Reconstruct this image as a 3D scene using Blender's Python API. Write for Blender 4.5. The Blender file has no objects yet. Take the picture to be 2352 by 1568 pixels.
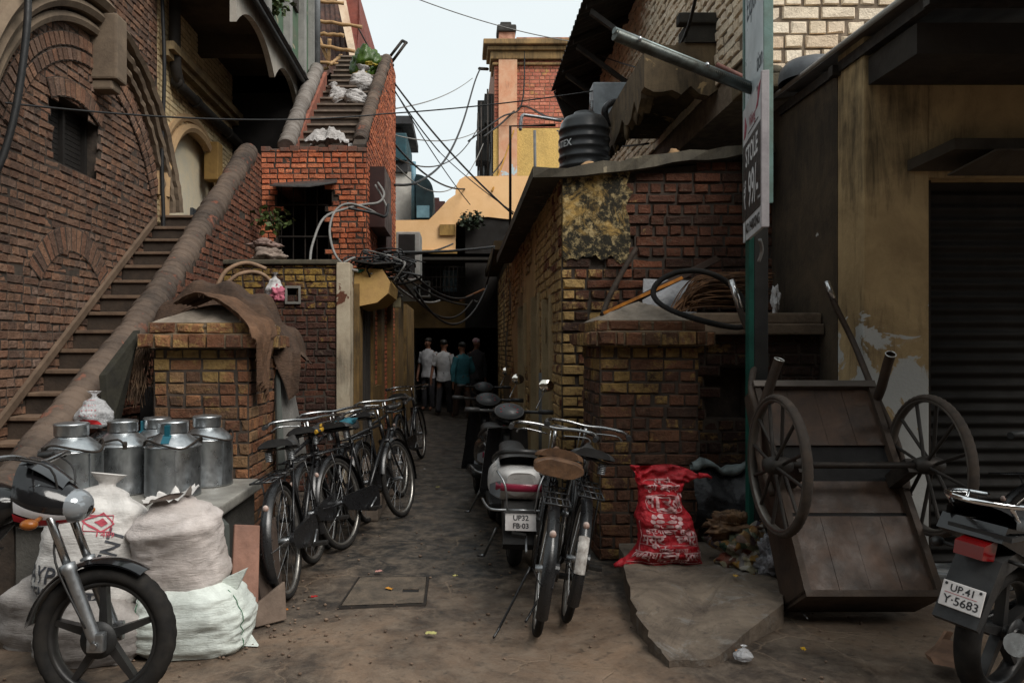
import bpy, bmesh, math, random
from mathutils import Vector, Matrix, noise as mnoise
R = math.radians; PI = math.pi
random.seed(7)
S = bpy.context.scene; COL = S.collection
# ------------------------------------------------------------------ camera, sky, sun, exposure
FPX, CX, CY, CAMH = 1750.0, 1060.0, 800.0, 1.5      # focal length, vanishing point and eye height (2352 px wide frame)
cam = bpy.data.cameras.new('camera'); camo = bpy.data.objects.new('camera', cam); COL.objects.link(camo)
camo.location = (0, 0, CAMH); camo.rotation_euler = (R(90), 0, 0)
cam.sensor_width = 36; cam.lens = 36 * FPX / 2352
cam.shift_x = (1176 - CX) / 2352; cam.shift_y = (CY - 784) / 2352
cam.clip_start = .05; cam.clip_end = 3000
cam.dof.use_dof = False
S.camera = camo
SUN_EL, SUN_ROT = 48, 136
w = bpy.data.worlds.new('World'); S.world = w; w.use_nodes = True
nt = w.node_tree; nt.nodes.clear()
out = nt.nodes.new('ShaderNodeOutputWorld'); bg = nt.nodes.new('ShaderNodeBackground'); sky = nt.nodes.new('ShaderNodeTexSky')
sky.sky_type = 'NISHITA'; sky.sun_disc = False; sky.sun_elevation = R(SUN_EL); sky.sun_rotation = R(SUN_ROT); sky.dust_density = 3
mx = nt.nodes.new('ShaderNodeMix'); mx.data_type = 'RGBA'; mx.inputs[0].default_value = .9
nz = nt.nodes.new('ShaderNodeTexNoise'); nz.inputs['Scale'].default_value = 2.2; nz.inputs['Detail'].default_value = 4
tcw = nt.nodes.new('ShaderNodeTexCoord'); nt.links.new(tcw.outputs['Generated'], nz.inputs['Vector'])
rp = nt.nodes.new('ShaderNodeValToRGB')
rp.color_ramp.elements[0].position = .3; rp.color_ramp.elements[0].color = (5.05, 5.45, 5.45, 1)
rp.color_ramp.elements[1].position = .75; rp.color_ramp.elements[1].color = (5.6, 6.0, 5.98, 1)
nt.links.new(nz.outputs['Fac'], rp.inputs[0])
nt.links.new(sky.outputs[0], mx.inputs[6]); nt.links.new(rp.outputs[0], mx.inputs[7])
nt.links.new(mx.outputs[2], bg.inputs[0]); bg.inputs[1].default_value = .105
nt.links.new(bg.outputs[0], out.inputs[0])
sl = bpy.data.lights.new('sun', 'SUN'); sl.energy = 2.2; sl.angle = R(36); sl.color = (1, .96, .9)
so = bpy.data.objects.new('sun', sl); COL.objects.link(so)
so.rotation_euler = (R(90 - SUN_EL), 0, R(180 - SUN_ROT)); so.location = (0, 0, 30)
S.view_settings.view_transform = 'Standard'; S.view_settings.look = 'None'
S.view_settings.exposure = 0.74; S.view_settings.gamma = 1
S.cycles.max_bounces = 6; S.cycles.diffuse_bounces = 4; S.cycles.glossy_bounces = 3; S.cycles.transmission_bounces = 4
S.cycles.transparent_max_bounces = 6

# ------------------------------------------------------------------ helpers
def P(px, py, Y):            # photo pixel (2352 wide) at depth Y -> world point
    return Vector(((px - CX) / FPX * Y, Y, CAMH - (py - CY) / FPX * Y))
def G(px, py):               # photo pixel of a ground point -> world point
    Y = FPX * CAMH / (py - CY); return Vector(((px - CX) / FPX * Y, Y, 0))
def fbm(p, s=1.0, o=3):
    return mnoise.fractal(Vector(p) * s, 1.0, 2.0, o)
class MB:
    def __init__(s): s.b = bmesh.new(); s.cl = None
    def col(s):
        if s.cl is None: s.cl = s.b.loops.layers.float_color.new('Col')
        return s.cl
    def face(s, pts, mi=0, c=None):
        f = s.b.faces.new([s.b.verts.new(p) for p in pts]); f.material_index = mi
        if c is not None:
            L = s.col()
            for l in f.loops: l[L] = c
        return f
    def mesh(s, vs, fs, mi=0, M=None):
        bv = [s.b.verts.new((M @ Vector(v)) if M else v) for v in vs]
        for f in fs:
            try: s.b.faces.new([bv[i] for i in f]).material_index = mi
            except ValueError: pass
        return bv
    def box(s, x0, x1, y0, y1, z0, z1, mi=0, M=None, bev=0.0):
        v = [(x, y, z) for x in (x0, x1) for y in (y0, y1) for z in (z0, z1)]
        f = [(0, 1, 3, 2), (4, 6, 7, 5), (0, 4, 5, 1), (2, 3, 7, 6), (0, 2, 6, 4), (1, 5, 7, 3)]
        bv = s.mesh(v, f, mi, M)
        if bev > 0:
            es = {e for q in bv for e in q.link_edges}
            r = bmesh.ops.bevel(s.b, geom=list(es), offset=bev, segments=2, affect='EDGES', profile=.6)
            for q in r['faces']: q.material_index = mi
        return bv
    def prism(s, pts, d, mi=0):     # polygon extruded along vector d
        d = Vector(d); n = len(pts)
        a = [s.b.verts.new(p) for p in pts]; b = [s.b.verts.new(Vector(p) + d) for p in pts]
        fs = [s.b.faces.new(list(reversed(a))), s.b.faces.new(b)]
        for i in range(n): fs.append(s.b.faces.new([a[i], a[(i + 1) % n], b[(i + 1) % n], b[i]]))
        for f in fs: f.material_index = mi
    def tube(s, pts, r, n=8, closed=False, mi=0, caps=True, flat=1.0):
        pts = [Vector(p) for p in pts]; N = len(pts)
        rr = r if isinstance(r, (list, tuple)) else [r] * N
        T = []
        for i in range(N):
            a = pts[(i - 1) % N] if (closed or i > 0) else pts[i]; b = pts[(i + 1) % N] if (closed or i < N - 1) else pts[i]
            t = b - a; T.append(t.normalized() if t.length > 1e-9 else Vector((0, 0, 1)))
        up = Vector((0, 0, 1)) if abs(T[0].z) < .9 else Vector((0, 1, 0))
        u = (up - T[0] * up.dot(T[0])).normalized(); rings = []
        for i in range(N):
            u = u - T[i] * u.dot(T[i])
            u = u.normalized() if u.length > 1e-6 else T[i].orthogonal().normalized()
            v = T[i].cross(u)
            rings.append([s.b.verts.new(pts[i] + (u * math.cos(2 * PI * k / n) + v * math.sin(2 * PI * k / n) * flat) * rr[i]) for k in range(n)])
        for i in range(N if closed else N - 1):
            A, B = rings[i], rings[(i + 1) % N]
            for k in range(n):
                f = s.b.faces.new([A[k], A[(k + 1) % n], B[(k + 1) % n], B[k]]); f.material_index = mi; f.smooth = True
        if caps and not closed:
            s.b.faces.new(list(reversed(rings[0]))).material_index = mi; s.b.faces.new(rings[-1]).material_index = mi
    def lathe(s, prof, n=24, M=None, mi=0, a0=0, a1=2 * PI):
        full = abs(a1 - a0 - 2 * PI) < 1e-6; m = n if full else n + 1; rings = []
        for r_, z in prof:
            ring = []
            for k in range(m):
                a = a0 + (a1 - a0) * k / n; p = Vector((r_ * math.cos(a), r_ * math.sin(a), z))
                ring.append(s.b.verts.new(M @ p if M else p))
            rings.append(ring)
        for A, B in zip(rings, rings[1:]):
            for k in range(n):
                f = s.b.faces.new([A[k], A[(k + 1) % m], B[(k + 1) % m], B[k]]); f.material_index = mi; f.smooth = True
    def surf(s, fn, nu, nv, cu=False, cv=False, mi=0, smooth=True):
        V = [[s.b.verts.new(fn(i / nu, j / nv)) for j in range(nv if cv else nv + 1)] for i in range(nu if cu else nu + 1)]
        for i in range(nu):
            for j in range(nv):
                a = V[i]; b = V[(i + 1) % len(V)]; j2 = (j + 1) % len(a)
                try:
                    f = s.b.faces.new([a[j], b[j], b[j2], a[j2]]); f.material_index = mi; f.smooth = smooth
                except ValueError: pass
    def ell(s, c, r, n=14, M=None, mi=0, jit=0, seed=0):
        c = Vector(c)
        def fn(u, v):
            a = 2 * PI * u; t = PI * (v * .998 + .001)
            d = Vector((math.sin(t) * math.cos(a), math.sin(t) * math.sin(a), -math.cos(t)))
            k = 1 + jit * fbm(d * 1.6 + Vector((seed * 7.1, seed, 0)), 1, 3)
            p = Vector((d.x * r[0], d.y * r[1], d.z * r[2])) * k + c
            return M @ p if M else p
        s.surf(fn, n, n // 2 + 2, cu=True, mi=mi)
    def torus(s, R0, r, M=None, n=36, m=8, mi=0, flat=1.0):
        def fn(u, v):
            a = 2 * PI * u; b = 2 * PI * v
            p = Vector(((R0 + r * math.cos(b)) * math.cos(a), (R0 + r * math.cos(b)) * math.sin(a), r * flat * math.sin(b)))
            return M @ p if M else p
        s.surf(fn, n, m, cu=True, cv=True, mi=mi)
    def build(s, name, mats, parent=None, smooth=False, fix=False):
        me = bpy.data.meshes.new(name)
        if fix: bmesh.ops.recalc_face_normals(s.b, faces=s.b.faces[:])
        s.b.to_mesh(me); s.b.free()
        for m in (mats if isinstance(mats, (list, tuple)) else [mats]): me.materials.append(m)
        if smooth:
            for p in me.polygons: p.use_smooth = True
        o = bpy.data.objects.new(name, me); COL.objects.link(o)
        if parent is not None:
            o.parent = parent
            if parent.type == 'EMPTY' and parent.parent is None: o.matrix_parent_inverse = Matrix.Translation(parent.location).inverted()
        return o
def tag(o, label, cat, group=None):
    o['label'] = label; o['category'] = cat
    if group: o['group'] = group
    return o
def thing(name, label, cat, loc=(0, 0, 0), group=None):
    o = bpy.data.objects.new(name, None); COL.objects.link(o); o.location = loc; o.empty_display_size = .1
    return tag(o, label, cat, group)
def struct(o): o['kind'] = 'structure'; return o
def copy_tree(o, parent=None, mats=None):
    c = o.copy(); COL.objects.link(c)
    if parent is not None: c.parent = parent
    if mats and o.type == 'MESH' and any(m.name in mats for m in o.data.materials):
        c.data = o.data.copy()
        for i, m in enumerate(c.data.materials):
            if m.name in mats: c.data.materials[i] = mats[m.name]
    for ch in list(o.children): copy_tree(ch, c, mats)
    return c
def frame(o, u, v):           # matrix: local x -> u, local y -> v, local z -> u x v, origin o
    u = Vector(u).normalized(); v = Vector(v).normalized(); w_ = u.cross(v)
    return Matrix(((u.x, v.x, w_.x, o[0]), (u.y, v.y, w_.y, o[1]), (u.z, v.z, w_.z, o[2]), (0, 0, 0, 1)))
AX = Matrix(((1, 0, 0, 0), (0, 0, -1, 0), (0, 1, 0, 0), (0, 0, 0, 1)))   # xy ring -> xz ring
def txt(mb, body, size, fn, mi=0, align='CENTER', sx=1.0, cut=0.0, bold=0.0):
    cu = bpy.data.curves.new('t', 'FONT'); cu.body = body; cu.size = size; cu.align_x = align; cu.align_y = 'CENTER'; cu.offset = bold
    cu.resolution_u = 3
    ob = bpy.data.objects.new('t', cu); COL.objects.link(ob)
    dg = bpy.context.evaluated_depsgraph_get(); me = bpy.data.meshes.new_from_object(ob.evaluated_get(dg))
    b = bmesh.new(); b.from_mesh(me)
    if cut:
        for _ in range(4):
            es = [e for e in b.edges if e.calc_length() > cut]
            if not es: break
            bmesh.ops.subdivide_edges(b, edges=es, cuts=1); bmesh.ops.triangulate(b, faces=b.faces[:])
    b.verts.index_update()
    nv = [mb.b.verts.new(fn(v.co.x * sx, v.co.y)) for v in b.verts]
    for f in b.faces:
        try: mb.b.faces.new([nv[v.index] for v in f.verts]).material_index = mi
        except ValueError: pass
    b.free(); bpy.data.objects.remove(ob); bpy.data.curves.remove(cu); bpy.data.meshes.remove(me)

# ------------------------------------------------------------------ materials
def lin(r, g, b):
    f = lambda c: (c / 255 / 12.92) if c / 255 <= .04045 else ((c / 255 + .055) / 1.055) ** 2.4
    return (f(r), f(g), f(b), 1)
class NT:
    def __init__(s, name):
        s.m = bpy.data.materials.new(name); s.m.use_nodes = True; s.t = s.m.node_tree; s.t.nodes.clear()
        s.o = s.n('ShaderNodeOutputMaterial'); s.p = s.n('ShaderNodeBsdfPrincipled'); s.l(s.p.outputs[0], s.o.inputs[0])
        tc = s.n('ShaderNodeTexCoord'); s.obj = tc.outputs['Object']; s.gen = tc.outputs['Generated']
        s.pos = s.n('ShaderNodeNewGeometry').outputs['Position']
    def n(s, k): return s.t.nodes.new(k)
    def l(s, a, b): s.t.links.new(a, b)
    def noise(s, vec, scale, detail=6, rough=.6, dist=0, sc=None):
        if sc:
            mp = s.n('ShaderNodeMapping'); mp.inputs['Scale'].default_value = sc; s.l(vec, mp.inputs[0]); vec = mp.outputs[0]
        q = s.n('ShaderNodeTexNoise'); q.inputs['Scale'].default_value = scale; q.inputs['Detail'].default_value = detail
        q.inputs['Roughness'].default_value = rough; q.inputs['Distortion'].default_value = dist; s.l(vec, q.inputs['Vector']); return q.outputs['Fac']
    def ramp(s, f, stops):
        r = s.n('ShaderNodeValToRGB'); e = r.color_ramp.elements
        while len(e) < len(stops): e.new(.5)
        for i, (p, c) in enumerate(stops):
            e[i].position = p; e[i].color = c if isinstance(c, tuple) else (c, c, c, 1)
        s.l(f, r.inputs[0]); return r.outputs[0]
    def mix(s, f, a, b, mode='MIX'):
        q = s.n('ShaderNodeMix'); q.data_type = 'RGBA'; q.blend_type = mode
        for i, x in ((0, f), (6, a), (7, b)):
            if isinstance(x, (int, float)): q.inputs[i].default_value = x if i == 0 else (x, x, x, 1)
            elif isinstance(x, tuple): q.inputs[i].default_value = x
            else: s.l(x, q.inputs[i])
        return q.outputs[2]
    def math(s, op, a, b=0.0, c=None):
        q = s.n('ShaderNodeMath'); q.operation = op
        for i, x in enumerate((a, b) if c is None else (a, b, c)):
            if isinstance(x, (int, float)): q.inputs[i].default_value = x
            else: s.l(x, q.inputs[i])
        return q.outputs[0]
    def sep(s, v):
        q = s.n('ShaderNodeSeparateXYZ'); s.l(v, q.inputs[0]); return q.outputs
    def bump(s, h, d=.01, st=1.0):
        q = s.n('ShaderNodeBump'); q.inputs['Distance'].default_value = d; q.inputs['Strength'].default_value = st
        s.l(h, q.inputs['Height']); s.l(q.outputs[0], s.p.inputs['Normal'])
    def done(s, col, rough=.8, metal=0, spec=.3):
        for k, x in (('Base Color', col), ('Roughness', rough), ('Metallic', metal), ('Specular IOR Level', spec)):
            if isinstance(x, (int, float, tuple)): s.p.inputs[k].default_value = x
            else: s.l(x, s.p.inputs[k])
        return s.m
MC = {}
def M(name, c1, c2=None, scale=8, rough=.75, bump=.003, metal=0, spec=.3, sc=None, dirt=.35, bs=40):
    """plain weathered surface: two tones in noise, darker blotches, fine bump, uneven gloss"""
    if name in MC: return MC[name]
    t = NT(name); c2 = c2 or tuple(x * .6 for x in c1[:3]) + (1,)
    a = t.noise(t.obj, scale, 8, .65, .3, sc); col = t.mix(t.ramp(a, [(.32, 0.0), (.68, 1.0)]), c1, c2)
    d = t.noise(t.obj, scale * .27 + .5, 5, .7); col = t.mix(dirt, col, t.ramp(d, [(.35, .3), (.62, 1.0)]), 'MULTIPLY')
    if bump: t.bump(t.noise(t.obj, bs, 5, .6, 0, sc), bump)
    rg = t.ramp(t.noise(t.obj, scale * 1.7, 4), [(.3, max(.05, rough - .15)), (.7, min(1, rough + .12))])
    MC[name] = t.done(col, rg, metal, spec); return MC[name]
def brickmat(name, cols, paint=None, pamt=.5, pk=.6, soot=.5, sootc=(.012, .011, .01, 1), rough=.85, ps=1.6, zfade=None, xfade=None, smear=(.16, .12, .085, 1), grime=.7, bmp=.011):
    """per-brick tone from the mesh, flaking paint on some bricks, soot blotches"""
    t = NT(name); at = t.n('ShaderNodeAttribute'); at.attribute_name = 'Col'; r_, g_, b_ = t.sep(at.outputs['Vector'])
    n_ = len(cols); col = t.ramp(r_, [(i / max(1, n_ - 1), c) for i, c in enumerate(cols)])
    fine = t.noise(t.pos, 30, 6, .7); col = t.mix(.55, col, t.ramp(fine, [(.25, .45), (.75, 1.25)]), 'MULTIPLY')
    if paint:
        q = t.noise(t.pos, ps, 6, .7, .6); q2 = t.noise(t.pos, 17, 6, .75, .4)
        v = t.math('ADD', t.math('ADD', t.math('MULTIPLY', g_, pk), t.math('MULTIPLY', q, 1.3)), t.math('MULTIPLY', q2, 1.1))
        if zfade:
            z = t.sep(t.pos)[2]; mr = t.n('ShaderNodeMapRange'); t.l(z, mr.inputs[0])
            for i, x in enumerate(zfade): mr.inputs[i + 1].default_value = x
            v = t.math('ADD', v, mr.outputs[0])
        if xfade:
            z = t.sep(t.pos)[0]; mr = t.n('ShaderNodeMapRange'); t.l(z, mr.inputs[0])
            for i, x in enumerate(xfade): mr.inputs[i + 1].default_value = x
            v = t.math('ADD', v, mr.outputs[0])
        th = 1.2 + pk * .5 + (0.5 - pamt) * .9
        mask = t.ramp(t.math('SUBTRACT', v, th - .5), [(.44, 0.0), (.60, .92)])
        pc = t.mix(t.ramp(t.noise(t.pos, 9, 5, .7), [(.35, 0.0), (.7, .75)]), paint, tuple(x * .42 for x in paint[:3]) + (1,))
        col = t.mix(mask, col, pc)
    col = t.mix(t.ramp(t.noise(t.pos, 21, 7, .78, .5), [(.55, 0.0), (.66, .55)]), col, smear)
    col = t.mix(t.ramp(t.noise(t.pos, 5, 8, .8, .8), [(.5, 0.0), (.68, grime)]), col, (.02, .017, .014, 1))
    if soot:
        sm = t.noise(t.pos, .9, 7, .72, .5); col = t.mix(t.ramp(sm, [(.5 - soot * .22, 0.0), (.74, min(1, .3 + soot))]), col, sootc)
    t.bump(t.math('ADD', t.noise(t.pos, 60, 5, .7), t.math('MULTIPLY', t.noise(t.pos, 16, 6, .7), 2.2)), bmp)
    return t.done(col, rough, 0, .25)
def plaster(name, c1, c2, streak=(.02, .018, .016, 1), samt=.5, peel=None, pz=None, bump=.004, sscale=3.2, pth=.56):
    """old plaster: blotches, black rain streaks, flaked patches of another colour"""
    t = NT(name)
    col = t.mix(t.ramp(t.noise(t.pos, 2.2, 8, .7, .5), [(.35, 0.0), (.68, 1.0)]), c1, c2)
    st = t.noise(t.pos, sscale, 8, .75, .6, (4, 4, .5)); st2 = t.noise(t.pos, .8, 5, .6)
    sm = t.ramp(t.math('ADD', t.math('MULTIPLY', st, .45), t.math('MULTIPLY', st2, .75)), [(.73 - samt * .28, 0.0), (.83 - samt * .2, min(1, samt + .25))])
    col = t.mix(sm, col, streak)
    if peel:
        pn = t.noise(t.pos, 3.2, 9, .62, .7)
        if pz:
            mr = t.n('ShaderNodeMapRange'); t.l(t.sep(t.pos)[2], mr.inputs[0])
            for i, x in enumerate(pz): mr.inputs[i + 1].default_value = x
            pn = t.math('ADD', pn, mr.outputs[0])
        pm = t.ramp(pn, [(pth, 0.0), (pth + .02, 1.0)]); col = t.mix(pm, col, peel)
    t.bump(t.math('ADD', t.noise(t.pos, 35, 6, .7), t.noise(t.pos, 5, 3)), bump)
    return t.done(col, .9, 0, .2)
def MP(name, c, rough, metal=0, spec=.5):     # smooth paint / metal with slight smudges
    if name in MC: return MC[name]
    t = NT(name); s = t.noise(t.obj, 14, 5, .6)
    col = t.mix(t.ramp(s, [(.3, 0.0), (.75, .5)]), c, tuple(x * .55 for x in c[:3]) + (1,))
    rg = t.ramp(t.noise(t.obj, 22, 4, .7), [(.3, max(.04, rough * .7)), (.7, min(1, rough * 1.5))])
    t.bump(t.noise(t.obj, 30, 3), .0006)
    MC[name] = t.done(col, rg, metal, spec); return MC[name]
# real brick faces: each brick a chamfered block in one wall mesh, mortar cells set back behind (material slot 1)
def bricks(mb, O, U, W, H, skip=None, bl=.22, bh=.068, mt=.009, out=.010, seed=1, u0=0, bond=True, jit=.004, miss=0.0):
    rg = random.Random(seed); O = Vector(O); U = Vector(U).normalized(); Z = Vector((0, 0, 1)); N = U.cross(Z); L = mb.col()
    row = 0; v = 0.0
    while v < H - 1e-4:
        hh = min(bh + mt, H - v); u = -rg.random() * bl * .15 - (bl * .5 if row % 2 else 0)
        short = bond and row % 2
        while u < W:
            l = (bl * (.48 if (short or rg.random() < .12) else 1) + mt) * (1 + rg.uniform(-.06, .06)); a, b_ = max(u, 0), min(u + l, W); u += l
            if b_ - a < .02: continue
            cu, cv = (a + b_) / 2, v + hh / 2
            if skip and skip(cu + u0, cv): continue
            q = lambda x, y, d: O + U * x + Z * y + N * d
            mb.face([q(a, v, 0), q(b_, v, 0), q(b_, v + hh, 0), q(a, v + hh, 0)], 1, (.5, .5, .5, 1))
            if rg.random() < miss: continue
            m = mt / 2; c = (rg.random(), rg.random(), rg.random(), 1); o2 = out * (rg.uniform(.55, 1.3) if rg.random() > .06 else .15); ch = rg.uniform(.005, .011)
            J = lambda: rg.uniform(-jit, jit)
            x0, x1, y0, y1 = a + m + J(), b_ - m + J(), v + m + J() * .7, v + hh - m + J() * .7
            if x1 - x0 < .015: continue
            t = [J() * .8 for _ in range(4)]
            bk = [q(x0, y0, -.004), q(x1, y0, -.004), q(x1, y1, -.004), q(x0, y1, -.004)]
            k4 = [ch + (rg.uniform(.006, .02) if rg.random() < .16 else 0) for _ in range(4)]
            fr = [q(x0 + k4[0], y0 + k4[0] * .7, o2 + t[0]), q(x1 - k4[1], y0 + k4[1] * .7, o2 + t[1]), q(x1 - k4[2], y1 - k4[2] * .7, o2 + t[2]), q(x0 + k4[3], y1 - k4[3] * .7, o2 + t[3])]
            bv = [mb.b.verts.new(p) for p in bk + fr]
            for f in ((4, 5, 6, 7), (0, 1, 5, 4), (1, 2, 6, 5), (2, 3, 7, 6), (3, 0, 4, 7)):
                ff = mb.b.faces.new([bv[i] for i in f])
                for lp in ff.loops: lp[L] = c
        v += hh; row += 1
def ring_bricks(mb, C, U, r0, r1, a0, a1, mt=.012, bw=.07, out=.02, seed=3):     # radial bricks of an arch on a vertical wall
    rg = random.Random(seed); C = Vector(C); U = Vector(U).normalized(); Z = Vector((0, 0, 1)); N = U.cross(Z); L = mb.col()
    n = max(3, int(abs(a1 - a0) * (r0 + r1) / 2 / (bw + mt)))
    q = lambda r_, a, d: C + U * (r_ * math.cos(a)) + Z * (r_ * math.sin(a)) + N * d
    for k in range(n):
        A, B = a0 + (a1 - a0) * k / n, a0 + (a1 - a0) * (k + 1) / n
        mb.face([q(r0, A, .008), q(r0, B, .008), q(r1, B, .008), q(r1, A, .008)], 1, (.5, .5, .5, 1))
        e = (B - A) * .08; c = (rg.random(), rg.random(), rg.random(), 1); o = out * rg.uniform(.8, 1.2)
        x = [q(r0 + .005, A + e, -.0), q(r0 + .005, B - e, 0), q(r1 - .005, B - e, 0), q(r1 - .005, A + e, 0)]
        y = [q(r0 + .01, A + e * 1.6, o), q(r0 + .01, B - e * 1.6, o), q(r1 - .01, B - e * 1.6, o), q(r1 - .01, A + e * 1.6, o)]
        bv = [mb.b.verts.new(p) for p in x + y]
        for f in ((4, 5, 6, 7), (0, 1, 5, 4), (1, 2, 6, 5), (2, 3, 7, 6), (3, 0, 4, 7)):
            for lp in mb.b.faces.new([bv[i] for i in f]).loops: lp[L] = c
def catmull(pts, n=8, closed=False):
    pts = [Vector(p) for p in pts]; N = len(pts); o = []
    for i in range(N if closed else N - 1):
        g = lambda k: pts[k % N] if closed else pts[max(0, min(N - 1, k))]
        p0, p1, p2, p3 = g(i - 1), g(i), g(i + 1), g(i + 2)
        for k in range(n):
            t = k / n
            o.append(.5 * ((2 * p1) + (p2 - p0) * t + (2 * p0 - 5 * p1 + 4 * p2 - p3) * t * t + (3 * p1 - p0 - 3 * p2 + p3) * t ** 3))
    if not closed: o.append(pts[-1])
    return o
# ------------------------------------------------------------------ shared materials
DK = M('void_dark', (.012, .011, .011, 1), (.02, .018, .017, 1), 3, .9)
m_mortar = M('mortar_dark', (.075, .056, .043, 1), (.035, .028, .023, 1), 12, .95, .004)
m_mortar_l = M('mortar_pale', (.30, .22, .13, 1), (.12, .09, .06, 1), 12, .95, .004)
m_brown = M('dark_brown_wood', (.045, .030, .020, 1), (.02, .014, .010, 1), 5, .8, .003, sc=(1, 1, 8))
m_iron = M('rusty_iron', (.05, .038, .03, 1), (.022, .02, .019, 1), 12, .6, .001, .4)
m_black = M('black_cable', (.012, .012, .013, 1), (.02, .02, .02, 1), 20, .55, 0)
m_grey_cable = M('grey_cable', (.25, .24, .23, 1), (.15, .15, .14, 1), 20, .6, 0)
m_stone = M('worn_stone', (.17, .13, .10, 1), (.075, .06, .05, 1), 5, .8, .004)
m_conc = M('grey_concrete', (.22, .21, .19, 1), (.10, .095, .085, 1), 4, .8, .004)
m_cream = plaster('cream_plaster', (.60, .47, .27, 1), (.42, .31, .17, 1), samt=.18)
m_yellow = plaster('ochre_plaster', (.82, .52, .27, 1), (.76, .46, .22, 1), samt=.12, sscale=2)
m_yellow_old = plaster('old_ochre_plaster', (.36, .22, .07, 1), (.20, .12, .045, 1), samt=.42)
m_bamboo = M('bamboo', (.45, .28, .13, 1), (.28, .16, .07, 1), 9, .6, .001)

# ------------------------------------------------------------------ ground
t = NT('dirty_paving')
c = t.mix(t.ramp(t.noise(t.pos, .9, 9, .68, .8), [(.40, 0.0), (.60, 1.0)]), (.205, .139, .093, 1), (.05, .036, .027, 1))
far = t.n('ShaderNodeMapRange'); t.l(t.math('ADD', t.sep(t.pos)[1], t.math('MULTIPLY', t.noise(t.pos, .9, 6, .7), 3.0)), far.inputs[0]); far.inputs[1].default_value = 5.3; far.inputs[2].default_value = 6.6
c = t.mix(far.outputs[0], c, t.mix(t.ramp(t.noise(t.pos, 1.6, 8, .7, .6), [(.35, 0.0), (.65, 1.0)]), (.026, .022, .019, 1), (.011, .010, .009, 1)))  # dark grey alley path, deepened so its colour also carries the alley shade
c = t.mix(t.ramp(t.noise(t.pos, 7, 8, .75, .4), [(.42, .0), (.7, .7)]), c, (.20, .155, .115, 1))
c = t.mix(t.ramp(t.noise(t.pos, 16, 5, .7), [(.55, 0.0), (.72, .8)]), c, (.028, .024, .021, 1))
vo = t.n('ShaderNodeTexVoronoi'); vo.feature = 'DISTANCE_TO_EDGE'; vo.inputs['Scale'].default_value = 2.3
wv = t.n('ShaderNodeVectorMath'); wv.operation = 'ADD'; nn = t.n('ShaderNodeTexNoise'); nn.inputs['Scale'].default_value = 2.5; nn.inputs['Detail'].default_value = 5
t.l(t.pos, nn.inputs['Vector']); sc_ = t.n('ShaderNodeVectorMath'); sc_.operation = 'SCALE'; sc_.inputs['Scale'].default_value = .35; t.l(nn.outputs['Color'], sc_.inputs[0])
t.l(t.pos, wv.inputs[0]); t.l(sc_.outputs[0], wv.inputs[1]); t.l(wv.outputs[0], vo.inputs['Vector'])
ck = t.ramp(vo.outputs['Distance'], [(.0, 1.0), (.022, 0.0)])
zone = t.ramp(t.noise(t.pos, .8, 4), [(.5, 0.0), (.58, 1.0)]); ck = t.math('MULTIPLY', ck, zone)
c = t.mix(t.math('MULTIPLY', ck, .55), c, (.22, .16, .11, 1))
t.bump(t.math('MULTIPLY', t.math('SUBTRACT', t.math('ADD', t.noise(t.pos, 26, 7, .75), t.math('MULTIPLY', t.noise(t.pos, 4, 6, .65), 2.0)), t.math('MULTIPLY', ck, .6)), t.math('SUBTRACT', 1.0, t.math('MULTIPLY', far.outputs[0], .8))), .008)
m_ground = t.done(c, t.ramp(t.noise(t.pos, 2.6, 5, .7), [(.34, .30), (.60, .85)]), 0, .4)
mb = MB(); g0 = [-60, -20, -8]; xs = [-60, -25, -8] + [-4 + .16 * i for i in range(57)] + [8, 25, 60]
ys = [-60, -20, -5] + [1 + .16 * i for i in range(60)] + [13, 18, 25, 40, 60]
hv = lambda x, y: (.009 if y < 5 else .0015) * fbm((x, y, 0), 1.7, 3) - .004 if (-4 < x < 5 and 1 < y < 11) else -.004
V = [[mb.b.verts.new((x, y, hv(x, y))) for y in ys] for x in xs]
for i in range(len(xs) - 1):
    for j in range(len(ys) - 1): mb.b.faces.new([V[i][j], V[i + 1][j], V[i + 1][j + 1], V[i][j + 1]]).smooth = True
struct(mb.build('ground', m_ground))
mb = MB()        # the other side of the street, behind the viewer: it only shades the front of the yard
for x0, x1, h in ((-26, -9, 7.5), (-8.98, -2, 9.5), (-1.98, 6, 8.6), (6.02, 26, 8)):
    mb.box(x0, x1, -9, -5, 0, h)
    for x in range(int(x0) + 1, int(x1) - 1, 3): mb.box(x, x + 1.2, -5.0, -4.9, h - 3, h - 1.2); mb.box(x - .1, x + 1.3, -5.0, -4.6, h - 1.0, h - .9)
struct(mb.build('street_terrace', M('terrace_plaster', (.16, .12, .09, 1), (.09, .07, .055, 1), 2, .9)))

# ------------------------------------------------------------------ left: old red brick building with blind arch
XL = -3.37
red = [lin(128, 92, 73), lin(108, 82, 68), lin(142, 106, 84), lin(94, 74, 64), lin(134, 102, 82), lin(122, 100, 88)]
m_redold = brickmat('old_red_brick', red, soot=.2, paint=lin(112, 102, 92), pamt=.14, pk=.3)
m_ribpl = plaster('rib_plaster', (.20, .15, .105, 1), (.10, .075, .055, 1), samt=.2)
t1 = thing('brick_building', 'dark red brick building with a blind arch and small shuttered window beside the stair', 'building', (XL, 7, 0))
AC_, AZ = 6.95, 2.67
def skipw(u, v):
    y, z = 4.2 + u, v
    if 6.24 < y < 7.06 and 3.03 < z < 3.53 + .09 * (1 - ((y - 6.65) / .41) ** 2): return True
    return y < 5.0 and z > 5.6
mb = MB(); bricks(mb, (XL, 4.2, 0), (0, 1, 0), 4.23, 6.7, skipw, seed=11, jit=.005, bl=.20, bh=.062)
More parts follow.
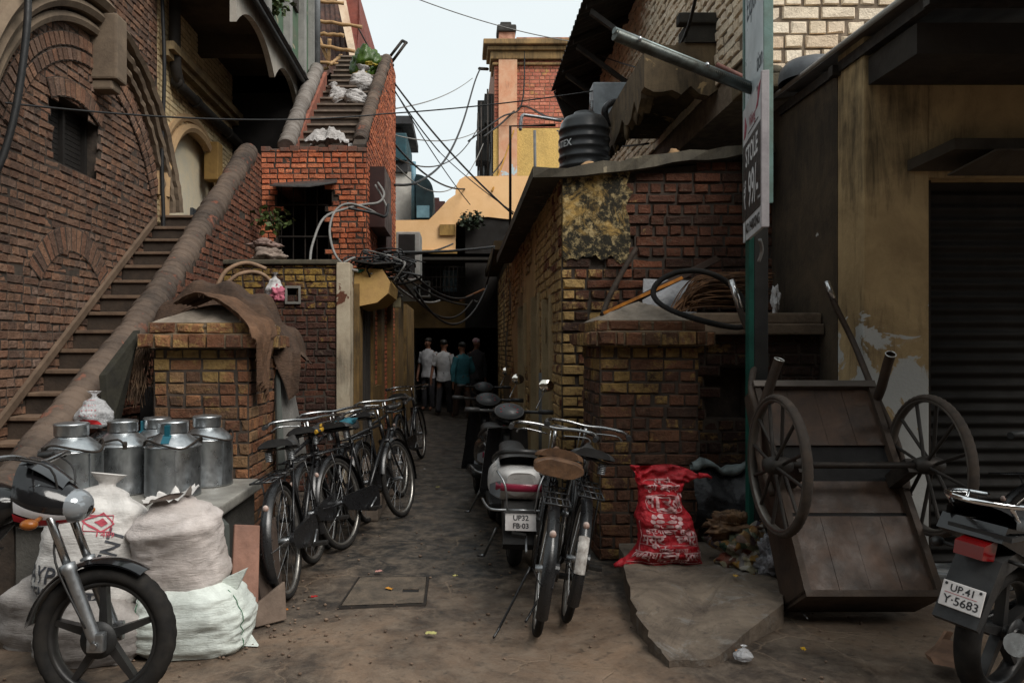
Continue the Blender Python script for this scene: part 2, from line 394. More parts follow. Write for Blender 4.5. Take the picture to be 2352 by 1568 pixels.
mb.box(XL - .5, XL - .22, 4.2, 8.43, 0, 6.7, 1); mb.box(XL - .22, XL - .001, 4.2, 6.22, 0, 6.7, 1); mb.box(XL - .22, XL - .001, 7.08, 8.43, 0, 6.7, 1)
mb.box(XL - .22, XL - .001, 6.22, 7.08, 0, 3.02, 1); mb.box(XL - .22, XL - .001, 6.22, 7.08, 3.64, 6.7, 1)
mb.build('wall', [m_redold, m_mortar], t1)
mb = MB()
for r0, r1, s_ in ((1.36, 1.47, 3), (1.48, 1.60, 4)): ring_bricks(mb, (XL + .012, AC_, AZ), (0, 1, 0), r0, r1, R(20), R(160), seed=s_, out=.016)
mb.build('brick_arch', [m_redold, m_mortar], t1); mb = MB()
ring_bricks(mb, (XL + .012, 6.65, 2.75), (0, 1, 0), .90, 1.06, R(62), R(118), seed=8, out=.014)
mb.build('brick_arch', [m_redold, m_mortar], t1); mb = MB()
ring_bricks(mb, (XL + .004, 6.6, 1.75), (0, 1, 0), .58, .80, R(30), R(150), seed=9, out=.011)
mb.build('brick_arch', [m_redold, m_mortar], t1)
mb = MB()
def arc_rib(mb, C, r, wdt, thk, a0, a1, n=40, jit=0, seed=0):
    rg = random.Random(seed)
    prev = None
    for k in range(n + 1):
        a = a0 + (a1 - a0) * k / n; j = rg.uniform(-jit, jit)
        q = lambda rr, d: mb.b.verts.new((C[0] + d, C[1] + rr * math.cos(a), C[2] + rr * math.sin(a)))
        cur = [q(r + j, 0), q(r + j, thk + j), q(r + wdt * .5, thk * 1.25 + j), q(r + wdt + j, thk + j), q(r + wdt, 0)]
        if prev:
            for i in range(4): mb.b.faces.new([prev[i], prev[i + 1], cur[i + 1], cur[i]])
        prev = cur
for r, wd, th in ((1.67, .08, .07), (1.78, .09, .11), (1.90, .10, .15)):
    arc_rib(mb, (XL, AC_, AZ), r, wd, th, R(88), R(172)); 
    arc_rib(mb, (XL, AC_, AZ), r, wd * .8, th * .75, R(12), R(86), n=34, jit=.007, seed=int(r * 50))
mb.build('arch_moulding', m_ribpl, t1, fix=True)
mb = MB(); mb.box(XL - .02, XL + .24, 6.92, 7.14, 3.95, 4.55, bev=.02); mb.box(XL - .02, XL + .19, 6.94, 7.12, 3.86, 3.95, bev=.02)
mb.build('keystone', m_ribpl, t1)
mb = MB()
for k in range(14): mb.box(XL - .17 - .006 * (k % 2), XL - .14, 6.2, 7.1, 3.0 + k * .045, 3.04 + k * .045)
mb.box(XL - .16, XL - .10, 6.24, 6.28, 3.0, 3.6); mb.box(XL - .16, XL - .10, 7.02, 7.06, 3.0, 3.6); mb.box(XL - .16, XL - .10, 6.63, 6.67, 3.0, 3.6)
mb.build('window', M('recess_dark_shutter', (.016, .013, .011, 1), None, 6, .85), t1)  # slats near-black, so the window reads as a shaded recess
mb = MB(); mb.tube(catmull([(XL + .06, 8.40, 5.6), (XL + .09, 8.41, 4.6), (XL + .06, 8.42, 3.6), (XL + .08, 8.41, 2.9), (XL + .06, 8.4, 2.4)]), .022, 8)
tag(mb.build('cable', m_black), 'thick black cable hanging down the corner where red brick meets cream wall', 'cable')
mb = MB(); mb.tube(catmull([P(64, -60, 5.5), P(62, 60, 5.45), P(40, 230, 5.4), P(10, 350, 5.35), P(-30, 440, 5.3)]), .026, 10)
tag(mb.build('hose', m_black), 'thick black hose hanging across the blind arch of the red brick building', 'hose')

# ------------------------------------------------------------------ left: long outdoor stair with its parapet
t2 = thing('staircase', 'long brown stone stair climbing along the red brick wall behind a sloping parapet', 'staircase', (-3.0, 4.4, 0))
mb = MB(); rg = random.Random(4)
for k in range(1, 19):
    y0 = 6.6 + (.166 * k - 1.66) / .166 * .24
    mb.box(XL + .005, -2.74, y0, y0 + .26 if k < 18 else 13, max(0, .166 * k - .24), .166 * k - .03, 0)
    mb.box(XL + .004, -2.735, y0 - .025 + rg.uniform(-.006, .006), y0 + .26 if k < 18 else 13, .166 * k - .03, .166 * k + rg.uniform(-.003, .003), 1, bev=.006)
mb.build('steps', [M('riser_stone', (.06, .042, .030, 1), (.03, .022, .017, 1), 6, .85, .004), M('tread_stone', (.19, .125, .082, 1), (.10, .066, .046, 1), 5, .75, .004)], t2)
mb = MB(); mb.prism([(XL + .014, 4.3, .10), (XL + .014, 8.3, 2.86), (XL + .014, 8.3, 2.93), (XL + .014, 4.3, .17)], (.035, 0, 0))
mb.build('string_board', M('stair_string', (.16, .11, .075, 1), (.09, .06, .04, 1), 6, .8, .002), t2, fix=True)
XP = -2.5
cop = catmull([(-2.62, 4.25, .58), (-2.62, 5.04, 1.05), (-2.62, 6.37, 1.80), (-2.62, 7.9, 2.87), (-2.62, 9.38, 3.92)], 16)
ctop = lambda y: next((a.z + (b.z - a.z) * (y - a.y) / (b.y - a.y) for a, b in zip(cop, cop[1:]) if a.y <= y <= b.y), 3.95 if y > 9 else .6)
m_par = brickmat('parapet_brick', [lin(128, 78, 58), lin(104, 66, 52), lin(140, 92, 70), lin(90, 64, 54)], soot=.35)
mb = MB(); bricks(mb, (XP, 4.3, 0), (0, 1, 0), 5.2, 4.0, lambda u, v: v > ctop(4.3 + u) - .03, seed=21, bh=.062, bl=.2)
mb.prism([(XP - .26, 4.3, 0), (XP - .26, 9.5, 0)] + [(XP - .26, p.y, p.z) for p in reversed(cop)], (.255, 0, 0), 1)
mb.build('parapet', [m_par, m_mortar], t2, fix=True)
t = NT('coping_brick_on_edge'); cc = t.mix(t.ramp(t.noise(t.obj, 2.5, 7, .7), [(.35, 0.0), (.65, 1.0)]), (.135, .098, .075, 1), (.042, .034, .029, 1))
cc = t.mix(t.ramp(t.noise(t.obj, 5, 6, .7), [(.6, 0.0), (.7, .7)]), cc, lin(150, 92, 72)); t.bump(t.noise(t.obj, 30, 6, .7), .006); m_coping = t.done(cc, .9, 0, .2)
def coping(mb, pts, r, seed, pitch=.075, smooth_to=None):
    rg = random.Random(seed); L = 0; out = []
    fine = []
    for a, b in zip(pts, pts[1:]):
        n = max(1, int((b - a).length / (pitch / 8)))
        for k in range(n): fine.append(a.lerp(b, k / n))
    fine.append(pts[-1]); rad = []; off = rg.uniform(-.008, .008); last = -1
    for i, p in enumerate(fine):
        L += (p - fine[i - 1]).length if i else 0
        k = int(L / pitch); ph = L / pitch - k
        if k != last: off = rg.uniform(-.010, .012); last = k
        groove = (.012 + .006 * math.sin(k * 2.3)) + .006 if ph < .13 else 0
        if smooth_to and p.y < smooth_to: groove *= .8; o = off * .6
        else: o = off
        rad.append(r + o * .8 - groove + .012 * fbm(p, 3.3) + .008 * fbm(p, 9))
    mb.tube(fine, rad, 14)
mb = MB(); coping(mb, cop, .122, 5, smooth_to=6.2); mb.build('coping', m_coping, t2)

# ------------------------------------------------------------------ left: cream house with niche, balcony, scalloped fascia, green upper wall
t3 = thing('plastered_house', 'cream painted house with arched niche, scalloped balcony underside and green upper storey', 'building', (XL, 10, 0))
crm = [(.74, .58, .34, 1), (.68, .52, .29, 1), (.78, .63, .39, 1), (.60, .46, .27, 1)]
m_crb = brickmat('cream_painted_brick', crm, paint=lin(120, 84, 60), pamt=.10, pk=.5, soot=.08, sootc=(.10, .07, .045, 1), grime=.08, smear=(.6, .46, .28, 1), bmp=.004)
NC, NZ, NR = 9.59, 3.2, 1.0
inn = lambda y, z: abs(y - NC) < NR and z < NZ + math.sqrt(max(0, NR ** 2 - (y - NC) ** 2))
mb = MB(); bricks(mb, (XL, 8.44, 2.9), (0, 1, 0), 4.6, 2.75, lambda u, v: inn(8.44 + u, 2.9 + v), seed=31, bl=.19, bh=.058, out=.005, jit=.002, mt=.006)
mb.box(XL - .5, XL - .13, 8.44, 13.2, 0, 5.7, 1); mb.box(XL - .13, XL - .002, 10.6, 13.2, 2.9, 5.7, 1); mb.box(XL - .13, XL - .002, 8.44, 13.2, 4.21, 5.7, 1)
mb.build('wall', [m_crb, M('cream_mortar', (.46, .35, .2, 1), (.28, .2, .12, 1), 12, .95, .003)], t3)
m_nic = plaster('niche_plaster', (.76, .64, .44, 1), (.58, .54, .44, 1), samt=.1, peel=(.24, .13, .07, 1), pth=.66)
mb = MB(); mb.box(XL - .128, XL - .105, 8.5, 10.7, 3.0, 4.3); mb.build('niche', m_nic, t3)
mb = MB(); arc_rib(mb, (XL - .02, NC, NZ), NR - .02, .10, .09, 0, PI); arc_rib(mb, (XL - .02, NC, NZ), NR + .11, .09, .05, 0, PI); mb.box(XL - .02, XL + .07, NC - NR - .08, NC - NR + .02, 2.95, NZ)
mb.build('arch_moulding', plaster('niche_rib', (.42, .28, .15, 1), (.25, .16, .09, 1), samt=.2), t3, fix=True)
mb = MB(); mb.box(XL - .02, XL + .17, 10.02, 10.22, 3.72, 4.22, bev=.015); mb.build('keystone', m_yellow_old, t3)
mb = MB(); mb.box(XL - .104, XL - .07, 9.75, 10.05, 3.0, 3.3); mb.build('vent', M('slate_vent', (.07, .08, .09, 1), None, 5, .7), t3)
mb = MB(); mb.tube(catmull([(XL + .09, 8.72, 6.5), (XL + .09, 8.72, 5.0)], 2) + catmull([(XL + .09, 8.74, 4.72), (XL + .09, 8.85, 4.58), (XL + .09, 9.1, 4.55), (XL + .09, 12.6, 4.5)], 4), .065, 12)
for y in (9.4, 10.7, 12.0): mb.tube([(XL + .09, y - .03, 4.545 - (y - 9.1) * .014), (XL + .09, y + .03, 4.545 - (y - 9.1) * .014)], .078, 12)
mb.build('drain_pipe', M('tarry_pipe', (.02, .018, .016, 1), (.045, .038, .032, 1), 6, .75, .003), t3)
mb = MB(); mb.box(XL, XL + .16, 8.5, 13, 4.84, 4.93); mb.box(XL, XL + .10, 8.5, 13, 4.77, 4.84); mb.build('cornice', plaster('dark_cornice', (.34, .25, .13, 1), (.15, .11, .07, 1), samt=.4), t3)
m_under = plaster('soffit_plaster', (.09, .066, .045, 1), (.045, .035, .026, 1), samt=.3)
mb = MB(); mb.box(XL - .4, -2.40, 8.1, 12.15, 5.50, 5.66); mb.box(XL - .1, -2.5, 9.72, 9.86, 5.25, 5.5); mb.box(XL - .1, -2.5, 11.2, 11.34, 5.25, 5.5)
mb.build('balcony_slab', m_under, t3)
mb = MB(); pts = []; bays = [(8.12, 9.79), (9.79, 11.3), (11.3, 12.15)]
low = []
for a, b in bays:
    n = 14
    for k in range(n + 1):
        f = k / n; low.append((-2.47, a + (b - a) * f, 4.98 + .32 * (1 - abs(2 * f - 1) ** 2.4)))
for q0, q1 in zip(low, low[1:]):
    if q1[1] - q0[1] < 1e-6: continue
    mb.prism([q0, q1, (-2.47, q1[1], 5.6), (-2.47, q0[1], 5.6)], (.07, 0, 0))
mb.build('scalloped_fascia', plaster('fascia_grey', (.42, .39, .34, 1), (.26, .23, .20, 1), samt=.35), t3, fix=True)
mb = MB(); mb.prism([(-2.40, 8.0, 5.62), (-2.28, 8.0, 5.42), (-2.24, 8.0, 5.44), (-2.36, 8.0, 5.66)], (0, 4.1, 0)); mb.tube([(-2.31, 8.0, 5.39), (-2.31, 12.1, 5.39)], .035, 8)
mb.build('eave_board', M('blackened_eave', (.025, .025, .026, 1), (.05, .05, .05, 1), 5, .7, .002), t3, fix=True)
m_green = plaster('green_plaster', lin(72, 104, 82), lin(96, 98, 84), streak=(.06, .06, .055, 1), samt=.45, peel=lin(150, 140, 120), pth=.62)
mb = MB(); mb.box(-2.9, -2.42, 8.4, 12.12, 5.6, 9.5); mb.build('upper_wall', m_green, t3)
mb = MB()
for y in (9.2, 10.35, 11.3, 12.02): mb.box(-2.43, -2.33, y, y + .16, 5.62, 9.5)
mb.build('pilaster', plaster('grey_pilaster', (.30, .29, .27, 1), (.16, .16, .15, 1), samt=.35), t3)
mb = MB(); mb.box(-2.44, -2.38, 9.5, 10.2, 6.4, 8.0); mb.box(-2.44, -2.38, 10.62, 11.15, 6.4, 8.0); mb.build('shutter', m_brown, t3)
mb = MB(); mb.box(XL - .1, -2.44, 11.2, 11.3, 3.0, 5.5); mb.build('recess_wall', DK, t3)
mb = MB(); mb.tube([(-2.3, 12.14, 5.8), (-2.3, 12.14, 9.4)], .05, 8); mb.build('corner_pipe', M('grey_pipe', (.25, .26, .27, 1), None, 6, .6), t3)

# ------------------------------------------------------------------ left: orange brick house with the second stair flight
orb = [lin(206, 116, 78), lin(180, 98, 68), lin(214, 130, 92), lin(156, 88, 64), lin(196, 116, 84)]
m_orb = brickmat('orange_brick', orb, soot=.22, paint=lin(178, 140, 118), pamt=.06, pk=.3)
m_orb2 = brickmat('weathered_orange_brick', grime=.35, cols=[lin(204, 116, 88), lin(184, 102, 78), lin(212, 130, 104), lin(168, 96, 74)], soot=.08, paint=lin(196, 150, 132), pamt=.2, pk=.3)
t4 = thing('brick_house', 'narrow orange brick house with a dark window and a steep second stair flight on top', 'house', (-1.9, 9.6, 0))
hole = lambda u, v: -2.30 < -2.5 + u < -1.62 and 2.0 + v < 3.54
mb = MB(); bricks(mb, (-2.5, 9.5, 2.0), (1, 0, 0), 1.32, 1.98, hole, seed=41, bh=.058, bl=.19, out=.012)
stop = lambda y: 4.15 + (y - 9.6) * .685
bricks(mb, (-1.18, 9.5, 0.0), (0, 1, 0), 4.1, 6.6, lambda u, v: v > min(stop(9.5 + u) - .05, 6.35), seed=42, bh=.058, bl=.19, out=.008)
mb.box(-2.49, -2.31, 9.515, 9.7, 1.5, 3.95, 1); mb.box(-1.62, -1.2, 9.515, 9.7, 1.5, 3.95, 1); mb.box(-2.31, -1.62, 9.515, 9.7, 3.56, 3.95, 1)
mb.prism([(-1.20, 9.52, 0), (-1.20, 13.58, 0), (-1.20, 13.58, 6.36), (-1.20, 12.7, 6.3), (-1.20, 9.52, 4.05)], (-.16, 0, 0), 1)
mb.build('wall', [m_orb, m_mortar], t4)
mb = MB(); mb.box(-2.5, -1.4, 10.4, 10.5, 1.5, 3.9); mb.box(-2.5, -1.4, 9.72, 10.4, 3.7, 3.9); mb.box(-2.48, -2.44, 9.7, 10.4, 1.5, 3.8); mb.build('window_recess', DK, t4)
mb = MB(); rg = random.Random(2)
for k in range(5): mb.box(-2.28 + k * .15, -2.268 + k * .15, 9.62, 9.64, 2.1, 3.56)
for z in (2.5, 2.9, 3.3): mb.box(-2.31, -1.61, 9.60, 9.62, z, z + .02)
mb.build('window_grille', m_iron, t4)
mb = MB(); q0, q1 = P(632, 432, 9.42), P(788, 418, 9.3)
mb.prism([(-2.33, 9.5, 3.55), (-1.55, 9.5, 3.60), (-1.50, 9.2, 3.50), (-1.85, 9.18, 3.44), (-2.32, 9.22, 3.46)], (0, 0, .012)); mb.build('rain_hood', M('bent_tin', (.06, .06, .06, 1), (.10, .09, .085, 1), 6, .5, .002, .5), t4, fix=True)
mb = MB(); rg = random.Random(12)
for i in range(11): x = -2.5 + i * .12; mb.box(x, x + .115, 9.49 + rg.uniform(-.01, .01), 9.66, 3.95, 4.0 + rg.uniform(-.02, .035), bev=.008)
mb.build('wall_top', M('crumbled_brick_top', lin(96, 82, 74), lin(120, 74, 58), 9, .9, .006), t4)
mb = MB()
for k in range(16): mb.box(-2.12, -1.34, 9.75 + k * .24, 14, 3.9 + k * .17, 4.045 + k * .17); mb.box(-2.12, -1.34, 9.72 + k * .24, 14, 4.045 + k * .17, 4.07 + k * .17, 1)
mb.build('steps', [M('upper_stair_stone', (.115, .085, .065, 1), (.06, .046, .037, 1), 5, .85, .003), M('stair_nosing', (.24, .185, .145, 1), (.12, .09, .07, 1), 7, .85, .003)], t4)
lp = [Vector((-2.22, 9.66, 4.06)), Vector((-2.24, 10.6, 4.85)), Vector((-2.26, 11.9, 5.85))]
mb = MB(); mb.prism([(-2.32, 9.62, 3.5), (-2.32, 12.0, 3.5), (-2.32, 12.0, 5.85), (-2.32, 9.62, 3.98)], (.2, 0, 0)); mb.prism([(-1.36, 9.7, 3.8), (-1.36, 13.5, 3.8), (-1.36, 13.5, 6.4), (-1.36, 9.7, 4.1)], (.15, 0, 0))
mb.build('stair_parapet', m_orb2 if False else M('rubbed_orange_brick', lin(150, 92, 74), lin(112, 72, 60), 8, .9, .006), t4, fix=True)
mb = MB(); coping(mb, lp, .11, 8); mb.build('coping', M('pale_coping', (.24, .215, .195, 1), (.13, .11, .095, 1), 6, .9, .006), t4)
mb = MB(); coping(mb, [Vector((-1.29, 9.68, 4.13)), Vector((-1.285, 11.4, 5.33)), Vector((-1.28, 13.0, 6.42))], .10, 9, pitch=.06); mb.build('coping', m_coping, t4)
mb = MB(); mb.box(-1.18, -.98, 9.72, 10.6, 3.05, 3.82); mb.box(-1.18, -1.05, 10.65, 11.5, 2.9, 3.5); mb.build('meter_box', M('maroon_box', lin(66, 40, 36), lin(48, 30, 28), 4, .6, .001), t4)

# ------------------------------------------------------------------ left: low stained outbuilding, alley wall and doors
m_stain = brickmat('yellow_stained_brick', [lin(84, 50, 38), lin(70, 42, 34), lin(98, 60, 44), lin(60, 40, 34)], paint=(.42, .26, .06, 1), pamt=.16, pk=.2, soot=.55, zfade=(.9, 2.3, -.35, .35))
t5 = thing('outbuilding', 'low soot-black and yellow stained outbuilding with pale corner post and tiny square vent', 'outbuilding', (-1.8, 8.2, 0))
mb = MB(); niche = lambda u, v: -1.83 < -2.5 + u < -1.70 and 1.98 < v < 2.14
bricks(mb, (-2.5, 8, 0), (1, 0, 0), 1.19, 2.38, niche, seed=51, bl=.21, bh=.062, out=.012)
mb.box(-2.5, -1.31, 8.08, 9.45, 0, 2.36, 1); mb.box(-2.5, -1.84, 8.01, 8.08, 0, 2.37, 1); mb.box(-1.69, -1.31, 8.01, 8.08, 0, 2.37, 1)
mb.box(-1.84, -1.69, 8.01, 8.08, 0, 1.97, 1); mb.box(-1.84, -1.69, 8.01, 8.08, 2.15, 2.37, 1); mb.build('wall', [m_stain, m_mortar], t5)
mb = MB(); mb.box(-2.53, -1.3, 7.96, 9.45, 2.38, 2.43, bev=.012); mb.build('roof_slab', plaster('mossy_slab', (.12, .10, .07, 1), (.05, .045, .035, 1), samt=.5), t5)
mb = MB(); mb.box(-1.845, -1.685, 7.965, 7.995, 1.965, 1.99); mb.box(-1.845, -1.685, 7.965, 7.995, 2.13, 2.155); mb.box(-1.845, -1.825, 7.965, 7.995, 1.99, 2.13); mb.box(-1.705, -1.685, 7.965, 7.995, 1.99, 2.13)
mb.build('vent_frame', m_conc, t5)
mb = MB(); mb.box(-1.31, -1.17, 7.97, 8.25, 0, 2.40, bev=.01); mb.build('corner_post', plaster('peeling_post', (.46, .40, .30, 1), (.30, .24, .17, 1), samt=.35, peel=lin(92, 58, 44), pth=.60), t5)
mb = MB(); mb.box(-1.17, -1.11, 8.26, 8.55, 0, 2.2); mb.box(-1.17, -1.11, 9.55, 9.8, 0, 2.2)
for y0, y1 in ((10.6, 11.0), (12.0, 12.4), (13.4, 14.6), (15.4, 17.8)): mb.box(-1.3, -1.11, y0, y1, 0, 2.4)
mb.box(-1.3, -1.13, 9.8, 10.6, 0, 1.0); mb.build('plaster_jamb', plaster('alley_jamb', (.22, .135, .05, 1), (.10, .065, .03, 1), samt=.5), t5)  # darker copy of the old ochre, with the alley's shade in its colour
mb = MB()
for i in range(9): mb.box(-1.22 - .008 * (i % 2), -1.14 - .008 * (i % 2), 8.56 + i * .11, 8.56 + i * .11 + .107, 0, 2.08)
m_gdoor = M('grey_brown_door', (.075, .066, .058, 1), (.04, .035, .031, 1), 4, .8, .003, sc=(1, 1, .15)); mb.build('door', m_gdoor, t5)
for y0, y1 in ((11.0, 12.0), (12.4, 13.4), (14.6, 15.4), (9.8, 10.6)): mb = MB(); mb.box(-1.24, -1.2, y0, y1, 0, 2.2); mb.build('door', m_gdoor, t5)
mb = MB(); prof = [(8.28, 2.02)] + [(8.28 + .02, 2.0)]
crv = [(-1.17, 2.38), (-.86, 2.36), (-.78, 2.22), (-.80, 2.1), (-.92, 2.0), (-1.17, 1.95)]
mb.prism([(x, 8.3, z) for x, z in crv], (0, 1.1, 0)); mb.build('door_canopy', plaster('canopy_plaster', (.56, .36, .13, 1), (.36, .22, .09, 1), samt=.12), t5, fix=True)
mb = MB(); mb.prism([(-1.17, 8.2, 2.44), (-.95, 8.15, 2.40), (-.72, 8.3, 2.43), (-.66, 9.6, 2.46), (-1.17, 9.6, 2.5)], (0, 0, .02)); mb.prism([(-1.3, 9.7, 2.5), (-.85, 9.75, 2.38), (-.8, 12.5, 2.42), (-1.3, 12.5, 2.6)], (0, 0, .025)); mb.build('tin_roof', M('black_tin', (.03, .03, .031, 1), (.06, .058, .055, 1), 5, .5, .003, .4), t5, fix=True)
mb = MB(); mb.box(-1.11, -.72, 6.6, 7.7, 0, .2, bev=.02); mb.box(-1.11, -.62, 7.75, 9.0, 0, .26, bev=.02); mb.build('doorstep', m_stone, t5)

# ------------------------------------------------------------------ gate pillars (real bricks), walls beside them
pil = [lin(126, 84, 60), lin(104, 70, 52), lin(146, 102, 70), lin(88, 62, 48), lin(136, 106, 76)]
m_pilL = brickmat('pillar_brick_left', pil, paint=(.34, .22, .08, 1), pamt=.25, pk=.45, soot=.25, zfade=(.6, 1.5, -.25, .2))
m_pilR = brickmat('pillar_brick_right', [lin(106, 72, 55), lin(86, 60, 48), lin(124, 84, 62), lin(72, 54, 45)], paint=(.36, .225, .075, 1), pamt=.30, pk=.5, soot=.35, zfade=(.3, 1.6, -.1, .15))
m_capst = plaster('cap_plaster', (.33, .225, .10, 1), (.15, .10, .06, 1), streak=(.045, .036, .028, 1), samt=.5, peel=(.12, .075, .05, 1), pth=.53, bump=.012)
capm = brickmat('cap_brick', pil, paint=(.42, .27, .10, 1), pamt=.42, pk=.25, soot=.3)
def pillar(x0, x1, y0, y1, h, mat, label, seed, side):
    t = thing('gate_pillar', label, 'pillar', ((x0 + x1) / 2, (y0 + y1) / 2, 0))
    mb = MB(); mb.box(x0 + .01, x1 - .01, y0 + .01, y1, 0, h, 1)
    bricks(mb, (x0, y0, 0), (1, 0, 0), x1 - x0, h, seed=seed, bl=.225, bh=.074, mt=.010, out=.012, jit=.006)
    if side > 0: bricks(mb, (x1, y0, 0), (0, 1, 0), y1 - y0, h, seed=seed + 1, bl=.225, bh=.074, mt=.010, out=.012, jit=.006)
    else: bricks(mb, (x0, y1, 0), (0, -1, 0), y1 - y0, h, seed=seed + 1, bl=.225, bh=.074, mt=.010, out=.012, jit=.006)
    mb.build('shaft', [mat, m_mortar], t)
    def slab(e, z0, z1, s):
        mb = MB(); n = 12
        def fn(u, v):
            return None
        rg = random.Random(s); a, b, c, d = x0 - e, x1 + e, y0 - e, y1 + e
        loop = [(a + (b - a) * i / 7, c) for i in range(7)] + [(b, c + (d - c) * i / 7) for i in range(7)] + [(b - (b - a) * i / 7, d) for i in range(7)] + [(a, d - (d - c) * i / 7) for i in range(7)]
        rows = []
        for z, k in ((z0, -.02), (z0 + .015, 0), (z1 - .02, .004), (z1, -.022)):
            rows.append([mb.b.verts.new((x + (x - (a + b) / 2) / (b - a) * 2 * k + rg.uniform(-.008, .008), y + (y - (c + d) / 2) / (d - c) * 2 * k + rg.uniform(-.008, .008), z + rg.uniform(-.006, .006))) for x, y in loop])
        N = len(loop)
        for A, B in zip(rows, rows[1:]):
            for i in range(N): mb.b.faces.new([A[i], A[(i + 1) % N], B[(i + 1) % N], B[i]])
        mb.b.faces.new(rows[-1]); mb.b.faces.new(list(reversed(rows[0]))); return mb
    for nm, e, z0, hh, bl_, o_ in (('cap', .085, h, .10, .118, .022), ('cap_tier', .03, h + .10, .08, .2, .014)):
        mb = slab(e - .012, z0, z0 + hh, seed); 
        for f_ in mb.b.faces: f_.material_index = 1
        bricks(mb, (x0 - e, y0 - e + .01, z0), (1, 0, 0), x1 - x0 + 2 * e, hh, seed=seed + 7, bl=bl_, bh=hh - .006, mt=.007, out=o_, jit=.006, bond=False)
        if side > 0: bricks(mb, (x1 + e - .01, y0 - e, z0), (0, 1, 0), y1 - y0 + 2 * e, hh, seed=seed + 8, bl=bl_, bh=hh - .006, mt=.007, out=o_, jit=.006, bond=False)
        else: bricks(mb, (x0 - e + .01, y1 + e, z0), (0, -1, 0), y1 - y0 + 2 * e, hh, seed=seed + 8, bl=bl_, bh=hh - .006, mt=.007, out=o_, jit=.006, bond=False)
        mb.build(nm, [capm, M('cap_mortar', (.22, .16, .10, 1), (.09, .07, .05, 1), 9, .95, .006)], t)
    mb = MB(); cx_, cy_ = (x0 + x1) / 2, (y0 + y1) / 2
    def fn(u, v):
        x = x0 - .02 + (x1 - x0 + .04) * u; y = y0 - .02 + (y1 - y0 + .04) * v
        k = max(abs(x - cx_) / (x1 - x0 + .04), abs(y - cy_) / (y1 - y0 + .04)) * 2
        return Vector((x, y, h + .175 + .16 * max(0, 1 - k) ** .85 + .012 * fbm((x, y, 1), 9) * (1 if k < .98 else 0)))
    mb.surf(fn, 18, 18, smooth=False); mb.build('cap_top', M('weathered_cap', (.30, .25, .20, 1), (.15, .125, .10, 1), 7, .9, .006), t)
    return t
pillar(-2.14, -1.48, 5.3, 6.05, 1.50, m_pilL, 'brick gate pillar with worn yellow cap under a draped brown cloth behind the milk cans', 61, 1)
pillar(.98, 1.69, 5.4, 6.1, 1.52, m_pilR, 'brick gate pillar with bare stone cap and a bicycle tyre, above the red sack', 71, -1)
# ------------------------------------------------------------------ right: yellow brick shed
m_shed = brickmat('shed_brick', [lin(104, 64, 47), lin(84, 54, 41), lin(122, 74, 52), lin(68, 48, 39)], paint=(.60, .39, .15, 1), pamt=.36, pk=.35, soot=.45, ps=1.3, xfade=(.85, 1.75, .22, -.35))
m_shed_side = brickmat('shed_side_brick', grime=.4, cols=[lin(110, 66, 48), lin(92, 54, 42), lin(128, 80, 56)], paint=(.58, .39, .17, 1), pamt=.72, pk=.5, soot=.2)
t6 = thing('brick_shed', 'low brick shed with flaking yellow paint, mouldy plaster panel and jutting eave', 'shed', (1.8, 7, 0))
SX, SY = .854, 6.5
rt = lambda x: 2.96 + (x - SX) * .125
mb = MB(); bricks(mb, (SX, SY, 0), (1, 0, 0), 1.9, 3.3, lambda u, v: v > rt(SX + u) - .05 or (SX + u < 1.38 and v > 2.28 + .12 * fbm((u, v, 2), 3)), seed=81, bl=.235, bh=.076, mt=.015, out=.018, jit=.007)
mb.prism([(SX + .01, SY + .02, 0), (2.8, SY + .02, 0), (2.8, SY + .02, 3.15), (SX + .01, SY + .02, 2.95)], (0, .2, 0), 1)
mb.build('front_wall', [m_shed, m_mortar], t6, fix=False)
mb = MB()
dr = ((.62, 1.28, 2.0), (1.75, 2.5, 2.1), (3.6, 4.6, 2.1))
sk = lambda u, v: any(a < 11 - u < b and v < c for a, b, c in dr) or (11 - u > 1.0 and v > .0 + 0 and 11 - u < 9 and fbm((u * .8, v * .8, 4), 1) > .05) or v < .55 + .3 * fbm((u, v, 7), 1.3)
bricks(mb, (SX, SY + 11, 0), (0, -1, 0), 11, 3.02, sk, seed=83, bl=.235, bh=.076, mt=.015, out=.014)
for a, b in ((.02, .62), (1.28, 1.75), (2.5, 3.6), (4.6, 11)): mb.box(SX + .005, SX + .2, SY + a, SY + b, 0, 3.0, 2)
for a, b, c in dr: mb.box(SX + .005, SX + .2, SY + a, SY + b, c, 3.0, 2)
mb.build('alley_wall', [m_shed_side, m_mortar_l, plaster('alley_plaster', (.46, .32, .145, 1), (.30, .20, .10, 1), samt=.4)], t6)
m_jamb = plaster('jamb_plaster', (.46, .35, .20, 1), (.28, .21, .12, 1), samt=.25)
mb = MB()
for a, b, c in dr:
    for y in (a - .03, b - .04): mb.box(SX - .035, SX + .1, SY + y, SY + y + .09, 0, c)
mb.build('door_frame', m_jamb, t6)
m_doorR = M('brown_plank_door', (.10, .064, .042, 1), (.05, .034, .025, 1), 4, .75, .003, sc=(1, 6, .3))
for a, b, c in dr:
    mb = MB()
    for i in range(5): mb.box(SX + .06 + .008 * (i % 2), SX + .1, SY + a + .06 + (b - a - .1) * i / 5, SY + a + .06 + (b - a - .1) * (i + 1) / 5 - .006, 0, c - .02)
    mb.box(SX + .04, SX + .06, SY + a + .07, SY + b - .05, .5, .58); mb.box(SX + .04, SX + .06, SY + a + .07, SY + b - .05, 1.5, 1.58); d_ = mb.build('door', m_doorR, t6)
mb = MB(); mb.tube([(SX - .03, SY + 1.30, .02), (SX - .03, SY + 1.30, 1.25)], .035, 8); mb.build('rain_pipe', M('old_grey_pipe', (.16, .16, .155, 1), None, 6, .7), t6)
mb = MB()        # mouldy plaster skin left on the upper part of the front
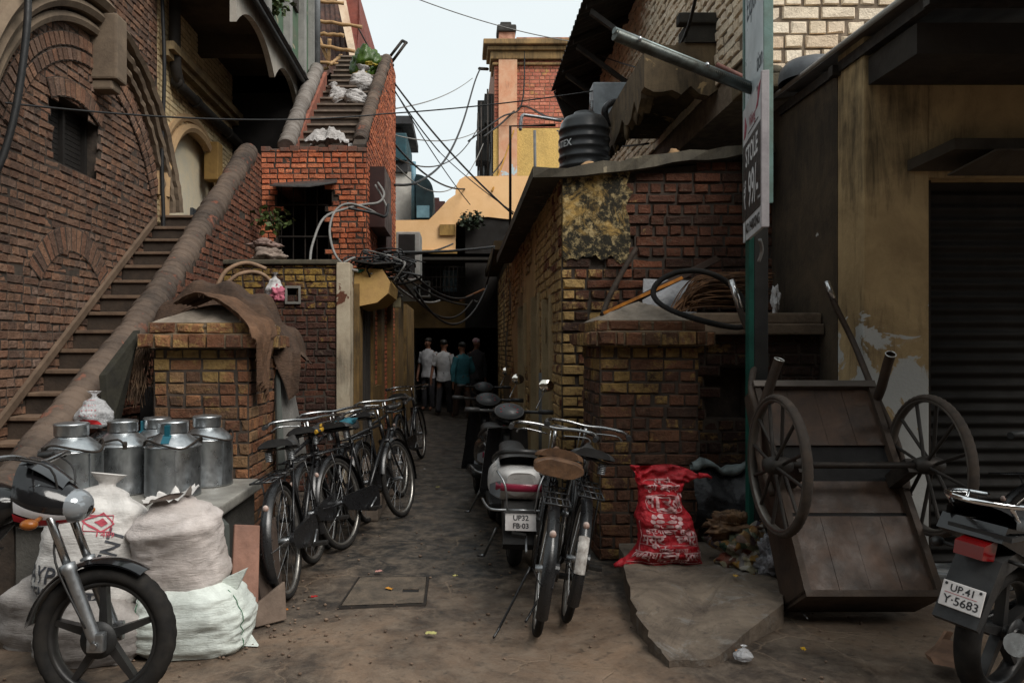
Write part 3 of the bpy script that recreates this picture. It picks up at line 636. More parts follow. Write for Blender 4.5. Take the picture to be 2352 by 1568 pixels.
def pl(u, v):
    x = SX + .005 + (.56 + .10 * fbm((v * 3, 4, 9), 1.3) + .05 * fbm((v * 9, 4, 9), 1.3)) * u; z0 = 2.26 + .10 * fbm((x, 0, 3), 4) + .05 * fbm((x, 1, 3), 13); z1 = rt(x) - .005
    return Vector((x, SY - .028 - .005 * fbm((x, v, 0), 5), z0 + (z1 - z0) * v))
mb.surf(pl, 30, 12); mb.surf(lambda u, v: pl(1, v) + Vector((.004 * u, .03 * u, 0)), 1, 12)
m_mould = NT('mouldy_plaster'); tt = m_mould
cc = tt.mix(tt.ramp(tt.noise(tt.pos, 2.6, 8, .75, 1.2), [(.38, 0.0), (.50, 1.0)]), (.44, .28, .09, 1), (.03, .027, .02, 1))
cc = tt.mix(tt.ramp(tt.noise(tt.pos, 13, 7, .75), [(.5, 0.0), (.62, .85)]), cc, (.50, .38, .19, 1)); cc = tt.mix(tt.ramp(tt.noise(tt.pos, 8, 8, .8), [(.5, 0.0), (.6, .8)]), cc, (.022, .02, .016, 1))
tt.bump(tt.noise(tt.pos, 40, 6, .7), .008); m_mould = tt.done(cc, .95, 0, .15)
mb.build('plaster_panel', m_mould, t6)
mb = MB()         # roof slab with overhanging eave
n = 16; rg = random.Random(5)
rowa = []
for i in range(n + 1):
    x = .60 + (2.95 - .60) * i / n; z = 2.93 + max(0, x - .8) * .125
    j = [rg.uniform(-.012, .012) for _ in range(4)]
    rowa.append([mb.b.verts.new(p) for p in ((x, SY - .10 + j[0], z + j[1]), (x, SY - .10 + j[2], z + .085 + j[3] * 1.3), (x, 13, z + .14), (x, 13, z + .02))])
for A, B in zip(rowa, rowa[1:]):
    for k in range(4): mb.b.faces.new([A[k], A[(k + 1) % 4], B[(k + 1) % 4], B[k]])
mb.b.faces.new(rowa[0]); mb.b.faces.new(rowa[-1])
mb.build('roof', plaster('grimy_slab', (.11, .095, .07, 1), (.05, .045, .038, 1), samt=.5, peel=(.24, .20, .14, 1), pth=.62), t6, fix=True)
mb = MB()
for i, (px, py, r_) in enumerate(((1352, 385, .05), (1545, 362, .045), (1548, 352, .035))): c0 = P(px, py, 6.55); mb = MB(); mb.ell(c0, (r_ * 1.4, r_, r_), 8, jit=.4, seed=i); mb.build('rubble', M('rubble_pale', lin(176, 142, 104), lin(110, 84, 60), 9, .9), t6)

# ------------------------------------------------------------------ right: whitewashed upper building, broken balcony, corrugated roof
t7 = thing('whitewashed_house', 'tall whitewashed brick house over a rotten balcony, under a black corrugated roof edge', 'building', (2.4, 8, 3.5))
wh = [lin(240, 224, 200), lin(232, 212, 184), lin(244, 230, 208), lin(222, 198, 170)]
m_white = brickmat('whitewashed_brick', wh, grime=.10, smear=(.58, .48, .37, 1), soot=.03, bmp=.006, sootc=(.08, .06, .045, 1), paint=lin(140, 112, 86), pamt=.04, pk=.4)
mb = MB(); bricks(mb, (2.34, 6.2, 3.7), (1, 0, 0), 2.6, 2.6, seed=91, bl=.28, bh=.098, mt=.018, out=.02, jit=.008)
bricks(mb, (2.34, 14, 3.9), (0, -1, 0), 7.8, 2.75, seed=92, bl=.24, bh=.078, mt=.02, out=.02, jit=.006)
mb.box(2.36, 5, 6.22, 14, 3.65, 7.0, 1); mb.build('wall', [m_white, M('white_mortar', (.26, .20, .145, 1), (.12, .095, .07, 1), 9, .95, .005)], t7)
mb = MB(); mb.box(2.3, 5, 6.12, 6.5, 3.6, 3.72, bev=.02); mb.box(2.36, 2.5, 6.26, 6.4, 2.9, 3.62); mb.box(3.6, 3.8, 6.26, 6.4, 2.9, 3.62)
for i in range(9): mb.ell((2.5 + i * .2, 6.16, 3.74), (.13, .05, .04), 8, jit=.5, seed=i)
mb.build('ledge', plaster('mossy_ledge', (.20, .15, .09, 1), (.06, .055, .04, 1), samt=.5), t7)
mb = MB(); mb.box(1.78, 4.9, 10.6, 10.7, 2.9, 3.9); mb.box(1.7, 4.9, 7.1, 13.5, 2.9, 3.0); mb.build('recess', DK, t7)
m_rot = plaster('rotten_balcony', (.20, .145, .085, 1), (.085, .065, .045, 1), samt=.55, peel=(.36, .25, .13, 1), pth=.62)
mb = MB(); prof = []; rg = random.Random(8)
top = [(1.68, 4.22), (1.75, 4.30), (1.95, 4.28), (2.12, 4.34), (2.16, 4.46), (2.3, 4.5), (2.7, 4.5)]
bot = [(2.7, 3.86)] + [(2.7 - i * .085, 3.86 + rg.uniform(-.05, .05)) for i in range(1, 12)] + [(1.68, 3.9)]
mb.prism([(x, 7.0, z) for x, z in top + bot], (0, .14, 0))
yz = [(7.14, 4.22), (8.2, 4.20), (9.1, 4.16)] + [(9.1 - i * .14, 3.86 + rg.uniform(-.13, .05)) for i in range(0, 14)] + [(7.14, 3.84)]
mb.prism([(1.68, y, z) for y, z in yz], (.12, 0, 0)); mb.box(1.7, 2.33, 7.1, 9.1, 4.0, 4.08)
for i in range(9): mb.ell((1.70 + rg.random() * .04, 7.3 + i * .22, 3.82), (.03, .05, .12 * rg.random() + .05), 8, jit=.5, seed=i)
mb.build('balcony', m_rot, t7, fix=True)
mb = MB(); mb.box(1.98, 2.72, 6.93, 7.05, 4.46, 4.56, bev=.02); mb.box(2.05, 2.72, 6.97, 7.2, 4.30, 4.46); mb.build('balcony_lip', plaster('black_lip', (.05, .045, .038, 1), (.03, .028, .025, 1), samt=.5), t7)
mb = MB()          # corrugated roof edge: wavy sheet with thickness
def rf(u, v):
    y = 9.3 + 3.5 * u; x = 1.5 + 1.3 * v; return Vector((x, y, 5.80 + .55 * v + .022 * math.sin(y * 2 * PI / .17)))
mb.surf(rf, 140, 3, smooth=False); mb.surf(lambda u, v: rf(1 - u, v) + Vector((0, 0, .012)), 140, 3, smooth=False)
mb.prism([(1.55, 12.8, 5.82), (2.8, 12.8, 6.35), (2.8, 12.8, 5.0), (2.34, 12.8, 3.9)], (0, .06, 0))
for y in (9.5, 10.6, 11.7, 12.6): mb.prism([(1.56, y, 5.74), (1.56, y, 5.80), (2.36, y, 6.14), (2.36, y, 6.06)], (0, .07, 0)); mb.prism([(1.62, y, 5.74), (2.36, y, 5.2), (2.36, y, 5.13), (1.6, y, 5.68)], (0, .06, 0))
mb.build('roof', M('black_corrugated', (.02, .018, .017, 1), (.045, .04, .036, 1), 5, .7, .002), t7)

# ------------------------------------------------------------------ right: shuttered shop with awning
t8 = thing('shuttered_shop', 'dark shuttered shop with streaked ochre pillar and flaking white patches under a sloping awning', 'shop', (3.2, 5, 0))
m_shop = plaster('streaked_ochre', (.50, .36, .19, 1), (.30, .21, .11, 1), samt=.5, peel=(.50, .50, .48, 1), pz=(1.3, 2.2, .10, -.24), pth=.55)
m_shop2 = plaster('streaked_shop_side', (.09, .065, .042, 1), (.04, .032, .024, 1), samt=.55, peel=(.42, .42, .40, 1), pth=.70)
mb = MB(); mb.box(2.64, 3.07, 5.0, 5.35, 0, 3.55, bev=.012); mb.box(3.07, 6, 5.002, 5.35, 2.62, 3.55); mb.build('front_wall', m_shop, t8)
mb = MB(); mb.box(2.64, 2.9, 5.352, 6.48, 0, 3.5); mb.box(2.69, 2.9, 6.3, 6.49, 0, 3.0); mb.build('side_wall', m_shop2, t8)
mb = MB(); mb.prism([(2.92, 4.99, 2.66), (3.12, 4.82, 2.76), (6, 4.82, 2.76), (6, 4.99, 2.66)], (0, 0, .07)); mb.prism([(3.1, 4.86, 2.60), (3.3, 4.7, 2.72), (3.9, 4.75, 2.74), (3.8, 4.95, 2.62)], (0, 0, .012)); mb.build('lintel', M('grimy_lintel', (.07, .055, .04, 1), None, 5, .85, .004), t8, fix=True)
mb = MB()
def sh(u, v): z = .05 + 2.62 * v; return Vector((3.10 + 2.9 * u, 5.16 + .014 * math.sin(z * 2 * PI / .085), z))
mb.surf(sh, 1, 360); mb.build('shutter', M('black_shutter', (.026, .023, .02, 1), (.018, .016, .014, 1), 3, .8, .001, .1, sc=(.4, 1, 4)), t8)
mb = MB(); mb.box(2.66, 6, 4.45, 4.98, 3.22, 3.40); mb.build('soffit_beam', M('dark_beam', (.04, .032, .026, 1), None, 4, .85), t8)  # plain dark brown beam below the awning
mb = MB(); mb.box(3.075, 3.13, 5.08, 5.2, 0, 2.65); mb.build('shutter_rail', m_iron, t8)
mb = MB(); mb.prism([(2.57, 1.6, 3.47), (2.57, 6.3, 3.56), (6.5, 6.3, 4.1), (6.5, 1.6, 4.0)], (0, 0, .018)); mb.build('awning_roof', M('awning_tin', (.16, .12, .09, 1), (.08, .06, .05, 1), 3, .7, .002), t8, fix=True)
mb = MB(); mb.tube([(2.56, 1.58, 3.475), (2.56, 6.32, 3.566)], .018, 8); mb.build('awning_edge', MP('pale_edge', (.45, .43, .40, 1), .5), t8)
mb = MB()
for y in (3.1, 4.2, 5.3): mb.box(2.58, 6.4, y, y + .06, 3.40, 3.47)
mb.box(2.62, 2.68, 1.6, 6.3, 3.42, 3.49); mb.build('awning_beam', m_iron, t8)

# low wall between right pillar and shop
t9 = thing('yard_wall', 'low dark brick wall with worn ledge running from the gate pillar to the shop', 'wall', (2.15, 5.65, 0))
mb = MB(); bricks(mb, (1.69, 5.62, 0), (1, 0, 0), .95, 1.6, lambda u, v: .12 < u < .42 and 1.0 < v < 1.35, seed=101, bh=.072, out=.014)
mb.box(1.69, 2.64, 5.64, 5.8, 0, .98, 1); mb.box(1.69, 1.8, 5.64, 5.8, .98, 1.6, 1); mb.box(2.12, 2.64, 5.64, 5.8, .98, 1.6, 1); mb.box(1.8, 2.12, 5.64, 5.8, 1.36, 1.6, 1); mb.box(1.75, 2.2, 5.82, 5.9, .9, 1.4, 1)
mb.build('wall', [brickmat('yard_brick', [lin(70, 44, 34), lin(58, 38, 31), lin(84, 54, 38)], paint=(.30, .18, .06, 1), pamt=.2, soot=.6), m_mortar], t9)
mb = MB(); mb.box(1.69, 2.63, 5.52, 5.95, 1.60, 1.68, bev=.012); mb.box(1.69, 2.63, 5.56, 5.95, 1.68, 1.76, bev=.015); mb.build('ledge', M('worn_ledge', (.20, .145, .10, 1), (.10, .075, .055, 1), 6, .9, .005), t9)
mb = MB(); mb.box(-2.49, -2.16, 5.9, 6.1, 0, 1.2); tag(mb.build('gap_shade_block', m_pilL if False else DK), 'near-black block standing for the dark void between the stair parapet and left gate pillar', 'wall')  # block in void colour, put in to paint the shade of the gap

# ------------------------------------------------------------------ centre: ochre house bridging the alley
BY = 18.5
t10 = thing('bridge_house', 'ochre house bridging the alley with a curved parapet above a dark passage', 'house', (0, BY, 0))
def poly(pts, Y, d, mb, mi=0): mb.prism([P(x, y, Y) for x, y in pts], (0, d, 0), mi)
mb = MB(); arcp = [(1046, 440), (1049, 424), (1056, 412), (1068, 405)]
poly([(880, 586), (880, 506), (985, 505), (1006, 484), (1030, 458), (1046, 447)] + arcp + [(1230, 404), (1230, 505), (1165, 503), (1120, 498), (1085, 500), (1060, 508), (1047, 512), (1046, 586)], BY, .35, mb)
mb.build('parapet', m_yellow, t10, fix=True)
mb = MB(); a, b = P(880, 590, BY), P(1050, 575, BY); mb.box(a.x, b.x, BY - .10, BY - .001, a.z, b.z); a, b = P(1010, 560, BY), P(1046, 540, BY); mb.box(a.x, b.x, BY - .07, BY - .001, a.z + .2, b.z + .25)
mb.build('parapet_band', m_yellow_old, t10)
mb = MB(); a = P(880, 690, BY); b = P(1230, 500, BY); mb.box(a.x, b.x, BY + 2.2, BY + 2.4, a.z, b.z + .4); mb.box(a.x, b.x, BY + .36, BY + 2.2, b.z - .2, b.z - .05); mb.box(a.x, b.x, BY + .36, BY + 2.2, P(0, 586, BY).z, P(0, 580, BY).z)
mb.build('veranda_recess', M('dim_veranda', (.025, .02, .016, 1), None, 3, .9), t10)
mb = MB(); a, b = P(880, 752, BY), P(1160, 690, BY); mb.box(a.x, b.x, BY + .3, BY + 2.4, a.z, b.z); mb.build('lintel', plaster('dim_ochre', (.24, .15, .06, 1), (.13, .085, .04, 1), samt=.4), t10)
mb = MB(); a = P(905, 690, BY); b = P(1100, 590, BY); mb.box(P(966, 0, BY).x, P(972, 0, BY).x, BY + .5, BY + .56, a.z, b.z)
for z in (.1, .35, .6, .85): mb.box(P(960, 0, BY).x, P(1075, 0, BY).x, BY + .42, BY + .45, a.z + z, a.z + z + .025)
for i in range(12): x = P(960 + i * 10, 0, BY).x; mb.box(x, x + .018, BY + .42, BY + .45, a.z, a.z + .88)
mb.build('railing', m_iron, t10)
mb = MB(); a, b = P(1012, 655, BY), P(1048, 600, BY); mb.box(a.x, b.x, BY + 2.12, BY + 2.19, a.z, b.z); mb.build('window', M('cold_window_glass', lin(120, 140, 148), lin(60, 76, 84), 6, .2, 0), t10)
mb = MB(); a, b = P(1045, 690, BY), P(1240, 490, BY); mb.box(a.x + .25, b.x, BY + .05, BY + .3, 2.0, b.z - .1); mb.build('dark_bay', M('unlit_bay', (.016, .013, .011, 1), None, 3, .9), t10)  # near-black box paints the shade of a recess
mb = MB(); mb.box(-1.5, .75, 17.2, BY - .11, P(0, 590, BY).z - .16, P(0, 590, BY).z - .08); mb.box(-1.5, .75, 17.2, 17.3, P(0, 590, BY).z - .22, P(0, 590, BY).z - .08); mb.build('shade_slab', M('shade_slab_dark', (.03, .025, .02, 1), None, 4, .8), t10)  # dark slab added under the parapet to shade the alley end
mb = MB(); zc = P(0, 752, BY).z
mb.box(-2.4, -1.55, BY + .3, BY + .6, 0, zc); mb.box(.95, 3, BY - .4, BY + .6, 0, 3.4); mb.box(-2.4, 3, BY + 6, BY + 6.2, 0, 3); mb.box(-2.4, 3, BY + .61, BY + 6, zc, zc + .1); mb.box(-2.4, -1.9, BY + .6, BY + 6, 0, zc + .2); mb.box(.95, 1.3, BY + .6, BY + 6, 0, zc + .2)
mb.build('passage_wall', M('unlit_passage', (.016, .014, .012, 1), None, 3, .9), t10)  # the darkness of the passage is put into this near-black wall colour
mb = MB(); mb.box(.854, 1.0, 13.2, 18.1, 0, 3.6); mb.box(.56, 1.0, 13.1, 18.1, 3.2, 3.35); mb.build('alley_wall', plaster('dim_alley_wall', (.12, .085, .045, 1), (.07, .05, .03, 1), samt=.5), t10)

# ------------------------------------------------------------------ centre: tall corner house with chimney
TY = 24
t11 = thing('corner_house', 'tall brick and ochre corner house with cornice, pilaster and chimney rising behind the alley', 'house', (2.3, TY, 0))
mb = MB(); a, b = P(1135, 510, TY), P(1320, 90, TY)
ob = [lin(196, 116, 92), lin(176, 98, 78), lin(208, 132, 106), lin(184, 108, 90)]
bricks(mb, (a.x, TY, 4.5), (1, 0, 0), b.x - a.x, b.z - 4.5, lambda u, v: u > .05 and 4.5 + v < P(0, 292, TY).z, seed=111, bl=.30, bh=.10, mt=.016, out=.012, jit=.002)
mb.box(a.x + .001, b.x, TY + .02, TY + 14, 0, b.z, 1); mb.build('wall', [brickmat('salmon_brick', ob, grime=.15, smear=(.6, .40, .3, 1), soot=.06, paint=(.60, .36, .12, 1), pamt=.24, pk=.2), M('salmon_mortar', lin(150, 110, 90), None, 5, .9)], t11)
mb = MB(); mb.box(a.x - .03, b.x, TY - .06, TY + .01, 3, P(0, 296, TY).z); mb.build('lower_wall', brickmat('ochre_painted_wall', grime=.1, smear=(.7, .48, .18, 1), cols=[(.66, .43, .14, 1), (.62, .40, .125, 1)], soot=.04), t11)
mb = MB(); q = P(1145, 130, TY); r_ = P(1187, 490, TY); mb.box(q.x, r_.x, TY - .14, TY - .03, P(0, 292, TY).z, q.z); mb.box(q.x, r_.x, TY - .13, TY - .07, 3, P(0, 292, TY).z); mb.build('pilaster', plaster('pilaster_pink', lin(208, 168, 138), lin(196, 136, 104), samt=.15, peel=lin(180, 196, 200), pz=(6, 8, .3, -.2), pth=.6), t11)
mb = MB(); z = lambda y: P(0, y, TY).z
for y0, y1, e in ((112, 100, .35), (122, 113, .22), (140, 123, .12), (152, 146, .06)): mb.box(a.x - e, b.x, TY - .05 - e, TY + 1, z(y0), z(y1), bev=.03)
mb.build('cornice', plaster('stained_cornice', (.34, .21, .09, 1), (.16, .11, .06, 1), samt=.55), t11)
mb = MB(); mb.box(P(1187, 0, TY).x, b.x, TY + .1, TY + .3, z(102), z(83)); mb.build('roof_parapet', plaster('stained_parapet', lin(190, 140, 116), lin(120, 84, 66), samt=.5), t11)
mb = MB(); mb.box(P(1147, 0, TY).x, P(1184, 0, TY).x, TY + .2, TY + .7, z(100), z(68)); mb.build('chimney', plaster('chimney_plaster', lin(204, 160, 136), lin(150, 100, 80), samt=.3), t11)
mb = MB(); mb.box(P(1142, 0, TY).x, P(1187, 0, TY).x, TY + .1, TY + .8, z(68), z(52), bev=.06); mb.box(P(1150, 0, TY).x, P(1176, 0, TY).x, TY + .25, TY + .65, z(52), z(42), bev=.04); mb.build('chimney_cap', M('black_cap', (.035, .033, .03, 1), (.06, .055, .05, 1), 5, .9), t11)
mb = MB(); rg = random.Random(3)
for i in range(26):
    y = TY + .5 + rg.random() * 9; zz = 5.2 + rg.random() * 4.2; e = .08 + rg.random() * .42
    mb.box(a.x - e, a.x, y, y + .3 + rg.random() * .9, zz, zz + .15 + rg.random() * .9)
mb.box(a.x - .06, a.x, TY + .3, TY + 10, 5.0, 9.6); mb.build('side_fittings', M('dark_fittings', (.035, .033, .032, 1), (.06, .055, .05, 1), 3, .8), t11)  # dark grey-brown boxes and sheet along the house side
mb = MB()
for i, (x, y0, y1) in enumerate(((1105, 235, 400), (1120, 205, 420), (1098, 260, 410))): mb.tube([P(x, y0, TY - .2), P(x, y1, TY - .2)], .03, 6)
mb.tube([P(1101, 158, TY - .3), P(1120, 159, TY + .5)], .05, 6); mb.build('down_pipe', m_iron, t11)

# ------------------------------------------------------------------ far left: roofs, cabinets behind the stair top
t12 = thing('tiled_house', 'far house with brown sloping roof and white raking board behind the bamboo scaffold', 'house', (-2.6, 16, 0))
mb = MB(); mb.box(-5, -2.1, 15.2, 19, 0, 7.2); mb.build('wall', DK, t12)
mb = MB()
def rfp(u, v):
    p = P(690 + 125 * u, 170, 15).lerp(P(690 + 100 * u, -40, 17), v); p.z += .03 * math.sin(u * 60); return p
mb.surf(rfp, 120, 4, smooth=False); mb.build('roof', M('brown_pantiles', lin(88, 62, 52), lin(46, 36, 34), 6, .85, .004), t12)
mb = MB(); mb.prism([P(770, -20, 15.2), P(790, -20, 15.2), P(822, 150, 14.6), P(808, 152, 14.6)], (0, .15, 0)); mb.build('raking_board', plaster('raking_white', lin(214, 196, 172), lin(170, 140, 116), samt=.3), t12, fix=True)
mb = MB(); mb.prism([P(790, -20, 15.3), P(823, -20, 15.3), P(826, 40, 15.2), P(820, 110, 15.2), P(824, 150, 15.1), P(818, 150, 15.1)], (0, 3, 0)); mb.build('gable', M('red_gable', lin(140, 78, 66), lin(110, 62, 54), 6, .85), t12, fix=True)
t13 = thing('pale_house', 'pale grey rendered house edge with blue steel cabinets beside the brick stair', 'house', (-1.9, 20, 0))
mb = MB(); a, b = P(880, 520, 20), P(953, 395, 20); mb.box(a.x, b.x, 20, 24, 0, b.z); mb.build('wall', plaster('pale_render', lin(196, 192, 184), lin(160, 156, 150), samt=.25), t13)
mb = MB(); a, b = P(895, 395, 19.9), P(936, 360, 19.9); mb.box(a.x, b.x, 19.9, 23, a.z, b.z); a, b = P(890, 284, 20), P(946, 266, 20); mb.box(a.x, b.x, 20, 23, a.z, b.z); a, b = P(905, 300, 20), P(920, 284, 20); mb.box(a.x, b.x, 20.4, 20.8, a.z - .2, b.z + .1); mb.build('roof_box', M('blackened_roof_box', (.04, .04, .042, 1), None, 4, .7), t13)
mb = MB(); a, b = P(890, 342, 19.8), P(934, 305, 19.8); mb.box(a.x, b.x, 19.8, 22, a.z - .3, b.z, bev=.03); mb.build('cabinet', M('teal_cabinet', lin(46, 84, 92), lin(36, 62, 70), 4, .5), t13)
mb = MB()
pr = [(955, 510), (955, 400)] + [(955 + 40 * math.sin(a) * 1.0, 440 - 40 * math.cos(a)) for a in [R(x) for x in range(10, 91, 10)]] + [(996, 470), (990, 510)]
poly(pr, 19.2, 1.0, mb); mb.build('air_duct', M('teal_duct', lin(40, 58, 62), lin(24, 36, 40), 5, .45, .001, .3), t13, fix=True)
mb = MB(); a, b = P(957, 500, 19.1), P(986, 472, 19.1); mb.box(a.x, b.x, 19.1, 19.2, a.z, b.z); mb.tube([P(950, 372, 19.4), P(950, 510, 19.4)], .06, 8); mb.build('duct_panel', M('blue_panel', lin(110, 146, 160), lin(80, 112, 126), 4, .4), t13)
mb = MB(); a, b = P(960, 520, 26), P(1022, 462, 26); mb.box(a.x, b.x, 26, 28, 0, b.z); mb.box(a.x + .3, b.x - .2, 26, 27, b.z, b.z + .12); tag(mb.build('distant_house', M('maroon_far', lin(96, 62, 58), lin(76, 52, 50), 4, .85)), 'dull maroon flat-roofed house just showing beyond the teal air duct', 'house')
# ------------------------------------------------------------------ vehicles
k_paint = MP('black_enamel', (.012, .012, .013, 1), .28); k_chrome = MP('dull_chrome', (.40, .405, .41, 1), .26, 1.0); k_rubber = M('tyre_rubber', (.012, .012, .0125, 1), (.028, .025, .022, 1), 14, .88, .001, spec=.15)
k_rim = MP('bicycle_rim', (.42, .40, .37, 1), .35, .9); k_rust = M('rust_spots', (.10, .055, .03, 1), (.03, .025, .022, 1), 16, .7, .001); k_seat = M('black_vinyl', (.02, .02, .021, 1), (.035, .034, .033, 1), 10, .5, .001)
k_white = M('chipped_white_paint', (.62, .60, .57, 1), (.20, .17, .15, 1), 26, .6, .001); k_steel = MP('grey_steel', (.32, .33, .34, 1), .38, .9)
k_brownseat = M('brown_leather', lin(104, 76, 54), lin(62, 46, 36), 14, .6, .003)
def lean_matrix(x, y, rz, lean=0, pitch=0):
    return Matrix.Translation((x, y, 0)) @ Matrix.Rotation(R(rz), 4, 'Z') @ Matrix.Rotation(R(lean), 4, 'X') @ Matrix.Rotation(R(pitch), 4, 'Y')
def place(o, x, y, rz, lean=0):
    m = lean_matrix(x, y, rz, lean); o.location = m.to_translation(); o.rotation_euler = m.to_euler()
def ring_m(c): return Matrix.Translation(c) @ AX
def spoked_wheel(root, c, Rr, n, r_sp, tyre_r, rim_mat, name='wheel'):
    c = Vector(c); mb = MB(); mb.tube([c + Vector((0, -.05, 0)), c + Vector((0, .05, 0))], .02, 10)
    for i in range(n):
        a = 2 * PI * i / n; s = .03 if i % 2 else -.03; b = a + (.35 if i % 4 < 2 else -.35)
        mb.tube([c + Vector((.02 * math.cos(b), s, .02 * math.sin(b))), c + Vector(((Rr - .03) * math.cos(a), 0, (Rr - .03) * math.sin(a)))], r_sp, 4, caps=False)
    wm = mb.build(name, k_steel, root)
    mb = MB(); mb.torus(Rr - tyre_r, tyre_r, ring_m(c), 48, 10, flat=1.05); mb.build('tyre', k_rubber, wm)
    mb = MB(); mb.torus(Rr - tyre_r * 1.95, tyre_r * .55, ring_m(c), 48, 8, flat=1.5); mb.build('rim', rim_mat, wm)
    return wm
def arc_guard(c, r, a0, a1, wd, n=22, th=.003):
    mb = MB(); c = Vector(c)
    for sgn in (0, 1):
        def fn(u, v):
            a = a0 + (a1 - a0) * (u if sgn == 0 else 1 - u); b = (v - .5) * 2; rr = r - .016 * b * b - (th if sgn else 0)
            return c + Vector((rr * math.cos(a), b * wd / 2, rr * math.sin(a)))
        mb.surf(fn, n, 6)
    return mb
def make_bicycle(label, seat_mat=k_seat, guard_mat=k_paint, stripe=False, hb=0.0, seat_shape=0):
    t = thing('bicycle', label, 'bicycle')
    spoked_wheel(t, (0, 0, .34), .34, 20, .0018, .020, k_rim); 
    piv = Vector((.97, 0, .7))
    spoked_wheel(t, (1.15, 0, .34), .34, 20, .0018, .020, k_rim)
    BB, ST, HT, HB = (.46, 0, .29), (.33, 0, .80), (.93, 0, .85), (.965, 0, .70)
    mb = MB()
    for a, b, r_ in ((BB, ST, .015), (ST, HT, .014), ((HB[0], 0, HB[2] + .03), BB, .016), (HT, HB, .018)): mb.tube([a, b], r_, 8)
    for s in (-1, 1): mb.tube([(0, s * .06, .34), (BB[0], s * .03, BB[2])], .009, 6); mb.tube([(0, s * .06, .34), (ST[0], s * .02, ST[2] - .04)], .008, 6)
    mb.build('frame', k_paint, t)
    mb = MB()
    for s in (-1, 1): mb.tube(catmull([(.965, s * .045, .70), (1.03, s * .05, .52), (1.15, s * .05, .34)], 4), .010, 6)
    mb.tube([(.965, -.05, .70), (.965, .05, .70)], .016, 8); mb.build('fork', k_paint, t)
    mb = MB(); mb.tube([(.93, 0, .85), (.905, 0, .98)], .012, 8); c_, s_ = math.cos(hb), math.sin(hb)
    def hp(x, y, z): dx, dy = x - .92, y; return (.92 + dx * c_ - dy * s_, dx * s_ + dy * c_, z)
    bar = [(.70, -.26, .985), (.80, -.27, .985), (.90, -.24, 1.0), (.95, -.12, 1.0), (.955, 0, .99), (.95, .12, 1.0), (.90, .24, 1.0), (.80, .27, .985), (.70, .26, .985)]
    mb.tube(catmull([hp(*p) for p in bar], 5), .011, 8)
    for s in (-1, 1): mb.tube(catmull([hp(.72, s * .22, .955), hp(.82, s * .235, .95), hp(.90, s * .2, .965), hp(.94, s * .05, .95)], 4), .005, 6)
    mb.tube([hp(.955, .03, .97), hp(1.0, .03, .72)], .004, 5); h = mb.build('handlebar', k_chrome, t)
    for s in (-1, 1): mb = MB(); mb.tube([hp(.67, s * .259, .985), hp(.80, s * .27, .985)], .017, 8); mb.build('grip', k_seat, h)
    mb = MB()
    def sd(u, v):
        x = .08 + .40 * u; wd = (.115 * (1 - u) ** .8 + .024) * (1 if u > .06 else .75); a = PI * v
        z = .885 + .018 * (1 - u) + .028 * math.sin(a) - .02 * (abs(math.cos(a)) ** 6) + (.02 * (2 * u - 1) ** 2)
        return Vector((x, wd * math.cos(a), z + (.02 if seat_shape and u < .5 else 0) + .006 * fbm((x * 8, v * 3, seat_shape), 2)))
    mb.surf(sd, 14, 12); mb.surf(lambda u, v: sd(u, 1 - v) * 1.0 - Vector((0, 0, .05 * math.sin(PI * v) + .012 + (.02 if seat_shape else 0))), 14, 12)
    mb.face([sd(0, i / 12) for i in range(13)]); sm = mb.build('saddle', seat_mat, t)
    mb = MB(); mb.tube([(.33, 0, .78), (.30, 0, .88)], .012, 8)
    mb.build('seat_pillar', k_steel, sm)
    for s in (-1, 1):
        mb = MB()
        for z in range(6): mb.torus(.020, .0045, Matrix.Translation((.13, s * .07, .815 + z * .0105)), 12, 5)
        mb.build('spring', k_steel, sm)
    g1 = arc_guard((0, 0, .34), .372, R(5), R(205), .062).build('mudguard', guard_mat, t)
    if stripe:
        mb = arc_guard((0, 0, .34), .3745, R(146), R(176), .056, 8); mb.build('white_patch', k_white, g1)
    mb = MB(); mb.ell((-.372 * math.cos(R(42)), 0, .34 + .372 * math.sin(R(42)) + .006), (.012, .018, .02), 10); mb.build('reflector', M('old_reflector', (.55, .46, .42, 1), (.35, .2, .15, 1), 40, .4), g1)
    arc_guard((1.15, 0, .34), .372, R(-10), R(165), .06).build('mudguard', k_paint, t)
    mb = MB()
    for s in (-1, 1):
        mb.tube([(0, s * .065, .34), (-.12, s * .055, .74)], .005, 5); mb.tube([(0, s * .065, .34), (-.368, s * .028, .36)], .003, 5)
    for y in (-.065, -.03, 0.0, .03, .065): mb.tube([(-.30, y, .745), (.18, y, .745)], .005, 5)
    for x in (-.30, -.14, .02, .18): mb.tube([(x, -.068, .745), (x, .068, .745)], .006, 5)
    mb.tube([(.18, 0, .745), (.30, 0, .74)], .006, 5); mb.build('carrier', k_paint, t)
    mb = MB(); prof = [(0 - .055, .34)] + [(.055 * math.cos(a), .34 + .055 * math.sin(a)) for a in [R(x) for x in range(170, 85, -17)]] + [(.46 + .105 * math.cos(a), .29 + .105 * math.sin(a)) for a in [R(x) for x in range(90, -91, -18)]] + [(0, .285)]
    mb.prism([(x, -.075, z) for x, z in prof], (0, .022, 0)); mb.build('chain_case', k_paint, t, fix=True)
    for s, a in ((-1, R(200)), (1, R(20))):
        mb = MB(); e = Vector((.46 + .165 * math.cos(a), s * .10, .29 + .165 * math.sin(a))); mb.tube([(.46, s * .09, .29), e], .008, 6); mb.tube([e, e + Vector((0, s * .05, 0))], .006, 6); cr = mb.build('crank', k_steel, t)
        mb = MB(); mb.box(e.x - .03, e.x + .03, min(e.y, e.y + s * .09), max(e.y, e.y + s * .09), e.z - .010, e.z + .012, bev=.003); mb.build('pedal', k_rubber, cr)
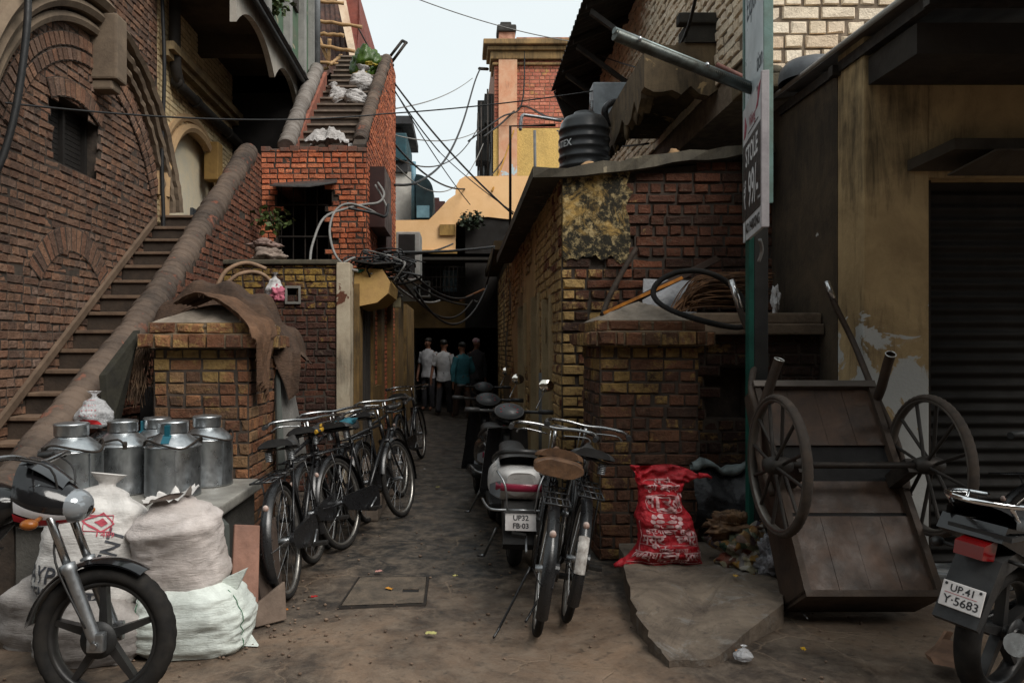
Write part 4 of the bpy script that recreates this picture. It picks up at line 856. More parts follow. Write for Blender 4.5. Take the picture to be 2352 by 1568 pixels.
    mb = MB(); mb.tube(catmull([(0, .075, .34), (-.06, .14, .17), (-.11, .20, .015)], 3) + [Vector((-.18, .215, .008))], .007, 6); mb.build('kickstand', k_paint, t)
    return t
R1 = make_bicycle('black roadster bicycle with a wide brown leather saddle parked in front of the white scooter', k_brownseat, seat_shape=1, hb=R(-6))
mb = MB()
def ss(u, v):
    a = 2 * PI * u; t_ = v; x = -.02 + .24 * t_; k = 1 - .55 * max(0, t_ - .55) / .45
    return Vector((x, .135 * k * math.cos(a) * (1 if abs(math.cos(a)) < .97 else .98), .875 + .045 * math.sin(a) + .008 * math.sin(v * 17) + .007 * fbm((a, v * 4, 3), 1.3)))
mb.surf(ss, 20, 12, cu=True)
for e in (0, 1): mb.face([ss(i / 20, e) for i in (range(20) if e else reversed(range(20)))])
mb.build('seat_cover', k_brownseat, R1); place(R1, .39, 4.02, 85, 8)
R2 = make_bicycle('black bicycle whose rear mudguard is patched with chipped white paint beside the right gate pillar', guard_mat=k_paint, stripe=True)
place(R2, .57, 4.22, 84, 10)
bik = [(-1.03, 4.60, 88, 7, R(4), 'black bicycle nearest the planks with its rear wheel at the alley mouth'), (-1.02, 5.35, 84, 8, R(12), 'black bicycle with a yellow-edged saddle, second in the left row'),
       (-.87, 5.72, 72, 9, R(-8), 'black bicycle with a teal cloth on its saddle, wheel turned out into the alley'), (-.80, 6.6, 80, 7, R(10), 'black bicycle with muddy front wheel beside the alley doorstep'),
       (-.70, 9.3, 82, 6, R(-10), 'black bicycle parked deepest in the alley past the doorsteps')]
for i, (x, y, rz, le, hb, lb) in enumerate(bik):
    b = make_bicycle(lb, hb=hb); b['group'] = 'bicycles leaning along the alley wall'
    if i == 1:
        mb = MB(); mb.tube(catmull([(.07, -.10, .90), (.20, -.115, .905), (.33, -.06, .91), (.47, -.025, .925)], 5), .016, 8, flat=.6); mb.build('saddle_edge', M('yellow_edge', lin(196, 150, 40), lin(130, 100, 30), 10, .5), b)
    if i == 2:
        mb = MB(); mb.ell((.24, -.01, .925), (.14, .085, .035), 14, jit=.5, seed=4); mb.build('saddle_cloth', M('teal_cloth', lin(36, 96, 110), lin(24, 60, 74), 9, .8), b)
    place(b, x, y, rz, -le)
B6 = make_bicycle('black bicycle standing before the dark shutter at the edge of the street'); place(B6, 3.55, 4.55, 2, -6)

# motorcycle ------------------------------------------------------
k_alloy = M('black_alloy', (.03, .03, .031, 1), (.05, .048, .046, 1), 8, .45, .0005, .5); k_tank = MP('gloss_black', (.010, .010, .011, 1), .12)
k_engine = M('dark_engine', (.06, .06, .06, 1), (.03, .03, .03, 1), 10, .55, .001, .6); k_redd = MP('red_decal', lin(190, 30, 46), .3); k_whd = MP('white_decal', lin(214, 214, 218), .3)
t = NT('lamp_glass'); k_lens = t.done((.26, .28, .30, 1), .08, .3, .9); t = NT('tail_red'); k_tail = t.done(lin(110, 10, 12), .15, 0, .8)
k_plate = M('plate_white', lin(222, 218, 216), lin(196, 190, 188), 9, .45, 0, dirt=.15); k_ink = MP('plate_ink', (.02, .02, .022, 1), .6)
def moto_wheel(root, c):
    c = Vector(c); mb = MB(); mb.tube([c + Vector((0, -.07, 0)), c + Vector((0, .07, 0))], .035, 14)
    for i in range(5):
        a = 2 * PI * i / 5 + .35; e = Vector((-math.sin(a), 0, math.cos(a))); d = Vector((math.cos(a), 0, math.sin(a)))
        for s in (-.018, .018):
            pts = [c + d * .03 + e * .020, c + d * .215 + e * .011, c + d * .215 - e * .011, c + d * .03 - e * .020]
        mb.prism([p + Vector((0, -.02, 0)) for p in pts], (0, .04, 0))
    mb.torus(.222, .018, ring_m(c), 44, 8, flat=1.9); wm = mb.build('wheel', k_alloy, root, fix=True)
    mb = MB()
    def fn(u, v):
        a = 2 * PI * u; b = 2 * PI * v; rr = .257 + .040 * math.cos(b); g = .003 * (1 if (int(u * 96) + (1 if v < .5 else 0)) % 3 == 0 and math.cos(b) > .3 else 0)
        return c + Vector(((rr - g) * math.cos(a), .05 * math.sin(b), (rr - g) * math.sin(a)))
    mb.surf(fn, 96, 14, cu=True, cv=True); mb.build('tyre', k_rubber, wm)
    mb = MB(); mb.lathe([(.03, .055), (.075, .055), (.075, .062), (.03, .062)], 24, ring_m(c)); mb.build('brake_hub', k_engine, wm)
    return wm
def make_motorcycle(label, plate=None):
    t = thing('motorcycle', label, 'motorcycle')
    moto_wheel(t, (0, 0, .30)); moto_wheel(t, (1.27, 0, .30))
    for s in (-1, 1):
        mb = MB(); ax = Vector((1.275, s * .085, .29)); tp = Vector((1.005, s * .085, .93)); mid = ax.lerp(tp, .5)
        mb.tube([mid, tp], .017, 12); fk = mb.build('fork', k_chrome, t)
        mb = MB(); mb.tube([ax, ax.lerp(tp, .06), ax.lerp(tp, .44), ax.lerp(tp, .46), ax.lerp(tp, .50), ax.lerp(tp, .505)], [.022, .027, .027, .032, .032, .02], 14); mb.box(ax.x - .035, ax.x + .035, ax.y - .02, ax.y + .02, ax.z - .03, ax.z + .05, bev=.01); mb.build('fork_slider', k_steel, fk)
        mb = MB(); mb.tube([(ax.x + .0, ax.y + s * .022, ax.z), (ax.x, ax.y + s * .03, ax.z)], .014, 6); mb.build('axle_nut', k_chrome, fk)
    arc_guard((1.27, 0, .30), .325, R(58), R(172), .13, 26, .006).build('front_mudguard', k_tank, t)
    mb = MB()          # headlight cowl
    def cw(u, v):
        a = 2 * PI * u; x = .90 + .30 * v; k = (1 - v ** 3) ** .5; w_ = .13 * k * (.72 + .28 * math.sin(PI * min(1, v * 1.2))) ; hz = (.135 * (1 - .35 * v)) * (k * .75 + .25 * (1 - v))
        return Vector((x, w_ * math.cos(a), .875 - .05 * v + hz * math.sin(a) * (1.15 if math.sin(a) > 0 else 1)))
    mb.surf(cw, 28, 14, cu=True); cowl = mb.build('headlight_cowl', k_tank, t)
    mb = MB(); mb.ell((1.115, 0, .838), (.078, .088, .072), 20); mb.build('headlight', k_lens, cowl)
    def band(v0, v1, u0, u1, mat, nm):
        mb = MB(); cen = Vector((1.0, 0, .9))
        for sg in (1, -1):
            def f2(u, v):
                uu = u0 + (u1 - u0) * u; vv = v0 + (v1 - v0) * v; uu = uu - .10 * vv; p = cw(uu, vv); p = p + (p - Vector((p.x, 0, .85))).normalized() * .004; return Vector((p.x, p.y * sg, p.z))
            mb.surf(f2, 4, 12)
        mb.build(nm, mat, cowl)
    band(.02, .72, .885, .93, k_redd, 'red_stripe'); band(.05, .86, .94, .995, k_whd, 'white_stripe'); band(.15, .9, .87, .882, k_redd, 'thin_stripe'); band(.3, .9, .90, .94, k_redd, 'stripe')
    mb = MB(); q = [(.93, 1.03), (1.06, .995), (1.0, 1.10), (.955, 1.12)]
    mb.surf(lambda u, v: Vector((.93 + .17 * u, (v - .5) * .2 * (1 - .35 * u), 1.045 - .10 * u ** 1.4 - .03 * abs(2 * v - 1) ** 2)), 8, 8); mb.build('visor', MP('smoked_visor', (.03, .032, .035, 1), .08, 0, .9), cowl)
    mb = MB(); mb.tube(catmull([(.78, -.36, 1.03), (.90, -.34, 1.04), (.96, -.2, 1.05), (.97, 0, 1.02), (.96, .2, 1.05), (.90, .34, 1.04), (.78, .36, 1.03)], 5), .012, 8); hb = mb.build('handlebar', k_chrome, t)
    for s in (-1, 1):
        mb = MB(); mb.tube([(.76, s * .365, 1.028), (.89, s * .343, 1.04)], .019, 8); mb.build('grip', k_seat, hb)
        mb = MB(); mb.tube([(1.03, s * .09, .80), (1.06, s * .21, .79)], .010, 6); mb.ell((1.06, s * .235, .79), (.035, .03, .022), 10); mb.build('indicator', M('amber_lens', lin(176, 104, 44), lin(120, 70, 30), 20, .3), t)
        mb = MB(); mb.tube([(-.18, s * .06, .66), (-.2, s * .16, .66)], .009, 6); mb.ell((-.2, s * .18, .66), (.035, .028, .022), 10); mb.build('indicator', k_alloy, t)
    mb = MB()
    def tk(u, v):
        a = 2 * PI * u; x = .40 + .50 * v; w_ = .14 * math.sin(PI * (.12 + .80 * v)) ** .6; h_ = .13 * math.sin(PI * (.10 + .82 * v)) ** .7
        return Vector((x, w_ * math.cos(a), .79 + .05 * v + h_ * math.sin(a)))
    mb.surf(tk, 24, 14, cu=True); mb.build('fuel_tank', k_tank, t)
    mb = MB()
    def sf(u, v):
        x = -.25 + .70 * u; a = PI * v; return Vector((x, .135 * (1 - .25 * u) * math.cos(a) * (1 if abs(math.cos(a)) < .99 else .97), .755 + .07 * math.sin(a) ** .6 + .05 * (1 - u) ** 2 - .02 * math.sin(PI * u)))
    mb.surf(sf, 16, 12); mb.prism([(-.25, -.12, .75), (.45, -.10, .73), (.45, .10, .73), (-.25, .12, .75)], (0, 0, .02)); mb.build('seat', k_seat, t, fix=True)
    mb = MB(); mb.box(.40, .75, -.13, .13, .28, .52, bev=.04); mb.tube([(.62, 0, .5), (.70, 0, .68)], .085, 14)
    for k in range(5): mb.box(.57 + k * .012, .72 + k * .012, -.1, .1, .52 + k * .03, .53 + k * .03)
    mb.tube([(.52, -.15, .36), (.52, -.17, .36)], .09, 16); mb.build('engine', k_engine, t)
    mb = MB(); mb.tube(catmull([(.70, -.10, .56), (.82, -.12, .45), (.74, -.13, .24), (.45, -.14, .20), (.1, -.17, .28)], 5), .02, 10); mb.tube([(.12, -.175, .28), (-.30, -.19, .38)], .045, 14); mb.build('exhaust', MP('exhaust_steel', (.25, .24, .23, 1), .3, 1), t)
    mb = MB()
    for s, q in ((-1, .0), (1, .02)): mb.tube(catmull([(.90, s * .22, 1.05), (1.06, s * .10, 1.0 - q), (1.08, s * .06, .80), (1.10 + q, s * .10, .62), (1.24, s * .11, .36)], 5), .005, 5)
    mb.tube(catmull([(.92, -.1, 1.05), (1.0, -.03, .96), (.86, .02, .78), (.7, -.06, .6)], 5), .006, 5); mb.build('control_cable', k_seat, t)
    mb = MB(); mb.tube([(.95, 0, .88), (.72, 0, .62), (.66, 0, .3), (.35, 0, .28)], .022, 8)
    for s in (-1, 1): mb.tube([(.40, s * .08, .34), (0, s * .09, .30)], .018, 8); mb.tube([(.02, s * .11, .34), (.18, s * .12, .68)], .022, 10); mb.tube([(.88, s * .05, .82), (.40, s * .1, .70), (-.2, s * .1, .76)], .014, 8)
    mb.build('frame', k_paint, t)
    mb = MB(); mb.prism([(.36, -.125, .48), (.40, -.125, .70), (.02, -.12, .74), (-.22, -.09, .80), (-.26, -.09, .74), (.05, -.12, .60)], (0, .25, 0)); mb.build('side_panel', k_tank, t, fix=True)
    mb = MB(); mb.tube(catmull([(.12, -.15, .84), (-.10, -.155, .88), (-.28, -.12, .90), (-.36, 0, .905), (-.28, .12, .90), (-.10, .155, .88), (.12, .15, .84)], 6), .012, 8)
    for s in (-1, 1): mb.tube(catmull([(-.05, s * .15, .875), (-.16, s * .12, .80), (-.28, s * .12, .895)], 4), .009, 8)
    mb.build('grab_rail', MP('bright_chrome', (.8, .81, .82, 1), .08, 1.0), t)
    mb = MB()
    mb.prism([(-.24, -.06, .655), (-.31, -.05, .665), (-.305, -.05, .72), (-.22, -.06, .74)], (0, .11, 0)); mb.build('tail_light', k_tail, t, fix=True)
    mb = MB(); mb.prism([(-.06, -.09, .70), (-.24, -.09, .66), (-.36, -.075, .40), (-.33, -.075, .38), (-.20, -.09, .60), (-.05, -.09, .64)], (0, .17, 0)); mb.build('rear_mudguard', k_seat, t, fix=True)
    if plate:
        O = Vector((-.335, 0, .50)); m_ = frame(O, (0, -1, 0), (.30, 0, .95)); m_ = m_ @ Matrix.Scale(.76, 4)
        mb = MB(); mb.box(-.105, .105, -.068, .068, -.004, .004, 0, m_, bev=.003); pl_ = mb.build('number_plate', k_plate, t)
        mb = MB(); f = lambda dx, dy: (lambda x, y: m_ @ Vector((x + dx, y + dy, .0062)))
        for s_, sz, dx, dy, sx in plate: txt(mb, s_, sz, f(dx, dy), 0, sx=sx, bold=.0008)
        for sx_ in (-.085, .085): mb.lathe([(0, .0075), (.008, .0065)], 10, m_ @ Matrix.Translation((sx_, .052, 0)))
        mb.build('plate_lettering', k_ink, pl_)
        if len(plate) > 1: mb = MB(); mb.box(-.085, .075, .006, .0085, .0045, .0058, 0, m_); mb.build('plate_rule', MP('plate_rule_red', lin(176, 60, 70), .6), pl_)
    return t
ML = make_motorcycle('black motorcycle with red and white cowl stripes and five-spoke front wheel before the cement sacks')
place(ML, -2.76, 3.16, 0, -5)
MR = make_motorcycle('black motorcycle seen from behind with chrome grab rail and white UP-41 number plate', [('UP.41', .052, 0, .034, 1.0), ('Y·5683', .062, .004, -.030, 1.0)])
place(MR, 2.28, 3.27, 30, 5)

# scooters -------------------------------------------------------
k_scw = MP('scooter_white', lin(206, 204, 202), .3); k_scb = MP('scooter_black', (.012, .012, .013, 1), .18)
def make_scooter(label, body, plate=True):
    t = thing('scooter', label, 'scooter')
    for c in ((0, 0, .22), (1.22, 0, .22)):
        c = Vector(c); mb = MB(); mb.torus(.155, .03, ring_m(c), 32, 8, flat=1.5); mb.tube([c - Vector((0, .05, 0)), c + Vector((0, .05, 0))], .10, 16); wm = mb.build('wheel', k_alloy, t)
        mb = MB(); mb.torus(.185, .038, ring_m(c), 36, 10, flat=1.2); mb.build('tyre', k_rubber, wm)
    mb = MB()
    def bd(u, v):
        a = 2 * PI * u; x = -.36 + .86 * v
        wd = .195 * (1 - .42 * max(0, v - .5) / .5) * (math.sin(PI * min(.5, .09 + v * 1.35)) ** .55); z0 = .40 + .10 * (1 - v) ** 1.3; z1 = .70 + .035 * (1 - v)
        zc, hz = (z0 + z1) / 2, (z1 - z0) / 2; ca, sa = math.cos(a), math.sin(a); p = .62
        return Vector((x - .03 * sa * (1 - v), wd * math.copysign(abs(ca) ** p, ca), zc + hz * math.copysign(abs(sa) ** p, sa) * (math.sin(PI * min(.5, .16 + v * 1.6)) ** .5)))
    mb.surf(bd, 36, 20, cu=True); mb.face([bd(i / 36, 0) for i in reversed(range(36))]); bo = mb.build('body', body, t)
    mb = MB()
    def tl(u, v):
        a = -.55 * PI + (1.1 * PI) * u; p = Vector((-.385 + .055 * abs(math.sin(a)) ** 2.5, .165 * math.sin(a) / 1.0 if abs(a) < PI / 2 else .165 * math.copysign(1, a), 0)); p.z = .575 + .05 * v; p.x -= .01 * math.sin(PI * v); return p
    mb.surf(lambda u, v: tl(1 - u, v), 20, 4); mb.build('tail_light', MP('tail_lens_purple', lin(126, 34, 56), .2), bo)
    for s in (-1, 1):
        mb = MB(); mb.surf(lambda u, v: Vector((-.36 + .13 * u, s * (.135 + .062 * u ** .6), .56 + (.11 * v - .02) * (1 - .5 * u) - .012)), 6, 5); mb.build('indicator', k_lens, bo)
    mb = MB()
    for i in range(3): mb.box(-.372 + i * .004, -.355, -.05, .05, .655 + i * .014, .659 + i * .014)
    mb.build('vent_slot', k_ink, bo)
    mb = MB()
    def st(u, v):
        x = -.30 + .82 * u; a = PI * v; return Vector((x, (.145 - .05 * u) * math.cos(a) * (1 if abs(math.cos(a)) < .98 else .96), .715 + .085 * math.sin(a) ** .5 * (math.sin(PI * min(.5, .12 + u * 2)) ** .4) + .02 * (1 - u) - .03 * math.sin(PI * u)))
    mb.surf(st, 18, 12); mb.build('seat', k_seat, t)
    mb = MB(); mb.tube(catmull([(-.02, -.165, .72), (-.20, -.17, .77), (-.33, -.13, .82), (-.385, 0, .835), (-.33, .13, .82), (-.20, .17, .77), (-.02, .165, .72)], 6), .017, 10, flat=.7); mb.build('grab_rail', k_alloy, t)
    mb = MB()
    for s in (-1, 1): mb.tube(catmull([(-.40, s * .08, .46), (-.38, s * .2, .46), (-.12, s * .235, .47), (.1, s * .22, .42)], 5), .009, 8); mb.tube(catmull([(-.405, s * .09, .46), (-.42, s * .11, .62), (-.34, s * .16, .70)], 4), .007, 8)
    mb.tube([(-.40, -.08, .46), (-.40, .08, .46)], .009, 8); mb.build('crash_guard', k_steel, t)
    mb = MB(); mb.prism([(-.30, -.10, .50), (-.40, -.09, .24), (-.37, -.09, .20), (-.10, -.1, .34), (0, -.1, .46)], (0, .2, 0)); mb.build('rear_mudguard', k_alloy, t, fix=True)
    if plate:
        O = Vector((-.405, 0, .385)); m_ = frame(O, (0, -1, 0), (.3, 0, .95)); mb = MB(); mb.box(-.10, .10, -.055, .055, -.003, .003, 0, m_, bev=.003); pl_ = mb.build('number_plate', k_plate, t)
        mb = MB(); txt(mb, 'UP32', .046, lambda x, y: m_ @ Vector((x, y + .025, .0052)), bold=.001); txt(mb, 'FB·03', .046, lambda x, y: m_ @ Vector((x, y - .025, .0052)), bold=.001); mb.build('plate_lettering', k_ink, pl_)
    mb = MB(); mb.box(.45, 1.0, -.16, .16, .27, .33, bev=.03); mb.build('footboard', k_alloy, t)
    mb = MB()
    def ap(u, v):
        b = (u - .5) * 2; z = .27 + .58 * v; x = .98 + .10 * (1 - v) * .2 - .10 * v + .07 * (1 - abs(b) ** 2) ; return Vector((x, b * (.21 - .05 * v), z))
    mb.surf(ap, 14, 10); mb.surf(lambda u, v: ap(1 - u, v) + Vector((.03, 0, 0)), 14, 10); mb.build('leg_shield', body, t)
    mb = MB(); mb.surf(lambda u, v: ap(u, v) - Vector((.012, 0, 0)) + Vector((0, 0, 0)), 14, 10); mb.build('inner_shield', k_scb, t)
    mb = MB(); mb.tube([(.93, 0, .8), (1.22, 0, .22)], .03, 10); mb.build('fork', k_alloy, t)
    arc_guard((1.22, 0, .22), .25, R(20), R(160), .16).build('front_mudguard', body, t)
    mb = MB()
    def hd(u, v):
        a = 2 * PI * u; x = .82 + .20 * v; k = math.sin(PI * (.10 + .82 * v)) ** .5; return Vector((x, .15 * k * math.cos(a), .985 - .05 * v + .085 * k * math.sin(a)))
    mb.surf(hd, 24, 10, cu=True); mb.face([hd(i / 24, 0) for i in reversed(range(24))]); ho = mb.build('handlebar_cowl', k_scb, t)
    mb = MB(); mm = frame((.79, 0, 1.0), (0, -1, 0), (.62, 0, .78)); mb.lathe([(0, .012), (.085, .010), (.09, .0)], 24, mm @ Matrix.Diagonal((1.25, .8, 1, 1))); mb.build('speedometer', MP('dial_glass', (.04, .042, .045, 1), .35, 0, .3), ho)
    mb = MB(); mb.torus(.092, .006, mm @ Matrix.Diagonal((1.25, .8, 1, 1)), 24, 6); mb.build('dial_ring', k_alloy, ho)
    mb = MB()
    for k in range(7): a = R(200 - k * 37); p0 = Vector((.062 * math.cos(a) * 1.25, .062 * math.sin(a) * .8, .0125)); p1 = p0 * .8; p1.z = .0125; mb.tube([mm @ p0, mm @ p1], .002, 4)
    mb.build('dial_mark', k_redd, ho)
    mb = MB(); mb.ell((1.02, 0, .95), (.045, .08, .06), 14); mb.build('headlight', k_lens, ho)
    for s in (-1, 1):
        mb = MB(); mb.tube([(.87, s * .12, .99), (.80, s * .33, 1.0)], .013, 8); mb.tube([(.82, s * .24, 1.0), (.79, s * .355, 1.002)], .019, 8); mb.build('grip', k_seat, ho)
        mb = MB(); mb.tube([(.90, s * .16, 1.0), (.92, s * .17, .985), (.86, s * .33, .985)], .005, 6); mb.build('brake_lever', k_chrome, ho)
    mb = MB(); mb.tube(catmull([(.86, -.22, 1.01), (.88, -.26, 1.10), (.87, -.29, 1.17)], 4), .006, 6); mi = mb.build('mirror_arm', k_chrome, ho)
    mb = MB(); mm2 = frame((.868, -.30, 1.21), (0, -1, 0), (.1, 0, 1)); mb.lathe([(0, .006), (.06, .004), (.066, -.004), (.05, -.02), (0, -.03)], 24, mm2 @ Matrix.Diagonal((1, .78, 1, 1))); mb.build('mirror', MP('mirror_glass', (.75, .70, .62, 1), .05, 1), ho)
    mb = MB(); mb.tube([(-.05, .13, .26), (.1, .2, .03)], .01, 6); mb.tube([(.1, .2, .03), (.14, .24, .015)], .01, 6); mb.build('side_stand', k_steel, t)
    mb = MB(); mb.tube([(.1, -.13, .25), (-.32, -.15, .33)], .05, 14); mb.build('exhaust', k_engine, t)
    return t
S1 = make_scooter('white scooter with wraparound tail light parked tail-out behind the brown-saddled bicycle', k_scw); place(S1, .36, 5.30, 91, 2)
S2 = copy_tree(S1, None, {'scooter_white': k_scb}); S2['label'] = 'black scooter deeper in the alley just ahead of the white one'; place(S2, .28, 6.75, 95, 3)
S3 = copy_tree(S1, None, {'scooter_white': k_scb}); S3['label'] = 'black scooter farthest down the alley near the standing men'; place(S3, .30, 9.2, 93, 2)

# handcart tipped up on its nose ----------------------------------
hc = thing('handcart', 'brown wooden two-wheeled handcart tipped up on its nose beside the sign post', 'handcart', (2.14, 4.3, 0))
Tm, Bm = Vector((2.17, 4.72, 1.27)), Vector((2.18, 4.05, .21)); vv = (Tm - Bm).normalized(); LL = (Tm - Bm).length; fm = frame(Bm, (1, 0, 0), vv)   # local: x across, y up the bed, z out of the underside
k_board = M('cart_board', (.105, .058, .036, 1), (.03, .021, .016, 1), 4.5, .5, .003, sc=(1, 1, 1)); k_rail = M('cart_rail', (.07, .045, .03, 1), (.034, .025, .02, 1), 5, .7, .003)
mb = MB()
for y0, y1, d in ((.0, .415, 0), (.44, .63, -.015), (.655, .79, -.03), (.85, LL, 0)):
    n = 4 if y0 in (0, .85) else 1; hw = .335
    for i in range(n): mb.box(-hw + 2 * hw * i / n + .001, -hw + 2 * hw * (i + 1) / n - .001, y0, y1, d - .018, d + .001 * (i % 2), 0, fm)
mb.build('floor_board', k_board, hc)
mb = MB(); mb.box(-.35, .35, .0, LL, -.10, -.02, 0, fm); mb.build('gap_backing', DK, hc)  # near-black slab behind the gaps between the floor boards
for s in (-1, 1): mb = MB(); mb.prism([fm @ Vector((s * .35 - .018, y, z)) for y, z in ((-.02, .03), (LL, .03), (LL, -.16), (LL * .5, -.26), (-.02, -.30))], (.036, 0, 0)); mb.build('side_board', k_rail, hc, fix=True)
mb = MB(); mb.box(-.368, .368, -.035, -.001, -.30, .035, 0, fm); mb.build('end_board', k_rail, hc)
mb = MB(); mb.box(-.375, .375, LL - .03, LL + .015, -.02, .045, 0, fm, bev=.006); mb.build('top_rail', MP('worn_iron_edge', (.12, .10, .085, 1), .45, .5), hc)
axl = Vector((0, .62, .235)); mb = MB(); mb.tube([fm @ Vector((-.47, axl.y, axl.z)), fm @ Vector((.47, axl.y, axl.z))], .018, 10)
for s in (-1, 1): mb.box(s * .30 - .03, s * .30 + .03, axl.y - .04, axl.y + .04, 0, axl.z, 0, fm)
mb.build('axle', m_iron, hc)
for s in (-1, 1):
    c = fm @ Vector((s * .415 - .025, axl.y, axl.z)); mw = Matrix.Translation(c) @ Matrix.Rotation(R(90), 4, 'Y'); 
    mb = MB(); mb.lathe([(0, -.08), (.035, -.075), (.05, -.03), (.05, .03), (.035, .075), (0, .08)], 16, mw)
    for i in range(12):
        a = 2 * PI * i / 12 + .2; mb.tube([mw @ Vector((.04 * math.cos(a), .04 * math.sin(a), .02 * (-1) ** i)), mw @ Vector((.35 * math.cos(a), .35 * math.sin(a), 0))], .010, 6, caps=False)
    wo = mb.build('wheel', M('wheel_iron', (.05, .042, .036, 1), (.028, .025, .023, 1), 10, .6, .001, .4), hc)
    mb = MB(); mb.torus(.355, .012, mw, 48, 8, flat=2.0); mb.build('rim', MP('worn_rim', (.13, .115, .10, 1), .4, .6), wo)
    mb = MB()
    def tf(u, v):
        a = 2 * PI * u; b = 2 * PI * v; rr = .372 + .018 * math.cos(b) - (.004 if (int(u * 120) % 2) and math.cos(b) > 0 else 0); return mw @ Vector((rr * math.cos(a), rr * math.sin(a), .026 * math.sin(b)))
    mb.surf(tf, 120, 10, cu=True, cv=True); mb.build('tyre', M('dusty_tyre', (.075, .055, .042, 1), (.035, .029, .025, 1), 14, .85, .002), wo)
TL, TR = fm @ Vector((-.37, LL - .02, 0)), fm @ Vector((.37, LL - .02, 0))
for pts, r0 in (([fm @ Vector((-.39, .55, -.03)), fm @ Vector((-.42, LL * .62, -.02)), fm @ Vector((-.38, LL * .85, 0)), TL + Vector((-.01, .0, .0)), P(1735, 800, 5.0), P(1706, 730, 5.05), P(1680, 645, 5.1)], .021),
                ([fm @ Vector((.39, .55, -.03)), fm @ Vector((.42, LL * .7, -.02)), TR, P(1962, 790, 5.0), P(1918, 700, 5.1), P(1899, 648, 5.15)], .019)):
    mb = MB(); mb.tube(catmull(pts, 5), r0, 10); h = mb.build('shaft', k_rail, hc)
    mb = MB(); a, b = pts[-1], pts[-2]; mb.tube([a + (a - b) * .02, a.lerp(b, .75)], r0 * 1.08, 10); mb.build('worn_tip', MP('polished_tip', (.5, .5, .5, 1), .2, .9), h)
for a, b in ((fm @ Vector((-.40, LL * .80, .0)), P(1790, 825, 4.45)), (fm @ Vector((.37, LL * .92, .0)), P(2046, 813, 4.45))):
    mb = MB(); d = (b - a); mb.tube(catmull([a, a + d * .35 + Vector((0, 0, -.02)), a + d * .75, b], 5), .028, 12, caps=False); l = mb.build('prop_leg', k_rail, hc)
    mb = MB(); q = d.to_track_quat('Z', 'Y').to_matrix().to_4x4(); mb.torus(.028, .0035, Matrix.Translation(b) @ q, 20, 6); mb.build('pipe_rim', MP('bright_pipe_rim', (.7, .7, .68, 1), .3, .8), l)
# ------------------------------------------------------------------ platform, milk cans, sacks
tp = thing('stone_platform', 'low grey stone platform carrying the milk cans before the left gate pillar', 'platform', (-1.9, 4.7, 0))
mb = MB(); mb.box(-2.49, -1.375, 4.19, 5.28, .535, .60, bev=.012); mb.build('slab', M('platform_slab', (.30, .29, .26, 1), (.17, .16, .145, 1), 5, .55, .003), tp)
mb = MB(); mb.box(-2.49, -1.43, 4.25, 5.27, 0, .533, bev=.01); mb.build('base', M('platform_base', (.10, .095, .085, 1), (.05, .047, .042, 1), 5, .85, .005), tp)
t = NT('galvanised_tin'); cc = t.mix(t.ramp(t.noise(t.obj, 9, 6, .7), [(.3, 0.0), (.7, 1.0)]), (.50, .52, .53, 1), (.30, .32, .335, 1)); cc = t.mix(t.ramp(t.noise(t.obj, 5, 6, .7, .3, (1, 1, .25)), [(.52, 0.0), (.70, .8)]), cc, (.12, .12, .12, 1))
t.bump(t.noise(t.obj, 4, 3), .010); m_tin = t.done(cc, t.ramp(t.noise(t.obj, 14, 5), [(.3, .22), (.7, .45)]), .92, .5)
m_clasp = MP('blue_clasp', lin(30, 92, 108), .35, .3)
def make_can(label):
    c = thing('milk_can', label, 'milk can', group='tin milk cans on the platform')
    mb = MB(); mb.lathe([(0, .012), (.155, .008), (.166, 0), (.168, .012), (.165, .02), (.166, .16), (.165, .292), (.169, .297), (.169, .305), (.163, .311), (.13, .345), (.095, .372), (.084, .378), (.084, .425), (0, .425)], 40); mb.box(-.004, .004, -.172, -.164, .02, .292); b = mb.build('body', m_tin, c)
    mb = MB(); mb.lathe([(.0895, .385), (.091, .39), (.091, .44), (.094, .443), (.094, .450), (.085, .456), (.06, .455), (.045, .461), (0, .463)], 36); mb.build('lid', m_tin, c)
    mb = MB(); mb.tube(catmull([(-.168, 0, .31), (-.15, -.05, .345), (-.08, -.155, .325), (.03, -.185, .30), (.10, -.14, .325), (.16, -.04, .35), (.168, 0, .31)], 6), .0065, 8); mb.build('handle', m_iron, c)
    for s in (-1, 1): mb = MB(); mb.box(s * .150 - .02, s * .150 + .02, -.014, .014, .29, .335, bev=.004); mb.build('handle_ear', m_iron, c)
    mm = Matrix.Rotation(R(-24), 4, 'Z')
    mb = MB(); mb.box(-.016, .016, -.108, -.088, .365, .435, 0, mm, bev=.003); mb.prism([mm @ Vector(p) for p in ((-.024, -.094, .372), (.024, -.094, .372), (.024, -.142, .325), (-.024, -.142, .325))], mm @ Vector((0, -.006, .006)) - mm @ Vector((0, 0, 0))); mb.build('clasp', m_clasp, c, fix=True)
    return c
can0 = make_can('tin milk can at the front of the group with a blue clasp facing out')
cans = [(-1.78, 4.70, 26, 1, None), (-2.125, 4.78, -62, .99, 'tin milk can in the middle of the front row with its seam facing out'), (-2.262, 4.42, 60, 1.03, 'dark tin milk can nearest the motorcycle with its handle folded forward'),
        (-2.35, 5.10, 100, .93, 'tin milk can in the back row under the plastic bag'), (-2.045, 5.12, -40, .96, 'tin milk can in the middle of the back row between two front cans'), (-1.69, 5.06, 55, 1.0, 'tall tin milk can against the brick pillar at the platform edge')]
